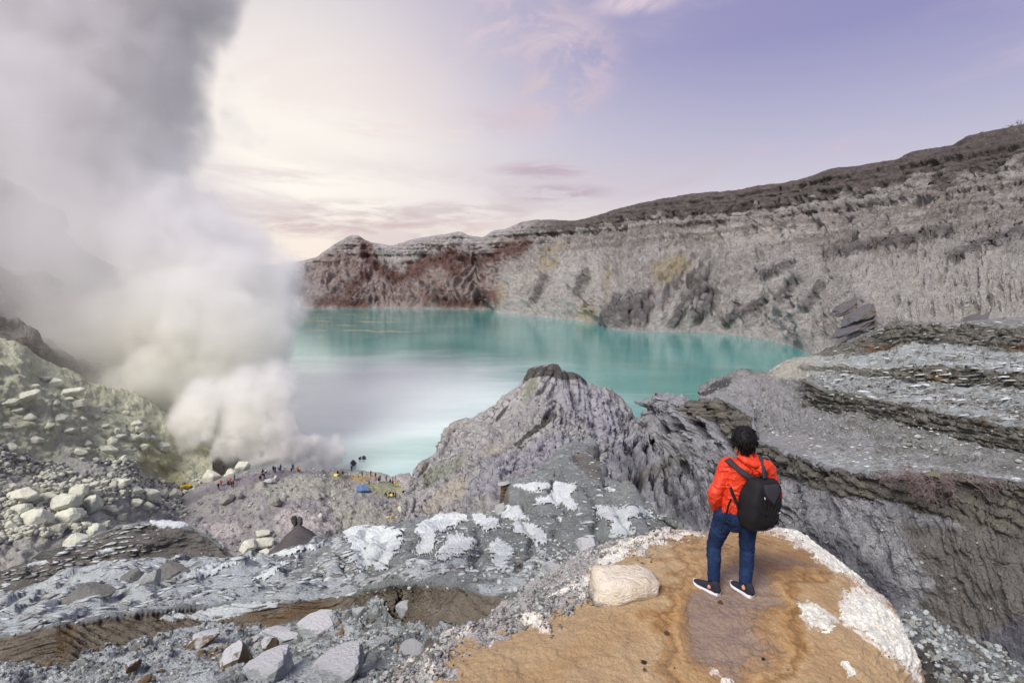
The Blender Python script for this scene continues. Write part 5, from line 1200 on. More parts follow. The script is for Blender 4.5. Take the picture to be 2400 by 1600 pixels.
# foreground rocks
for lay, u, v, w_, h_, mt, roll, lab in [
    ('ash_slope', 207, 1395, 104, 56, m_grey, -.12, 'smooth grey split boulder in the hollow under the dark cliff'), ('ash_slope', 398, 1332, 66, 50, m_grey, .1, 'grey boulder jutting from the end of the dark cliff'), ('ash_slope', 302, 1350, 50, 34, m_grey, 0, 'dull grey boulder left of the broken stones under the cliff'),
    ('ash_slope', 352, 1352, 44, 38, m_boulder_w, .2, 'broken pale stone between grey boulders under the cliff'), ('ash_slope', 112, 1275, 58, 32, m_grey, 0, 'rounded grey boulder on the brink of the dark cliff'),
    ('ash_slope', 620, 1562, 130, 74, m_white_f, -.25, 'big snow white slab at the bottom of the rubble'), ('ash_slope', 739, 1466, 100, 58, m_white_f, .1, 'white frosted rock in the middle of the rubble'), ('ash_slope', 790, 1560, 140, 62, m_white_f, -.3, 'long white slab beside the gravel at the bottom edge'),
    ('ash_slope', 650, 1488, 104, 32, m_white_f, -.1, 'flat white slab below the brown cliff'), ('ash_slope', 631, 1506, 27, 46, m_brown_f, -.35, 'upright orange brown blade of rock'), ('ash_slope', 595, 1497, 20, 22, m_brown_f, 0, 'small brown stone beside the upright blade'),
    ('ash_slope', 547, 1532, 86, 66, m_brown_f, .1, 'brown block with a frosted top in the rubble'), ('ash_slope', 462, 1500, 78, 38, m_brown_f, -.5, 'slanting brown slab under the lower cliff'), ('ash_slope', 306, 1558, 40, 24, m_brown_f, -.4, 'low brown stone at the foot of the cliff'),
    ('ash_slope', 1378, 1278, 58, 36, m_white_f, 0, 'rounded white dome of rock above the cream boulder'), ('ash_slope', 1297, 1335, 52, 30, m_white_f, .3, 'slanted white rock at the head of the rubble hollow'), ('ash_slope', 827, 1535, 50, 42, m_white_f, 0, 'white lump of rock at the end of the rubble'),
    ('ash_slope', 1229, 1402, 42, 46, m_boulder_w, .5, 'pale slab standing tilted beside the rubble hollow'), ('ash_slope', 1263, 1370, 38, 40, m_grey, -.4, 'grey slab leaning above the tilted pale one'), ('ash_slope', 842, 1433, 30, 22, m_white_f, 0, 'small white rock left of the dripping crust cliff'),
    ('ash_slope', 1169, 1186, 22, 30, m_boulder_w, .35, 'pale upright stone leaning in the gap of the spur'), ('ash_slope', 960, 1520, 44, 34, m_white_f, 0, 'white frosted rock below the dripping crust cliff'), ('ash_slope', 905, 1500, 30, 24, m_white_f, 0, 'small frosted rock beneath the crust cliff'), ('ash_slope', 1010, 1512, 36, 26, m_grey, 0, 'grey frosted rock at the gully bottom'),
    ('ash_slope', 945, 1420, 40, 30, m_white_f, 0, 'white lump on the dripping crust cliff')]:
    put_boulder(lay, u, v, w_, h_, lab, None, mat=mt, kind='fg_' + mt.name, name='rock', cat='rock', roll=roll, sink=.42)

# the cream boulder beside the visitor: its own worn wedge shape
Xc, Fc = ICO4
pn = np.array([(.10, 0, 1, .56), (.62, 0, .78, .74), (1, 0, -.25, .93), (-1, 0, .18, .96), (0, -1, .35, .80), (.7, -.7, .1, .92), (-.55, -.2, .8, .80), (0, 1, 0, .8), (0, 0, -1, .7), (-.7, -.7, .2, .92), (.5, -.55, .6, .78), (.2, -.9, -.4, .80)], float)
nn_ = pn[:, :3] / np.linalg.norm(pn[:, :3], axis=1, keepdims=True); cc_ = Xc @ nn_.T
rad = np.where(cc_ > .05, pn[None, :, 3] / np.maximum(cc_, .05), 9)
rad = (rad ** -18.).sum(1) ** (-1 / 18.)                  # slightly rounded arrises
Xc = Xc * rad[:, None]
Xc = Xc * (1 + fbm(Xc, 1.8, 6, .55, seed=77)[:, None] * .09 + (ridged(Xc, 2.6, 4, .6, seed=79)[:, None] - .7) * .03)
m_cream = bpy.data.materials.new('cream_stone'); m_cream.use_nodes = True
t = NT(m_cream.node_tree); t.N.clear()
P = t.new('ShaderNodeTexCoord').outputs['Object']; sp = t.new('ShaderNodeSeparateXYZ'); t.put(sp.inputs[0], P)
n1 = t.noise(P, 1.6, 6, .6, .5); n2 = t.noise(P, 9., 6, .65)
c = t.mix(t.step(n1, .38, .62), srgb(232, 224, 204), srgb(218, 206, 180))
c = t.mix(t.math('MULTIPLY', t.step(n2, .55, .7), .4), c, srgb(196, 176, 140))
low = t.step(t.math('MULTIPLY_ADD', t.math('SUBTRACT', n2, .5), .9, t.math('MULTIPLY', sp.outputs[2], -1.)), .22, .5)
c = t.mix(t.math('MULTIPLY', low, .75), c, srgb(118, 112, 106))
b = t.new('ShaderNodeBsdfPrincipled'); t.put(b.inputs['Base Color'], c); b.inputs['Roughness'].default_value = .85; b.inputs['Specular IOR Level'].default_value = .2
bp = t.new('ShaderNodeBump'); bp.inputs['Strength'].default_value = .8; bp.inputs['Distance'].default_value = .12; t.put(bp.inputs['Height'], t.math('ADD', n1, t.math('MULTIPLY', n2, .5))); t.L.new(bp.outputs[0], b.inputs['Normal'])
o = t.new('ShaderNodeOutputMaterial'); t.L.new(b.outputs[0], o.inputs[0])
p, n, t_ = ground('knoll', 1480, 1402)
cream = link('boulder', rock_mesh('boulder', Xc, Fc, m_cream, True))
cream.scale = (.345, .27, .195); cream.location = (p[0] - .02, p[1] + .17, p[2] + .05); cream.rotation_euler = (0, -.03, .1)
tag(cream, 'cream white boulder half sunk beside the standing visitor', 'boulder')
for lay, u, v, w_, mt, lab in [('knoll', 1690, 1408, 13, m_brown, 'brown pebble just below the pointed left shoe'), ('knoll', 1707, 1408, 8, m_boulder_w, 'white pebble between the two shoes'), ('knoll', 1562, 1481, 13, m_brown, 'brown pebble beside the worn path, left of the shoes'),
                           ('knoll', 1788, 1541, 9, m_dark, 'dark pebble on the right edge of the sand patch'), ('knoll', 1510, 1566, 11, m_grey, 'grey pebble near the bottom edge left of the path'), ('knoll', 1508, 1549, 14, m_dark, 'dark crumbled lump near the bottom edge'), ('knoll', 1848, 1566, 7, m_boulder_w, 'white pebble on the right of the ochre earth')]:
    put_boulder(lay, u, v, w_, w_ * .7, lab, 'loose pebbles on the knoll', mat=mt, kind='peb_' + mt.name, name='pebble', cat='pebble', sink=.25)

def fin_mesh(k):
    if ('fin', k) not in BOULD:
        X, F = rock_shape(700 + k, ICO4, planes=16, rough=.10)
        X = X * (1 + (ridged(X * np.array([.6, 1, 4.5]), 1.4, 4, .6, seed=k)[:, None] - .7) * .14)
        BOULD[('fin', k)] = rock_mesh('rock_fin', X, F, m_slab)
    return BOULD[('fin', k)]
# dark fins of rock at the foot of the right wall
for x0, y0, x1, y1, th, lab in [(1560, 300, 2085, 95, 105, 'longest dark fin of rock, pointing up to the right'), (1270, 290, 1410, 235, 60, 'small dark block between the two long fins'), (1410, 290, 1565, 225, 55, 'low dark block at the foot of the longest fin'), (690, 330, 1140, 215, 85, 'dark broken fin in the middle of the row'),
                             (300, 330, 740, 150, 120, 'thick dark slab at the left end of the row'), (330, 250, 690, 40, 95, 'upper dark slab stacked above the thick one'), (230, 160, 500, -20, 80, 'brown slab highest in the stack')]:
    ua, va, ub, vb = 1900 + x0 / 4.48, 700 + y0 / 4.48, 1900 + x1 / 4.48, 700 + y1 / 4.48
    uc, vc = (ua + ub) / 2, (va + vb) / 2
    tt_ = float(np.interp(uc, [1900, 2050, 2150, 2250, 2400], [372, 318, 285, 262, 240]))
    me = fin_mesh(rng.randrange(6))
    o = bpy.data.objects.new('rock_fin', me); COL.objects.link(o)
    ln = math.hypot(ub - ua, vb - va) * tt_ / 1200
    o.scale = (ln * .60, ln * .34, th / 4.48 * tt_ / 1200 * .55); o.rotation_euler = (.15, math.atan2(vb - va, ub - ua), .2)
    q = at(uc, vc + 6, tt_ + ln * .16); o.location = q
    tag(o, lab, 'rock fin', 'dark rock fins at the foot of the right wall')

# the banded pillar left standing in the gap of the spur, with its flat cap
V, F = [], []; SEGP = 14; rp = np.random.default_rng(31)
tp_ = 37.6; pb_ = at(1182, 1196, tp_); pt_ = at(1182, 1130, tp_); hgt_ = pt_[2] - pb_[2]; wr_ = 9.5 * tp_ / 1200
lv = np.linspace(0, 1, 27)
for k_, f_ in enumerate(lv):
    w_ = wr_ * (1.25 - .35 * f_) * (1 + (.10 if k_ % 3 else -.10) + rp.uniform(-.06, .06))
    for i_ in range(SEGP):
        a_ = 2 * math.pi * i_ / SEGP; e_ = 1 + .14 * math.sin(3 * a_ + f_ * 2) + rp.uniform(-.05, .05)
        V.append((math.cos(a_) * w_ * e_, math.sin(a_) * w_ * e_ * .9, f_ * hgt_))
for k_ in range(len(lv) - 1):
    for i_ in range(SEGP):
        j_ = (i_ + 1) % SEGP; F.append((k_ * SEGP + i_, k_ * SEGP + j_, (k_ + 1) * SEGP + j_, (k_ + 1) * SEGP + i_))
F.append(tuple((len(lv) - 1) * SEGP + i_ for i_ in range(SEGP)))
m_pil = rock_mat('pillar_rock', [srgb(96, 82, 66), srgb(118, 102, 80), srgb(80, 70, 60)], 1 / .8, bump=1.0, fine=6, grain=(1.6, .1, .1, 2.2, .6))
me = bpy.data.meshes.new('pillar'); me.from_pydata(V, [], F); me.update()
pil = link('rock_pillar', me, m_pil); pil.location = pb_
tag(pil, 'dark banded rock pillar with a flat pale cap, standing in the gap of the spur', 'rock pillar', None, 'thing')
Xp, Fp = rock_shape(333, ICO3, 9, .05); Xp = Xp * np.array([1.75, 1.3, .24]) * wr_
cap_ = link('cap', rock_mesh('cap', Xp, Fp, m_boulder_w), None, pil); cap_.location = (-.05, 0, hgt_ + .04)

# ---------------------------------------------------------------- white crust sheets lying on the ash, each its own piece
def upsample(a):
    R, C = a.shape[:2]
    out = np.zeros((2 * R - 1, 2 * C - 1) + a.shape[2:])
    out[::2, ::2] = a; out[1::2, ::2] = (a[:-1] + a[1:]) / 2; out[:, 1::2] = (out[:, :-1:2] + out[:, 2::2]) / 2
    return out
def crust_sheets(LAY, owner, sheets, thick, grow, jit, rowmax, mat, gs=24., seed=201):
  pxA, pyA, ptA = LAY.px()
  for (poly, lab) in sheets:
      pa = np.array(poly); pa = pa.mean(0) + (pa - pa.mean(0)) * grow; poly = pa; lo = pa.min(0) - 14; hi = pa.max(0) + 14
      inb = (pxA > lo[0]) & (pxA < hi[0]) & (pyA > lo[1]) & (pyA < hi[1]) & (LAY.row < rowmax)
      if not inb.any():
          continue
      r_, c_ = np.where(inb); ra, rb, ca, cb = r_.min(), r_.max() + 1, c_.min(), c_.max() + 1
      X = upsample(LAY.X[ra:rb, ca:cb]); N = upsample(LAY.N[ra:rb, ca:cb]); u = upsample(pxA[ra:rb, ca:cb]); v = upsample(pyA[ra:rb, ca:cb]); tt = upsample(ptA[ra:rb, ca:cb]); iv = upsample(inb[ra:rb, ca:cb].astype(float)) > .9
      g = X / np.clip(tt, 4, 60)[..., None] * gs
      a1 = fbm(g, 1 / 1.1, 5, .62, seed=seed); a2 = fbm(g + 40, 1 / 1.1, 5, .62, seed=seed + 1); a3 = fbm(g, 1 / .5, 4, .6, seed=seed + 2)
      ext = min(hi - lo - 28) * .5
      amp = min(jit, ext * .7)
      sd = poly_sd(u + a1 * amp * .8, v + a2 * amp * .5, poly) - np.clip(a3 * 10 - 1, 0, 9)
      th = np.clip(tt, 2, 60) / 1200 * thick
      prof = smooth(sd, 0, 3.2) * 1.25 - .25
      Xs = X + (N * .5 + np.array([0, 0, .5])) * (prof * th * (1 + a1 * .5))[..., None]
      ok = (sd > 0) & iv
      idx = np.full(ok.shape, -1); 
      i = np.arange(ok.size).reshape(ok.shape)
      q = np.stack([i[:-1, :-1], i[:-1, 1:], i[1:, 1:], i[1:, :-1]], -1).reshape(-1, 4)
      okf = ok.reshape(-1)[q].all(1)
      q = q[okf]
      if len(q) < 6:
          continue
      used, inv = np.unique(q, return_inverse=True)
      q2 = inv.reshape(q.shape)
      if LAY.flip < 0: q2 = q2[:, ::-1]
      me = bpy.data.meshes.new('crust_sheet'); Xv = Xs.reshape(-1, 3)[used]
      me.vertices.add(len(used)); me.vertices.foreach_set('co', Xv.astype(np.float32).reshape(-1)); quads(me, q2)
      me.polygons.foreach_set('use_smooth', np.ones(len(q2), bool))
      o = link('crust_sheet', me, mat, owner); o['label'] = lab
crust_sheets(ASH, ash, SHEETS, 4.2, 1.12, 24, 5.05, m_crust)
m_crust_k = rock_mat('crust_cream', [srgb(230, 226, 216), srgb(220, 215, 204), srgb(196, 184, 164)], 1 / .25, bump=.5, fine=6, grain=(9., 1.6, .7, 1, .4))
KS = [(r7((905, 770), (1000, 770), (1100, 840), (1330, 970), (1345, 1030), (1300, 1010), (1180, 960), (1060, 900), (960, 830)), 'white crust sheet along the upper right edge of the knoll'),
      (r7((1140, 1030), (1230, 1080), (1330, 1080), (1410, 1150), (1480, 1230), (1570, 1360), (1590, 1500), (1500, 1480), (1400, 1400), (1330, 1330), (1240, 1260), (1150, 1240), (1140, 1180), (1200, 1110)), 'largest white crust sheet on the right edge of the knoll'),
      (r7((890, 1095), (990, 1130), (1060, 1180), (1100, 1250), (1060, 1290), (985, 1270), (930, 1190)), 'cream crust sheet left of the largest white one on the knoll'),
      (r7((785, 690), (900, 705), (990, 760), (1010, 795), (930, 770), (850, 745)), 'thin white crust flake at the brink behind the visitor'),
      (r7((1130, 1440), (1180, 1440), (1230, 1530), (1180, 1540)), 'small white crust flake low on the right of the knoll'), (r7((455, 1535), (520, 1545), (540, 1590), (455, 1590)), 'small white crust flake at the bottom edge of the knoll'),
      (r6((1570, 690), (1640, 640), (1720, 590), (1810, 545), (1830, 570), (1760, 640), (1680, 720), (1600, 760)), 'pale crust sheet along the left shoulder of the knoll'), (r6((1095, 1003), (1180, 1000), (1245, 1072), (1200, 1098), (1125, 1070)), 'white crust sheet at the left foot of the knoll'), (r6((1245, 918), (1300, 885), (1430, 830), (1470, 850), (1400, 880), (1280, 922)), 'narrow white crust sheet left of the cream boulder')]
crust_sheets(LAYERS['knoll'][0], knoll, KS, 3.4, 1.0, 26, 6.3, m_crust_k, 6., 231)

# ---------------------------------------------------------------- small stones nobody could count
def scatter(name, layer, n, size, mats, label, region=None, seed=0, nshape=6, base=ICO1, sel=None, parent=None, flat=.8, sink=.25, long_=1.0, ang=None, lean_=.08):
    """many small stones as one mesh; size in metres (lo, hi); region: photo outlines they lie in"""
    L = LAYERS[layer][0]; r = np.random.default_rng(seed)
    pu, pv, pt = L.px()
    ok = (pu > -60) & (pu < 2460) & (pv > 200) & (pv < 1660)
    if region is not None:
        m_ = np.zeros(pu.shape, bool)
        nz = fbm(np.stack([pu / 60, pv / 60, pu * 0], -1), 1., 3, seed=seed) * 30
        for p in region:
            m_ |= poly_sd(pu + nz, pv + nz, p) > 0
        ok &= m_
    if sel is not None:
        ok &= sel(L)
    idx = np.flatnonzero(ok.reshape(-1))
    if len(idx) == 0:
        return
    # even spread on the ground: weight by the area of a cell
    gx = np.gradient(L.X, axis=1); gy = np.gradient(L.X, axis=0)
    wgt = np.linalg.norm(np.cross(gx, gy), axis=2).reshape(-1)[idx]; tt = pt.reshape(-1)[idx]
    wgt = wgt / tt ** 1.2
    pick = r.choice(idx, n, p=wgt / wgt.sum())
    X = L.X.reshape(-1, 3)[pick]; N = L.N.reshape(-1, 3)[pick]
    s = size[0] * (size[1] / size[0]) ** (r.random(n) ** 2.2)
    shapes = [rock_shape(900 + seed * 13 + k, base, 8, .04) for k in range(nshape)]
    VV, FF, MI, off = [], [], [], 0
    for k in range(nshape):
        sel_ = np.arange(k, n, nshape)
        V, F = shapes[k]
        a = r.uniform(0, 6.28, len(sel_)) if ang is None else r.normal(ang, .18, len(sel_)); ca, sa = np.cos(a), np.sin(a)
        sc3 = s[sel_][:, None] * np.stack([r.uniform(.75, 1.35, len(sel_)) * long_, r.uniform(.75, 1.2, len(sel_)), r.uniform(.55, 1., len(sel_)) * flat / .8], 1)
        W = V[None] * sc3[:, None, :]
        W = np.stack([W[..., 0] * ca[:, None] - W[..., 1] * sa[:, None], W[..., 0] * sa[:, None] + W[..., 1] * ca[:, None], W[..., 2]], -1)
        if ang is not None:                              # plates lie in the surface
            sl = np.clip(-N[sel_, :2] / np.maximum(N[sel_, 2:3], .25), -lean_, lean_)
            W[..., 2] += W[..., 0] * sl[:, :1] + W[..., 1] * sl[:, 1:]
        W = W + (X[sel_] + N[sel_] * (s[sel_] * (.5 - sink))[:, None])[:, None, :]
        VV.append(W.reshape(-1, 3)); FF.append((F[None] + (np.arange(len(sel_)) * len(V))[:, None, None] + off).reshape(-1, 3)); off += len(sel_) * len(V)
        MI.append(np.repeat(r.integers(0, len(mats), len(sel_)), len(F)))
    me = bpy.data.meshes.new(name); V = np.concatenate(VV); F = np.concatenate(FF)
    me.vertices.add(len(V)); me.vertices.foreach_set('co', V.astype(np.float32).reshape(-1)); quads(me, F)
    for m_ in mats: me.materials.append(m_)
    me.polygons.foreach_set('material_index', np.concatenate(MI).astype(np.int32))
    o = link(name, me, None, parent); tag(o, label, kind='stuff')
    return o
scatter('scree_rubble', 'scree_slope', 16000, (.11, .75), [m_boulder, m_boulder, m_grey], 'pale yellow rubble between the boulders', seed=1, sel=lambda L: (L.A['bare'] < .75) & (L.row < 2.0))
scatter('mound_rubble', 'mound', 1300, (.10, .55), [m_boulder_w, m_grey, m_grey], 'small stones strewn over the mound', seed=2, sel=lambda L: (L.A['path'] < .5) & (L.row > .6) & (L.row < 3.6))
scatter('slope_rubble', 'ash_slope', 7000, (.014, .08), [m_grey, m_grey, m_boulder_w, m_crust], 'grey stones strewn over the ash slope', seed=3, sel=lambda L: (L.row > 1.95) & (L.row < 5) & (L.A['white'] < .6))
scatter('frosted_rubble', 'ash_slope', 14000, (.007, .055), [m_crust, m_boulder_w, m_grey, m_grey], 'white frosted rubble at the bottom of the slope', seed=4, sel=lambda L: (L.row > .3) & (L.row < 1.08))
scatter('brown_rubble', 'ash_slope', 160, (.03, .12), [m_brown], 'orange brown broken stones in the frosted rubble', seed=5, sel=lambda L: (L.row > .4) & (L.row < 1.25), base=ICO2)
scatter('gully_rubble', 'ash_slope', 3000, (.012, .08), [m_crust, m_boulder_w, m_grey], 'frosted rubble in the hollow above the cream boulder', [r6((1150, 640), (1420, 540), (1620, 560), (1600, 700), (1500, 800), (1250, 900), (950, 1010), (900, 960), (1150, 800))], seed=6)
scatter('shoulder_gravel', 'knoll', 9000, (.006, .04), [m_crust, m_boulder_w, m_grey, m_grey], 'frosted gravel left of the ochre earth', seed=27, sel=lambda L: L.A['rubble'] > .6)
scatter('knoll_gravel', 'knoll', 4200, (.004, .018), [m_grey, m_boulder_w, m_brown, m_dark], 'gravel along the left edge of the ochre knoll', [r6((1480, 760), (1640, 640), (1800, 560), (1960, 485), (2240, 500), (2230, 560), (2000, 600), (1900, 700), (1750, 740), (1600, 780)), r6((1050, 1010), (1280, 920), (1560, 850), (1560, 950), (1400, 980), (1250, 1100), (1000, 1110), (850, 1160)),
        r6((620, 1180), (860, 1180), (850, 1280), (700, 1330), (540, 1437), (200, 1437), (400, 1330))], seed=7)
scatter('knoll_grit', 'knoll', 2600, (.002, .008), [m_brown, m_grey, m_dark], 'scattered grit on the ochre earth', seed=8)
scatter('shoulder_rubble', 'rubble_shoulder', 3600, (.012, .07), [m_crust, m_boulder_w, m_grey], 'frosted stones on the right shoulder', seed=9)
scatter('ravine_rubble', 'ravine_wall', 2600, (.04, .18), [m_boulder_w, m_grey], 'pale stones caught on the ravine wall', seed=10, sel=lambda L: (L.row > 1.2) & (L.row < 2.9))
scatter('terrace_rubble', 'terrace', 3000, (.08, .5), [m_grey, m_boulder_w, m_grey], 'loose stones on the rock terraces', seed=11, sel=lambda L: (L.row > .1) & (L.row < 5))
scatter('shore_rubble', 'cone_hill', 1500, (.1, .45), [m_grey, m_boulder_w, m_dark], 'stones on the flanks of the cone', seed=12, sel=lambda L: (L.row > .6) & (L.row < 3))
left_ = lambda L: (L.row > 2.0) & (L.row < 4.0) & (L.U < 900)
scatter('crust_flakes', 'ash_slope', 5200, (.025, .20), [m_crust, m_crust, m_boulder_w], 'thin white crust flakes lying along the beds of the slope', seed=21, sel=left_, flat=.16, long_=2.2, ang=.12, lean_=.25, sink=.35, nshape=10)
scatter('ash_flakes', 'ash_slope', 1500, (.03, .20), [m_crust, m_crust, m_grey], 'small crust flakes on the grey ash', seed=22, sel=lambda L: (L.row > 2.0) & (L.row < 4.8) & (L.U > 780) & (L.U < 1560), flat=.2, long_=1.4, ang=0., sink=.35, nshape=10)
scatter('terrace_plates', 'terrace', 4200, (.12, .95), [m_crust, m_boulder_w, m_grey, m_grey], 'thin rock plates along the beds of the terraces', seed=23, sel=lambda L: (L.row > 2.0) & (L.row < 6.6) & (L.U > 1930), flat=.17, long_=3.0, ang=-.05, sink=.4, nshape=10)
scatter('ledge_plates', 'terrace', 1400, (.05, .3), [m_crust, m_boulder_w, m_grey], 'thin pale rock plates on the near ledge', seed=24, sel=lambda L: (L.row > .05) & (L.row < .95) & (L.U > 1800), flat=.25, long_=2.0, ang=-.05, sink=.35, nshape=10)
scatter('cliff_plates', 'ash_slope', 500, (.04, .22), [m_crust, m_grey, m_boulder_w], 'crust plates on the steps of the dark upper cliff', seed=25, sel=lambda L: (L.row > 4.2) & (L.row < 5.0) & (L.U < 380) & (np.abs((L.row * 9) % 1 - .5) < .16), flat=.2, long_=2.4, ang=.12, sink=.3, nshape=8)
print('rocks', round(time.time() - T0, 1))

# ================================================================ PEOPLE
def tube_geo(nodes, seg=14, side=Vector((1, 0, 0)), cap=True):
    """closed tapered tube through nodes (point, ra, rb): ra along the side vector, rb across it"""
    V, F = [], []
    pts = [Vector(n_[0]) for n_ in nodes]
    sid = Vector(side)
    rings = []
    def ring(c, tan, ra, rb):
        a = (sid - tan * sid.dot(tan))
        if a.length < .05:
            a = Vector((0, 1, 0)) - tan * tan.y
        a.normalize(); b = tan.cross(a).normalized()
        s0 = len(V)
        for i_ in range(seg):
            th = 2 * math.pi * i_ / seg
            V.append(c + a * (math.cos(th) * ra) + b * (math.sin(th) * rb))
        return s0
    n_ = len(pts)
    tans = []
    for i_ in range(n_):
        tv = pts[min(i_ + 1, n_ - 1)] - pts[max(i_ - 1, 0)]
        tans.append(tv.normalized())
    ex = []
    if cap:
        ra, rb = nodes[0][1], nodes[0][2]; m_ = (ra + rb) / 2
        for f_, o_ in ((.35, .93), (.75, .62)):
            ex.append((pts[0] - tans[0] * m_ * o_, tans[0], ra * f_, rb * f_))
    ex = [(pts[0] - tans[0] * (nodes[0][1] + nodes[0][2]) / 2 * o_, tans[0], nodes[0][1] * f_, nodes[0][2] * f_) for f_, o_ in ((.36, .93), (.78, .62))] if cap else []
    for e in ex: rings.append(ring(*e))
    for p_, tn, nd in zip(pts, tans, nodes): rings.append(ring(p_, tn, nd[1], nd[2]))
    if cap:
        for f_, o_ in ((.78, .62), (.36, .93)):
            rings.append(ring(pts[-1] + tans[-1] * (nodes[-1][1] + nodes[-1][2]) / 2 * o_, tans[-1], nodes[-1][1] * f_, nodes[-1][2] * f_))
    for a, b in zip(rings[:-1], rings[1:]):
        for i_ in range(seg):
            j_ = (i_ + 1) % seg
            F.append((a + i_, a + j_, b + j_, b + i_))
    F.append(tuple(rings[0] + i_ for i_ in reversed(range(seg)))); F.append(tuple(rings[-1] + i_ for i_ in range(seg)))
    return [tuple(v) for v in V], F
def join_geo(parts):
    V, F = [], []
    for v, f in parts:
        o_ = len(V); V += v; F += [tuple(i_ + o_ for i_ in q) for q in f]
    return V, F
def geo_mesh(name, geo, mat=None, smooth_=True):
    me = bpy.data.meshes.new(name); me.from_pydata(geo[0], [], geo[1]); me.update()
    if mat: me.materials.append(mat)
    me.polygons.foreach_set('use_smooth', np.full(len(me.polygons), smooth_))
    return me
def dense(nodes, k=4):
    """a finer chain through the nodes"""
    n_ = len(nodes); x = np.arange(n_)
    A = np.array([[*n0[0], n0[1], n0[2]] for n0 in nodes], float)
    q = pchip(x, A, np.linspace(0, n_ - 1, (n_ - 1) * k + 1))
    return [((a[0], a[1], a[2]), a[3], a[4]) for a in q]
def merged(name, parts, voxel, smooth_it=6, disp=None):
    """tubes fused into one continuous skin"""
    me = geo_mesh(name + '_raw', join_geo(parts))
    o = bpy.data.objects.new(name + '_raw', me); COL.objects.link(o)
    md = o.modifiers.new('r', 'REMESH'); md.mode = 'VOXEL'; md.voxel_size = voxel; md.use_smooth_shade = True
    ms = o.modifiers.new('s', 'SMOOTH'); ms.factor = .5; ms.iterations = smooth_it
    dg = bpy.context.evaluated_depsgraph_get()
    out = bpy.data.meshes.new_from_object(o.evaluated_get(dg)); out.name = name
    bpy.data.objects.remove(o); bpy.data.meshes.remove(me)
    out.materials.clear()
    if disp is not None:
        n_ = len(out.vertices); X = np.empty(n_ * 3, np.float32); out.vertices.foreach_get('co', X); X = X.reshape(-1, 3)
        N = np.empty(n_ * 3, np.float32); out.vertices.foreach_get('normal', N); N = N.reshape(-1, 3)
        X = X + N * disp(X)[:, None]
        out.vertices.foreach_set('co', X.astype(np.float32).reshape(-1)); out.update()
    out.polygons.foreach_set('use_smooth', np.ones(len(out.polygons), bool))
    return out

# ---------------------------------------------------------------- the visitor on the knoll
hp, _, ht = ground('knoll', 1722, 1392)
ROOT = Vector(hp); Y0 = hp[1]
def pp(u, v, dy):
    """point seen at (u, v), dy metres beyond the heels, relative to the visitor's root"""
    r_ = ray(u, v); t_ = (Y0 + dy) / r_[1]
    return tuple(np.array(at(u, v, t_)) - np.array(hp))
def gz(u, v):
    p_, _, _ = ground('knoll', u, v); return np.array(p_) - np.array(hp)
person = bpy.data.objects.new('person', None); COL.objects.link(person); person.location = ROOT
tag(person, 'person in a red hooded jacket and blue jeans looking out over the lake', 'person')
m_skin = plain('skin', srgb(196, 146, 118), .55, vary=srgb(184, 132, 106))
m_jeans = bpy.data.materials.new('denim'); m_jeans.use_nodes = True
t = NT(m_jeans.node_tree); t.N.clear(); P = t.new('ShaderNodeTexCoord').outputs['Object']
c = t.mix(t.step(t.noise(P, 5., 4, .6), .4, .62), srgb(24, 42, 74), srgb(38, 60, 96))
c = t.mix(t.math('MULTIPLY', t.noise(P, 220., 2, .6), .5), c, srgb(18, 31, 56))
b = t.new('ShaderNodeBsdfPrincipled'); t.put(b.inputs['Base Color'], c); b.inputs['Roughness'].default_value = .85; b.inputs['Specular IOR Level'].default_value = .2
bp = t.new('ShaderNodeBump'); bp.inputs['Strength'].default_value = .4; bp.inputs['Distance'].default_value = .004; t.put(bp.inputs['Height'], t.noise(t.mapping(P, (1, 1, 2.5)), 40., 4, .6)); t.L.new(bp.outputs[0], b.inputs['Normal'])
o = t.new('ShaderNodeOutputMaterial'); t.L.new(b.outputs[0], o.inputs[0])
m_jacket = bpy.data.materials.new('red_shell'); m_jacket.use_nodes = True
t = NT(m_jacket.node_tree); t.N.clear(); P = t.new('ShaderNodeTexCoord').outputs['Object']
b = t.new('ShaderNodeBsdfPrincipled'); t.put(b.inputs['Base Color'], t.mix(t.noise(P, 6., 4, .6), srgb(198, 54, 28), srgb(216, 66, 34))); b.inputs['Roughness'].default_value = .48; b.inputs['Specular IOR Level'].default_value = .35
bp = t.new('ShaderNodeBump'); bp.inputs['Strength'].default_value = .55; bp.inputs['Distance'].default_value = .012; t.put(bp.inputs['Height'], t.noise(t.mapping(P, (1, 1, .55), (.3, .2, .4)), 17., 5, .6, 1.2)); t.L.new(bp.outputs[0], b.inputs['Normal'])
o = t.new('ShaderNodeOutputMaterial'); t.L.new(b.outputs[0], o.inputs[0])
m_black = plain('black_fabric', srgb(27, 27, 30), .75, bump=.002, scale=300.)
m_char = plain('charcoal_fabric', srgb(54, 53, 60), .8, bump=.002, scale=260.)
m_hair = plain('black_hair', srgb(15, 14, 15), .62, spec=.25)
m_shoe = plain('shoe_knit', srgb(40, 42, 52), .8, bump=.002, scale=200.)
m_sole = plain('white_rubber', srgb(226, 226, 230), .6)
m_tag = plain('green_tag', srgb(52, 62, 58), .6); m_mark = plain('white_print', srgb(200, 205, 205), .6)

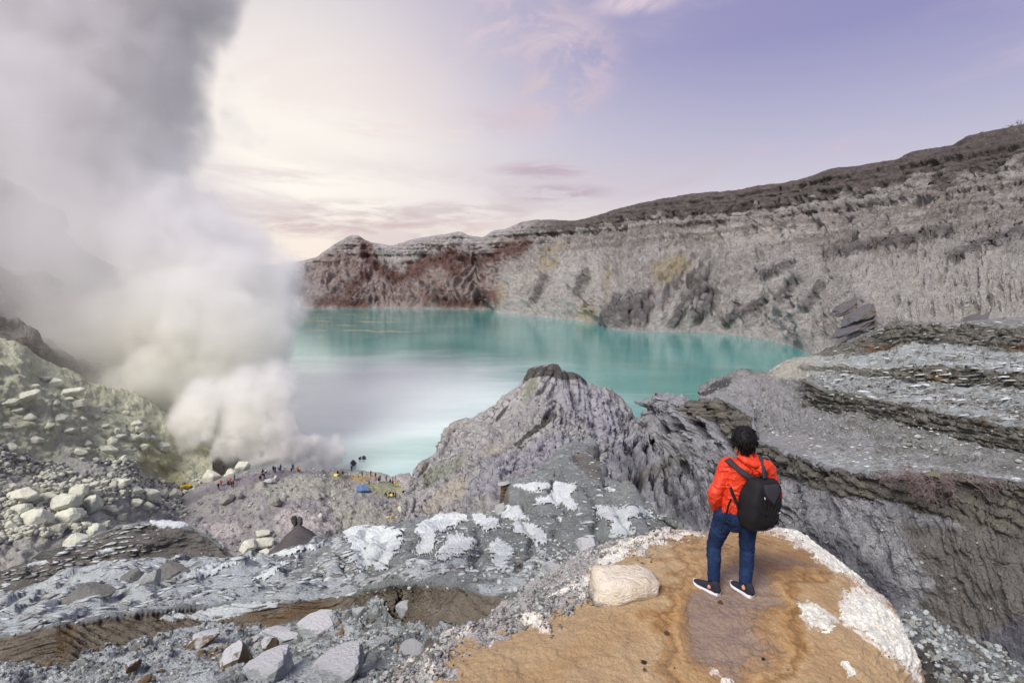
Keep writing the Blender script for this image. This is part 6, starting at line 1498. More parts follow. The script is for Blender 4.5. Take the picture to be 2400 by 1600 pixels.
aL, aR = pp(1673, 1366, .10), pp(1746, 1370, .05)
kL, kR = pp(1673, 1276, .24), pp(1751, 1284, .13)
hL, hR = pp(1700, 1204, .13), pp(1751, 1204, .06)
pel = pp(1726, 1196, .10); wai = pp(1728, 1165, .11); che = pp(1738, 1118, .12); shd = pp(1748, 1088, .11); nek = pp(1748, 1062, .12); hed = pp(1742, 1034, .13)
sL, sR = pp(1707, 1090, .15), pp(1793, 1094, .03)
eL = pp(1676, 1160, .10); wL = pp(1681, 1197, .24); hdL = pp(1690, 1208, .29)
eR = pp(1815, 1160, .06); wR = pp(1795, 1200, .26); hdR = pp(1785, 1208, .32)
SIDE = Vector((.84, .54, 0)).normalized()              # across the shoulders: he faces away and to the left
FWD = Vector((-.54, .84, 0)).normalized()
def lerp(a, b_, f): return tuple(x + (y - x) * f for x, y in zip(a, b_))
def add(a, *vs):
    r_ = Vector(a)
    for v_ in vs: r_ = r_ + Vector(v_)
    return tuple(r_)
# body: one continuous skin under the clothes
HS = Vector((.55, .83, 0)).normalized(); HF = Vector((-.83, .55, 0)).normalized()      # the head turns further left
body = []
for h_, k_, a_ in ((hL, kL, aL), (hR, kR, aR)):
    body.append(tube_geo(dense([(h_, .078, .08), (lerp(h_, k_, .5), .066, .068), (k_, .050, .052), (lerp(k_, a_, .35), .048, .052), (a_, .036, .038)]), 12))
torso = [(pel, .15, .10), (wai, .14, .095), (che, .165, .11), (shd, .15, .085), (add(shd, (0, 0, .05)), .07, .06), (nek, .052, .055), (lerp(nek, hed, .6), .052, .056)]
body.append(tube_geo(dense(torso), 18, SIDE))
def arm_body(s_, e_, w_): return tube_geo(dense([(s_, .055, .055), (lerp(s_, e_, .5), .046, .046), (e_, .039, .039), (lerp(e_, w_, .5), .036, .036), (w_, .028, .024)]), 10)
body += [arm_body(sL, eL, wL), arm_body(sR, eR, wR)]
def hand(w_, h_, side):
    w_, h_ = Vector(w_), Vector(h_); d = (h_ - w_).normalized(); s_ = Vector(side)
    g = [tube_geo([(tuple(w_), .027, .018), (tuple(w_ + d * .05), .040, .017), (tuple(w_ + d * .085), .038, .015)], 10, s_)]
    for q, ln in zip((-1.5, -.5, .5, 1.5), (.062, .072, .068, .052)):
        b_ = w_ + d * .082 + s_ * q * .019; dn = (d + Vector((0, 0, -.35))).normalized()
        g.append(tube_geo([(tuple(b_), .0088, .0088), (tuple(b_ + d * ln * .45), .0086, .0086), (tuple(b_ + d * ln * .45 + dn * ln * .3), .008, .008), (tuple(b_ + d * ln * .45 + dn * ln * .55), .0068, .0068)], 8, s_))
    tb = w_ + d * .03 - s_ * .030
    g.append(tube_geo([(tuple(tb), .012, .011), (tuple(tb + (d * .6 - s_ * .6).normalized() * .03), .010, .010), (tuple(tb + (d * .6 - s_ * .6).normalized() * .03 + d * .03), .008, .008)], 8, s_))
    return g
body += hand(wL, hdL, SIDE) + hand(wR, hdR, SIDE * -1)
hc = Vector(hed)
body.append(tube_geo([(tuple(hc + Vector((0, 0, -.10)) + HF * .03), .046, .05), (tuple(hc + Vector((0, 0, -.05)) + HF * .012), .064, .078), (tuple(hc), .074, .092), (tuple(hc + Vector((0, 0, .05))), .072, .088), (tuple(hc + Vector((0, 0, .085))), .05, .06)], 18, HS))
body.append(tube_geo([(tuple(hc + HF * .085 + Vector((0, 0, .012))), .009, .010), (tuple(hc + HF * .108 + Vector((0, 0, -.026))), .014, .013)], 8, HS))       # nose
body.append(tube_geo([(tuple(hc + HF * .088 - HS * .022 + Vector((0, 0, -.058))), .006, .006), (tuple(hc + HF * .096 + Vector((0, 0, -.058))), .0075, .008), (tuple(hc + HF * .088 + HS * .022 + Vector((0, 0, -.058))), .006, .006)], 8))   # lips
for s_ in (-1, 1):                                                                # ears and brows
    body.append(tube_geo([(tuple(hc + HS * s_ * .076 + Vector((0, 0, .022)) - HF * .004), .007, .017), (tuple(hc + HS * s_ * .078 + Vector((0, 0, -.012))), .007, .014), (tuple(hc + HS * s_ * .073 + Vector((0, 0, -.030)) + HF * .004), .006, .008)], 8, HS))
    body.append(tube_geo([(tuple(hc + HF * .082 + HS * s_ * .014 + Vector((0, 0, .022))), .006, .006), (tuple(hc + HF * .072 + HS * s_ * .05 + Vector((0, 0, .020))), .006, .006)], 8))
def foot_dir(toe, heel):
    d = Vector(toe) - Vector(heel); d.z = 0; return d.normalized()
tL, eHL = gz(1624, 1364), gz(1684, 1391)
tR, eHR = gz(1720, 1374), gz(1762, 1396)
body.append(tube_geo(dense([(aL, .036, .038), (add(eHL, (-.075, .05, .06)), .023, .023)]), 10)); body.append(tube_geo(dense([(aR, .036, .038), (add(eHR, (-.06, .055, .06)), .023, .023)]), 10))
bo = link('body', merged('body', body, .0065, 3), m_skin, person)
for s_ in (-1, 1):
    V_, F_ = ICO2; e = link('eye', rock_mesh('eye', V_ * np.array([.010, .010, .008]), F_, m_black if False else m_sole, True), None, person)
    e.location = hc + HF * .079 + HS * s_ * .032 + Vector((0, 0, .004))
    iris = rock_mesh('iris', V_ * np.array([.0052, .0052, .0052]), F_, m_hair, True); q = link('iris', iris, None, e); q.location = HF * .0066

# jeans
def fold(amp, zf, seed):
    def f(X):
        w_ = fbm(X, 9., 3, seed=seed)
        r1 = ridged(np.stack([X[:, 0] * 6, X[:, 1] * 6, X[:, 2] * zf + w_ * 1.4], 1), 1.0, 3, .5, seed=seed + 1) - .7
        return r1 * amp + fbm(X, 28., 3, seed=seed + 2) * amp * .35
    return f
jn = [tube_geo(dense([(add(pel, (0, 0, .045)), .165, .112), (pel, .172, .122), (add(lerp(hL, hR, .5), (0, 0, -.03)), .165, .118), (add(lerp(hL, hR, .5), (0, 0, -.085)), .12, .095)]), 20, SIDE)]
for h_, k_, a_, f_ in ((hL, kL, aL, 1.04), (hR, kR, aR, 1.0)):
    jn.append(tube_geo(dense([(add(h_, (0, 0, .02)), .098 * f_, .105), (lerp(h_, k_, .4), .090 * f_, .096), (lerp(h_, k_, .8), .076, .082), (k_, .072, .078), (lerp(k_, a_, .35), .070, .074), (lerp(k_, a_, .75), .062, .066), (lerp(k_, a_, .93), .060, .062), (add(a_, (0, 0, .012)), .050, .052)]), 16))
link('jeans', merged('jeans', jn, .0065, 4, fold(.007, 13., 300)), m_jeans, person)

# jacket with hood and a blousing hem
hem = add(pel, (0, 0, .02))
jk = [tube_geo(dense([(hem, .168, .118), (add(hem, (0, 0, .05)), .170, .128), (add(wai, (0, 0, .02)), .168, .126), (lerp(wai, che, .6), .178, .130), (che, .188, .132), (lerp(che, shd, .6), .184, .122), (shd, .158, .102), (add(shd, (0, 0, .045)), .098, .084), (lerp(shd, nek, .85), .076, .076)]), 24, SIDE)]
jk.append(tube_geo(dense([(add(sL, SIDE * .03), .080, .082), (sL, .084, .084), (lerp(sL, eL, .35), .080, .078), (lerp(sL, eL, .75), .074, .072), (eL, .070, .070), (lerp(eL, wL, .45), .066, .064), (lerp(eL, wL, .85), .058, .056), (wL, .046, .044)]), 16))
jk.append(tube_geo(dense([(add(sR, SIDE * -.03), .080, .082), (sR, .082, .082), (lerp(sR, eR, .5), .076, .074), (eR, .068, .068), (lerp(eR, wR, .5), .062, .06), (wR, .046, .044)]), 16))
link('jacket', merged('jacket', jk, .0065, 4, fold(.011, 13., 320)), m_jacket, person)
hb = Vector(nek) + Vector((0, 0, -.055)) - FWD * .055
hd = [tube_geo(dense([(tuple(hb - SIDE * .10 + FWD * .05 + Vector((0, 0, .035))), .030, .034), (tuple(hb - SIDE * .065 - FWD * .02), .040, .052), (tuple(hb - FWD * .045 + Vector((0, 0, -.02))), .045, .075), (tuple(hb + SIDE * .065 - FWD * .02), .040, .052), (tuple(hb + SIDE * .10 + FWD * .05 + Vector((0, 0, .035))), .030, .034)]), 14, (0, 0, 1)),
      tube_geo([(tuple(hb - FWD * .04 + Vector((0, 0, -.02))), .085, .030), (tuple(hb - FWD * .075 + Vector((0, 0, -.095))), .060, .024), (tuple(hb - FWD * .085 + Vector((0, 0, -.145))), .024, .014)], 16, SIDE)]
link('hood', merged('hood', hd, .006, 5, fold(.008, 16., 340)), m_jacket, person)

# hair: a cap with strands cut short and shaggy at the nape
rs = np.random.default_rng(12)
hv = [tube_geo(dense([(tuple(hc + Vector((0, 0, -.058)) - HF * .030), .084, .076), (tuple(hc + Vector((0, 0, -.012)) - HF * .020), .108, .108), (tuple(hc + Vector((0, 0, .022)) - HF * .012), .116, .120), (tuple(hc + Vector((0, 0, .050)) - HF * .008), .112, .118)], 3), 22, HS)]
cap_me = merged('hair', hv, .006, 2, lambda X: fbm(X * np.array([1, 1, .35]), 42., 3, seed=360) * .007)
n_ = len(cap_me.vertices); XC = np.empty(n_ * 3, np.float32); cap_me.vertices.foreach_get('co', XC); XC = XC.reshape(-1, 3)
QV = [tuple(v_) for v_ in XC]; QF = [tuple(p_.vertices) for p_ in cap_me.polygons]
for _ in range(300):
    p0 = Vector(XC[rs.integers(0, n_)]); rel = p0 - hc
    if rel.z > .03 and rs.random() < .75: continue
    out_ = Vector((rel.x, rel.y, rel.z * .4)).normalized()
    dn = (Vector((0, 0, -1)) + out_ * (.12 + .12 * rs.random() + (.9 if rel.z > .10 else 0)) + Vector(rs.normal(size=3)) * .14).normalized()
    ln = (.030 + .045 * rs.random()) * (1.0 if rel.z < .03 else .8); wd = .005 + .004 * rs.random()
    sd_ = dn.cross(out_).normalized()
    mid = p0 + out_ * .006 + dn * ln * .5; end = p0 + dn * ln + out_ * (.000 + .006 * rs.random())
    k0 = len(QV); QV += [tuple(p0 - sd_ * wd), tuple(p0 + sd_ * wd), tuple(p0 + out_ * .006), tuple(mid - sd_ * wd * .8), tuple(mid + sd_ * wd * .8), tuple(mid + out_ * .004), tuple(end)]
    QF += [(k0, k0 + 1, k0 + 4, k0 + 3), (k0 + 1, k0 + 2, k0 + 5, k0 + 4), (k0 + 2, k0, k0 + 3, k0 + 5), (k0 + 3, k0 + 4, k0 + 6), (k0 + 4, k0 + 5, k0 + 6), (k0 + 5, k0 + 3, k0 + 6)]
bpy.data.meshes.remove(cap_me)
link('hair', geo_mesh('hair', (QV, QF)), m_hair, person)

# shoes
def shoe(toe, heel, ank, seed):
    toe, heel = Vector(toe), Vector(heel); d = foot_dir(toe, heel); s_ = Vector((-d.y, d.x, 0)); L_ = (toe - heel).xy.length
    L_ = max(.26, min(.31, L_)); z0 = min(toe.z, heel.z)
    base = Vector((heel.x, heel.y, (toe.z + heel.z) / 2)) + d * .0
    up_ = lambda f, z_, o_=0: tuple(base + d * (L_ * f) + Vector((0, 0, z_)) + s_ * o_)
    upper = [tube_geo(dense([(up_(.07, .066), .034, .050), (up_(.2, .070), .039, .052), (up_(.38, .060), .040, .044), (up_(.55, .050), .043, .034), (up_(.75, .042), .046, .025), (up_(.92, .034), .036, .017)]), 16, s_),
             tube_geo(dense([(up_(.12, .06), .038, .048), (up_(.14, .104), .038, .045)]), 14, s_), tube_geo(dense([(up_(.13, .055), .038, .046), (tuple(Vector(ank) * .75 + Vector(up_(.14, .104)) * .25 - Vector((0, 0, .045))), .042, .045)]), 14, s_)]
    sh = merged('shoe', upper, .005, 3)
    o = link('shoe', sh, m_shoe, person)
    # sole: an outline swept through its thickness
    prof = [(0, .030), (.04, .036), (.15, .038), (.35, .036), (.5, .040), (.7, .049), (.85, .046), (.95, .030), (1.0, .010)]
    xs_ = np.linspace(0, 1, 22); wd = np.interp(xs_, [a for a, _ in prof], [b_ for _, b_ in prof])
    lf = np.interp(xs_, [0, .1, .5, .8, 1], [.004, 0, 0, .002, .020]); th = np.interp(xs_, [0, .5, 1], [.036, .026, .022])
    V, F = [], []
    for f_, w_, l_, h_ in zip(xs_, wd, lf, th):
        for (so, zo) in ((-1, l_), (1, l_), (1.07, l_ + h_ * .5), (1.0, l_ + h_), (-1.0, l_ + h_), (-1.07, l_ + h_ * .5)):
            V.append(up_(f_ * 1.04 - .02, zo, so * w_))
    for i_ in range(len(xs_) - 1):
        for j_ in range(6):
            a, b_ = i_ * 6 + j_, i_ * 6 + (j_ + 1) % 6
            F.append((a, b_, b_ + 6, a + 6))
    F.append(tuple(range(5, -1, -1))); F.append(tuple(len(V) - 6 + i_ for i_ in range(6)))
    link('sole', geo_mesh('sole', (V, F), None, False), m_sole, o)
    lc = []
    for k_ in range(4):
        f_ = .36 + .09 * k_
        lc.append(tube_geo([(up_(f_, .098 - .012 * k_, -.022), .003, .003), (up_(f_ + .02, .106 - .012 * k_, 0), .003, .003), (up_(f_, .098 - .012 * k_, .022), .003, .003)], 6))
    for s2 in (-1, 1):
        lc.append(tube_geo([(up_(.34, .108, 0), .003, .003), (up_(.32, .130, s2 * .018), .003, .003), (up_(.36, .122, s2 * .034), .003, .003), (up_(.36, .108, s2 * .010), .003, .003)], 6))
    link('heel_loop', geo_mesh('heel_loop', tube_geo([(up_(-.01, .085, 0), .004, .006), (up_(-.03, .110, 0), .004, .006), (up_(.01, .120, 0), .004, .006)], 6, s_)), m_black, o)
    link('laces', geo_mesh('laces', join_geo(lc)), m_black, o)
shoe(tL, eHL, aL, 1); shoe(tR, eHR, aR, 2)

# ---------------------------------------------------------------- his backpack, a thing of its own
pack = bpy.data.objects.new('backpack', None); COL.objects.link(pack); pack.location = ROOT
tag(pack, 'black backpack with a charcoal lid panel hanging from one shoulder of the red jacket', 'backpack')
top_c = Vector(pp(1789, 1124, -.07)); bot_c = Vector(pp(1772, 1232, -.06))
UPV = (top_c - bot_c).normalized(); PN = (Vector((.36, -.93, 0)) - UPV * Vector((.36, -.93, 0)).dot(UPV)).normalized(); PS = UPV.cross(PN).normalized() * -1
if PS.x < 0: PS = -PS
H = (top_c - bot_c).length
def pk(a, h_, o_): return tuple(bot_c + UPV * (h_ * H) + PS * a + PN * o_)
rows = [(-.03, .085, .050), (0.0, .138, .085), (.08, .162, .104), (.30, .184, .125), (.5, .188, .126), (.72, .178, .116), (.90, .150, .100), (.98, .132, .084), (1.02, .118, .060)]
SEG = 36
def se(th, n_=5.): c_, s_ = math.cos(th), math.sin(th); return math.copysign(abs(c_) ** (2 / n_), c_), math.copysign(abs(s_) ** (2 / n_), s_)
A = np.array(rows); hq = np.linspace(rows[0][0], rows[-1][0], 40); W_ = pchip(A[:, 0], A[:, 1:], hq)
V, F = [], []
for h_, (w_, d_) in zip(hq, W_):
    for i_ in range(SEG):
        x_, y_ = se(2 * math.pi * i_ / SEG)
        V.append(pk(x_ * w_, h_, y_ * d_))
for r_ in range(len(hq) - 1):
    for i_ in range(SEG):
        j_ = (i_ + 1) % SEG; F.append((r_ * SEG + i_, r_ * SEG + j_, (r_ + 1) * SEG + j_, (r_ + 1) * SEG + i_))
F.append(tuple(range(SEG - 1, -1, -1))); F.append(tuple((len(hq) - 1) * SEG + i_ for i_ in range(SEG)))
def wrinkle(me, amp, fr_, seed):
    n_ = len(me.vertices); X = np.empty(n_ * 3, np.float32); me.vertices.foreach_get('co', X); X = X.reshape(-1, 3); N = np.empty(n_ * 3, np.float32); me.vertices.foreach_get('normal', N)
    me.vertices.foreach_set('co', (X + N.reshape(-1, 3) * (fbm(X, fr_, 3, seed=seed) * amp)[:, None]).astype(np.float32).reshape(-1)); me.update()
pm = geo_mesh('bag', (V, F)); wrinkle(pm, .012, 9., 400); link('bag', pm, m_black, pack)
def on_pack(a, h_, lift=.006):
    """point on the outer face of the bag"""
    w_, d_ = (np.interp(h_, hq, W_[:, 0]), np.interp(h_, hq, W_[:, 1]))
    x_ = max(-.999, min(.999, a / w_)); y_ = (1 - abs(x_) ** 5.) ** (1 / 5.)
    return pk(a, h_, y_ * d_ + lift)
def panel(name, outline, mat, lift, th=.004, n_=14):
    """a flat panel sewn on the face: outline rows (h, left, right)"""
    V, F = [], []
    R_ = np.array(outline); hs = np.linspace(R_[0, 0], R_[-1, 0], n_)
    for h_ in hs:
        l_, r_ = np.interp(h_, R_[:, 0], R_[:, 1]), np.interp(h_, R_[:, 0], R_[:, 2])
        for f_ in np.linspace(0, 1, 9):
            e_ = min(f_, 1 - f_) * 9
            V.append(on_pack(l_ + (r_ - l_) * f_, h_, lift + (th if 0 < e_ else -.004)))
    for i_ in range(n_ - 1):
        for j_ in range(8): F.append((i_ * 9 + j_, i_ * 9 + j_ + 1, i_ * 9 + j_ + 10, i_ * 9 + j_ + 9))
    return link(name, geo_mesh(name, (V, F)), mat, pack)
panel('lid_panel', [(.60, .030, .036), (.74, -.05, .10), (.86, -.085, .128), (.95, -.085, .105), (.985, -.07, .08)], m_char, .006)
def cord(name, pts_, r_, mat, par=None, flat=1.0):
    return link(name, geo_mesh(name, tube_geo(dense([(p_, r_, r_ * flat) for p_ in pts_], 3), 8, PS)), mat, par or pack)
cord('seam', [on_pack(-.10, .965), on_pack(-.115, .86), on_pack(-.075, .74), on_pack(.033, .58), on_pack(.12, .74), on_pack(.14, .88), on_pack(.11, .97)], .0045, m_black)
cord('seam', [on_pack(-.155, .5), on_pack(-.09, .42), on_pack(-.04, .36), on_pack(-.03, .56), on_pack(-.06, .72)], .0045, m_black)
cord('seam', [on_pack(.075, .60), on_pack(.055, .42), on_pack(.05, .22), on_pack(.07, .08)], .0045, m_black)
cord('seam', [on_pack(.15, .42), on_pack(.10, .24), on_pack(.04, .12)], .0045, m_black)
zp = cord('zip_pull', [on_pack(-.088, .73), on_pack(-.086, .65, .012), on_pack(-.084, .57, .012)], .006, m_black); 
cord('zip_slider', [on_pack(-.09, .755, .010), on_pack(-.088, .73, .012)], .005, m_mark, zp)
tg = panel('tag', [(.375, .098, .135), (.43, .100, .137)], m_tag, .008, .002, 4)
link('tag_mark', geo_mesh('tag_mark', tube_geo([(on_pack(.112, .393, .016), .003, .003), (on_pack(.118, .405, .016), .004, .003), (on_pack(.123, .417, .016), .003, .003)], 6)), m_mark, tg)
cord('bottom_strap', [on_pack(-.11, .06), on_pack(-.02, .035, .012), on_pack(.03, .04, .014), on_pack(.10, .07)], .008, m_black)
cord('buckle', [on_pack(.135, .16, .012), on_pack(.150, .13, .018)], .012, m_black)
cord('buckle', [on_pack(.03, .05, .016), on_pack(.05, .075, .016)], .009, m_char)
cord('haul_loop', [pk(-.035, 1.0, -.02), pk(-.03, 1.06, -.02), pk(.01, 1.06, -.02), pk(.02, 1.0, -.02)], .009, m_black)
def strap(name, pts_, w_, th=.010, mat=None, k_=6):
    """a flat band through points (point, outward normal)"""
    P_ = pchip(np.arange(len(pts_)), np.array([[*a, *b_] for a, b_ in pts_], float), np.linspace(0, len(pts_) - 1, (len(pts_) - 1) * k_ + 1))
    V, F = [], []
    for i_ in range(len(P_)):
        c_ = Vector(P_[i_, :3]); nn_ = Vector(P_[i_, 3:]).normalized(); tn = (Vector(P_[min(i_ + 1, len(P_) - 1), :3]) - Vector(P_[max(i_ - 1, 0), :3])).normalized()
        s_ = tn.cross(nn_).normalized(); ww = w_ if not hasattr(w_, '__len__') else np.interp(i_ / (len(P_) - 1), [0, 1], w_)
        for a, b_ in ((-1, 0), (-.8, 1), (.8, 1), (1, 0), (.8, -1), (-.8, -1)): V.append(tuple(c_ + s_ * ww * a + nn_ * th * b_))
    for i_ in range(len(P_) - 1):
        for j_ in range(6):
            a, b_ = i_ * 6 + j_, i_ * 6 + (j_ + 1) % 6; F.append((a, b_, b_ + 6, a + 6))
    F.append(tuple(range(5, -1, -1))); F.append(tuple(len(V) - 6 + i_ for i_ in range(6)))
    return link(name, geo_mesh(name, (V, F)), mat or m_char, pack)
B = -FWD
strap('shoulder_strap', [(pp(1724, 1120, .24), -B), (pp(1703, 1088, .17), Vector((-.5, .2, .6))), (pp(1707, 1077, .09), Vector((-.3, -.3, 1))), (pp(1730, 1098, -.015), (B.x, B.y, .6)), (pp(1750, 1112, -.05), (B.x, B.y, .4)), (pp(1764, 1124, -.045), B)], .034)
strap('shoulder_strap', [(pp(1790, 1120, .2), -B), (pp(1786, 1084, .14), Vector((0, .3, 1))), (pp(1786, 1072, .05), Vector((.1, -.4, 1))), (pp(1791, 1092, -.04), (B.x, B.y, .5)), (pp(1793, 1122, -.08), B)], .034)
strap('lower_strap', [(pp(1731, 1188, -.07), B), (pp(1724, 1172, -.055), B), (pp(1714, 1148, -.02), (B.x - .4, B.y, 0)), (pp(1711, 1132, .06), (-1, 0, 0))], .018, .006, m_black)
strap('strap_end', [(pp(1714, 1168, -.055), B), (pp(1707, 1185, -.065), B), (pp(1703, 1204, -.07), B)], .014, .004, m_black)
strap('strap_end', [(pp(1700, 1214, -.06), B), (pp(1696, 1228, -.055), B), (pp(1690, 1243, -.05), B)], .008, .003, m_black)

# ---------------------------------------------------------------- visitors and miners far below
PAL = {}
def cloth(c_):
    if c_ not in PAL: PAL[c_] = plain('cloth_%s' % c_, srgb(*{'black': (28, 28, 32), 'navy': (34, 42, 74), 'red': (178, 40, 40), 'maroon': (96, 36, 44), 'orange': (214, 110, 40), 'yellow': (222, 196, 60), 'green': (52, 90, 66), 'blue': (48, 76, 140), 'sky': (136, 172, 196), 'white': (208, 204, 208), 'brown': (112, 84, 62), 'grey': (96, 100, 110)}[c_]), .8)
    return PAL[c_]
def visitor(layer, u, v, top, legs, pose, label, t_over=None, turn=None):
    p, n, t_ = ground(layer, u, v)
    r_ = random.Random(int(u * 13 + v * 7))
    g_skin, g_top, g_leg = [], [], []
    T = lambda nodes, s_=8: tube_geo([(a, b_, b_ * .85) for a, b_ in nodes], s_)
    if pose == 'stand':
        st = r_.uniform(.06, .16)
        for s_ in (-1, 1): g_leg.append(T([((s_ * .10, 0, .86), .10), ((s_ * (.10 + st * .3), .02 * s_, .45), .075), ((s_ * (.10 + st * .5), 0, .04), .06)]))
        g_top.append(T([((0, 0, .82), .17), ((0, 0, 1.1), .18), ((0, -.01, 1.38), .2), ((0, 0, 1.46), .1)], 10))
        a_ = r_.uniform(.2, .8)
        for s_ in (-1, 1): g_top.append(T([((s_ * .2, 0, 1.38), .07), ((s_ * .28, -.02, 1.12), .06), ((s_ * (.26 - a_ * .1), -.1 - a_ * .2, .92 + a_ * .15), .05)]))
        hz_, hx, hy = 1.60, 0, -.02
    elif pose == 'bend':
        for s_ in (-1, 1): g_leg.append(T([((s_ * .1, 0, .84), .11), ((s_ * .12, -.05, .44), .08), ((s_ * .12, 0, .04), .06)]))
        g_top.append(T([((0, .02, .84), .17), ((.15, -.1, 1.04), .19), ((.36, -.16, 1.14), .18)], 10))
        for s_ in (-1, 1): g_top.append(T([((.34, -.16 + s_ * .15, 1.1), .07), ((.42, -.2 + s_ * .12, .8), .06), ((.46, -.24, .6), .05)]))
        hz_, hx, hy = 1.18, .55, -.2
    else:                                                   # crouching or sitting
        for s_ in (-1, 1): g_leg.append(T([((s_ * .12, .1, .22), .12), ((s_ * .2, -.26, .46), .09), ((s_ * .17, -.28, .05), .07)]))
        g_top.append(T([((0, .12, .2), .19), ((0, .04, .5), .2), ((0, -.04, .78), .19)], 10))
        for s_ in (-1, 1): g_top.append(T([((s_ * .2, -.04, .74), .07), ((s_ * .26, -.2, .52), .06), ((s_ * .1, -.36, .5), .05)]))
        hz_, hx, hy = .98, 0, -.1
    g_skin.append(T([((hx, hy, hz_ - .14), .06), ((hx, hy, hz_ - .05), .10), ((hx, hy, hz_ + .05), .10)]))
    g_hair = T([((hx, hy + .03, hz_ - .01), .11), ((hx, hy + .02, hz_ + .09), .09)])
    V, F = join_geo(g_skin + g_top + g_leg + [g_hair])
    me = bpy.data.meshes.new('person'); me.from_pydata(V, [], F); me.update()
    for m_ in (m_skin, cloth(top), cloth(legs), m_hair): me.materials.append(m_)
    mi = []
    for k_, gs in enumerate((g_skin, g_top, g_leg, [g_hair])):
        for _, f_ in gs: mi += [k_] * len(f_)
    me.polygons.foreach_set('material_index', np.array(mi, np.int32)); me.polygons.foreach_set('use_smooth', np.ones(len(mi), bool))
    o = link('person', me); q = at(u, v, t_); o.location = (q[0], q[1], q[2] - .04)
    o.rotation_euler = (0, 0, r_.uniform(-3, 3) if turn is None else turn); o.scale = (1.06,) * 3
    tag(o, label, 'person', 'people on the crater floor')
for a in [
 ('mound', 512.6, 1146.7, 'black', 'black', 'stand', 'person in black standing apart in front of the low sulphur boulder'), ('mound', 518.7, 1138.6, 'red', 'blue', 'stand', 'person in a red jacket and blue trousers beside the one in black'),
 ('mound', 539.5, 1134.8, 'orange', 'black', 'stand', 'person in an orange top at the back of the huddle by the tallest sulphur boulder'), ('mound', 543.7, 1142.5, 'navy', 'navy', 'stand', 'person in navy at the front of the huddle by the tallest sulphur boulder'),
 ('mound', 547.6, 1140.3, 'maroon', 'black', 'stand', 'person in maroon on the right of the huddle'), ('mound', 550.5, 1125.5, 'green', 'black', 'stand', 'person in a green jacket standing close under the tallest sulphur boulder'), ('mound', 534.4, 1134.8, 'green', 'black', 'crouch', 'person crouching at the left of the huddle'),
 ('mound', 610.5, 1122, 'black', 'navy', 'crouch', 'person in black sitting on the bare mauve slope below the crest'), ('mound', 620, 1120.4, 'black', 'black', 'bend', 'person in black bending over next to a sitting one below the crest'),
 ('mound', 615.6, 1107.3, 'black', 'black', 'crouch', 'person in black crouching at the left end of the crest'), ('mound', 624, 1107.3, 'white', 'black', 'crouch', 'person in a white top sitting on the crest by the steam'), ('mound', 641.5, 1106.3, 'black', 'black', 'stand', 'left of two people in black standing close together on the crest'),
 ('mound', 645.7, 1107.3, 'black', 'black', 'stand', 'right of two people in black standing close together on the crest'), ('mound', 658.5, 1101.7, 'black', 'black', 'stand', 'person in black standing behind a blue bundle on the crest'), ('mound', 655.6, 1102.5, 'blue', 'blue', 'crouch', 'person in blue crouching before one in black on the crest'),
 ('mound', 687, 1101.5, 'black', 'black', 'stand', 'person in black standing behind a bending one on the crest'), ('mound', 683, 1105.6, 'black', 'black', 'bend', 'person in black bending down on the crest'), ('mound', 699.3, 1106.3, 'red', 'black', 'stand', 'person in red at the right end of the crest'), ('mound', 702.7, 1106.3, 'yellow', 'black', 'stand', 'person in yellow beside the one in red on the crest'),
 ('mound', 366, 1191, 'black', 'navy', 'stand', 'person in black walking the lower path, behind another one'), ('mound', 393.5, 1187.6, 'navy', 'black', 'stand', 'person in navy walking ahead on the lower path'),
 ('mound', 824.5, 1104, 'black', 'black', 'stand', 'person in black alone at the tip of the landing nearest the lake rocks'), ('mound', 791.5, 1110, 'black', 'black', 'crouch', 'person in black crouching behind the yellow sulphur heap'), ('mound', 803, 1111, 'black', 'black', 'crouch', 'person in black crouching right of the yellow sulphur heap'),
 ('mound', 849, 1116, 'black', 'black', 'stand', 'person in black alone on the ochre shore rock'), ('mound', 869, 1115, 'red', 'black', 'stand', 'person in a red jacket alone on the ochre shore rock'), ('mound', 880.6, 1119.5, 'maroon', 'black', 'stand', 'person in maroon standing over an orange crouching one'), ('mound', 880, 1126, 'orange', 'black', 'crouch', 'person in orange crouching on the landing'),
 ('mound', 890.9, 1126, 'black', 'black', 'stand', 'person in black standing right of the orange crouching one'), ('mound', 887.3, 1126.5, 'navy', 'navy', 'crouch', 'person in navy crouching at the feet of one in black'), ('mound', 905.2, 1127, 'grey', 'blue', 'stand', 'person in grey standing alone in the middle of the landing'),
 ('mound', 915.1, 1129.5, 'navy', 'navy', 'crouch', 'person in navy crouching left of one in light blue'), ('mound', 920.2, 1129, 'sky', 'navy', 'stand', 'person in light blue on the landing'), ('mound', 926.4, 1127, 'orange', 'navy', 'stand', 'person in an orange vest and navy trousers on the landing'),
 ('mound', 921.3, 1138.2, 'black', 'brown', 'stand', 'person in black with brown trousers on the landing'), ('mound', 925.4, 1139.4, 'yellow', 'grey', 'stand', 'person in a yellow shirt on the landing'), ('mound', 865.2, 1135.7, 'grey', 'black', 'stand', 'person in grey standing above the blue tarpaulin'),
 ('mound', 904.8, 1161.2, 'black', 'black', 'crouch', 'person in black crouching left of a bending one above the square boulder'), ('mound', 912, 1163, 'black', 'black', 'bend', 'person in black bending above the square boulder'), ('mound', 922, 1165.4, 'navy', 'black', 'stand', 'person in navy standing above the square boulder'), ('mound', 927.6, 1167.6, 'black', 'black', 'stand', 'person in black standing next to the one in navy above the square boulder'), ('mound', 945.4, 1162.4, 'black', 'black', 'stand', 'person in black standing alone nearest the stream')]:
    visitor(*a)
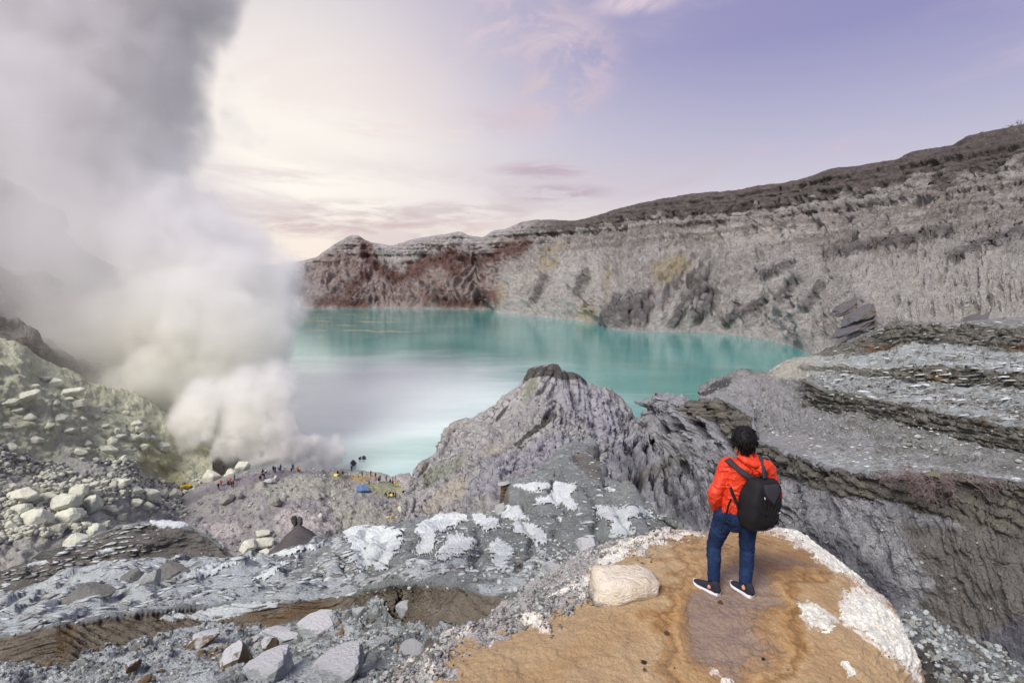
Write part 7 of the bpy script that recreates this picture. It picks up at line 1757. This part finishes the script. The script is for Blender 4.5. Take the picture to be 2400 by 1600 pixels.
# what they left lying about
def pile(name, layer, u, v, w_, h_, mat, label, cat, k):
    p, n, t_ = ground(layer, u, v); q = at(u, v, t_); s_ = w_ * t_ / 2400
    X, F = rock_shape(k, ICO2, 10, .08); o = link(name, rock_mesh(name, X * np.array([1, .8, h_ / w_]), F, mat)); o.scale = (s_,) * 3; o.location = q; tag(o, label, cat); return o
m_sul = plain('sulphur_yellow', srgb(216, 190, 92), .85, vary=srgb(226, 208, 140), scale=2.); m_sul2 = plain('bright_sulphur', srgb(226, 190, 40), .85, vary=srgb(120, 104, 60), scale=1.2); m_yel = plain('yellow_sack', srgb(226, 178, 40), .7); m_blu = plain('blue_plastic', srgb(104, 136, 172), .6)
pile('sulphur_heap', 'mound', 788.5, 1113, 14, 9, m_sul, 'heap of yellow sulphur before two crouching people', 'sulphur heap', 501); pile('sulphur_heap', 'mound', 917, 1160, 18, 8, m_sul, 'pale heap of sulphur behind the bending people', 'sulphur heap', 502)
pile('sack', 'mound', 926, 1184, 5, 5, m_yel, 'small yellow sack lying above the square boulder', 'sack', 503); pile('sack', 'mound', 909.7, 1211, 9, 5, m_sul, 'pale yellow sack beside a bright yellow one in the gully', 'sack', 504); pile('sack', 'mound', 917, 1211.5, 6, 7, m_yel, 'bright yellow sack in the gully below the landing', 'sack', 505); pile('sack', 'mound', 947, 1211, 5, 8, m_blu, 'blue sack under the square boulder', 'sack', 506)
pile('sulphur_crust', 'scree_slope', 436, 1140, 34, 13, m_sul2, 'bright yellow sulphur crust at the foot of the leftmost vent', 'sulphur crust', 507); pile('sulphur_crust', 'scree_slope', 494, 1108, 26, 18, m_sul2, 'bright yellow sulphur crust half hidden in the steam', 'sulphur crust', 508)
# tarpaulin stretched over a low ridge
q0_ = [(835, 1153), (845, 1139), (872, 1151), (866, 1147), (858, 1143)]
pa_, pb_, pc_ = at(834, 1153, ground('mound', 834, 1153)[2]), at(846, 1138.5, ground('mound', 846, 1146)[2] + .5), at(871, 1150, ground('mound', 871, 1150)[2])
V, F = [], []; nq = 12
bk = np.array([.3, 2.2, -.6])
for i_ in range(nq + 1):
    f_ = i_ / nq; e_ = pa_ * (1 - f_) + pc_ * f_; rdg = pb_ + (pc_ - pa_) * (f_ - .45) * .5
    for j_ in range(9):
        g_ = j_ / 8; s_ = e_ * (1 - g_ * 2) + rdg * g_ * 2 if g_ <= .5 else rdg * (2 - 2 * g_) + (rdg + bk) * (2 * g_ - 1)
        V.append(tuple(s_ + np.array([0, 0, -.25 * math.sin(f_ * math.pi * 3) * .3 + .12])))
for i_ in range(nq):
    for j_ in range(8): F.append((i_ * 9 + j_, (i_ + 1) * 9 + j_, (i_ + 1) * 9 + j_ + 1, i_ * 9 + j_ + 1))
tp = link('tarpaulin', geo_mesh('tarpaulin', (V, F)), m_blu); tag(tp, 'blue tarpaulin stretched as a low shelter on the landing', 'tarpaulin')
md = tp.modifiers.new('thick', 'SOLIDIFY'); md.thickness = .05

# ---------------------------------------------------------------- dead brush hanging over the ledge, and twigs on the rim
m_twig = plain('bleached_twig', srgb(150, 134, 132), .85, vary=srgb(116, 100, 98), scale=6.); m_moss = plain('dry_moss', srgb(112, 112, 84), .95, vary=srgb(92, 96, 78), scale=5., bump=.05)
def branches(r_, start, d, ln, rad, depth, out, droop):
    p_ = Vector(start); nodes = [(tuple(p_), rad, rad)]; dd = Vector(d).normalized(); n_ = 4
    for i_ in range(n_):
        dd = (dd + Vector((r_.gauss(0, .28), r_.gauss(0, .28), r_.gauss(0, .22) - droop))).normalized(); p_ = p_ + dd * ln / n_
        nodes.append((tuple(p_), rad * (1 - .16 * (i_ + 1)), rad * (1 - .16 * (i_ + 1))))
        if depth > 0 and i_ > 0:
            for _ in range(2 if depth > 1 else 1 + (r_.random() < .6)):
                d2 = (dd + Vector((r_.gauss(0, .7), r_.gauss(0, .7), r_.gauss(0, .5)))).normalized()
                branches(r_, p_, d2, ln * r_.uniform(.4, .65), rad * .6, depth - 1, out, droop)
    out.append(tube_geo(nodes, 4, cap=False))
brush = bpy.data.objects.new('dead_shrub', None); COL.objects.link(brush); pb = at(2165, 1116, 42.3); brush.location = pb
tag(brush, 'tangle of bleached dead branches hanging over the dark ledge', 'dead shrub')
rb = random.Random(8)
for k_, (u, v, lng, dp, drp, sx_) in enumerate([(2120, 1112, 1.5, 3, .06, -1), (2140, 1112, 1.7, 3, .08, -.6), (2155, 1114, 1.8, 3, .10, .3), (2175, 1116, 1.9, 3, .10, .5), (2105, 1115, 1.2, 3, .05, -1), (2200, 1117, 1.3, 2, .12, .6), (2250, 1120, 1.4, 2, .08, .6), (2285, 1122, 1.3, 2, .06, .7), (2310, 1124, 1.0, 2, .04, .4), (2130, 1110, 1.3, 3, .02, .2), (2090, 1116, 1.0, 2, .10, -.8), (2160, 1112, 1.4, 3, .04, -.3), (2220, 1119, 1.1, 2, .03, -.2)]):
    t0_ = float(np.interp(u, [2080, 2163, 2246, 2325], [44.2, 42.2, 40.2, 38.2])); s0 = Vector(at(u, v, t0_)) - Vector(pb)
    for e_ in range(2):
        out = []
        branches(rb, s0 + Vector((rb.uniform(-.3, .3), 0, 0)), (sx_ + rb.uniform(-.6, .6), -.9, rb.uniform(-.1, .5)), lng, .028, dp, out, drp)
        link('branch', geo_mesh('branch', join_geo(out)), m_twig, brush)
X, F = rock_shape(61, ICO3, 12, .2)
ms = link('moss', rock_mesh('moss', X, F, m_moss, True), None, brush); ms.location = Vector(at(2200, 1112, 42.2)) - Vector(pb); ms.scale = (1.25, .6, .22)
m_rim = plain('rim_twig', srgb(70, 66, 62), .9)
for k_, (u, v, s_, lab) in enumerate([(2384, 296, 14, 'largest bare shrub on the crater rim at the far upper right'), (2368, 300, 10, 'bare shrub second from the right on the rim'), (2340, 307, 7, 'low bare shrub on the rim left of the two larger ones'), (2302, 313, 7, 'low bare shrub where the rim steps down'), (2262, 325, 6, 'tiny bare shrub on the rim, leftmost of the row')]):
    out = []; tt_ = rim_t(u) + 3; h_ = s_ * tt_ / 1200; r_ = random.Random(k_)
    for e_ in range(5): branches(r_, (0, 0, -.8), (r_.uniform(-.8, .8), r_.uniform(-.5, .5), 1), h_ * r_.uniform(.7, 1.1), .13, 2, out, -.02)
    o = link('bare_shrub', geo_mesh('bare_shrub', join_geo(out)), m_rim); o.location = at(u, v + 2, tt_); tag(o, lab, 'shrub', 'bare shrubs on the crater rim')
print('all', round(time.time() - T0, 1), 'triangles', sum(len(m_.loops) - 2 * len(m_.polygons) for m_ in bpy.data.meshes))
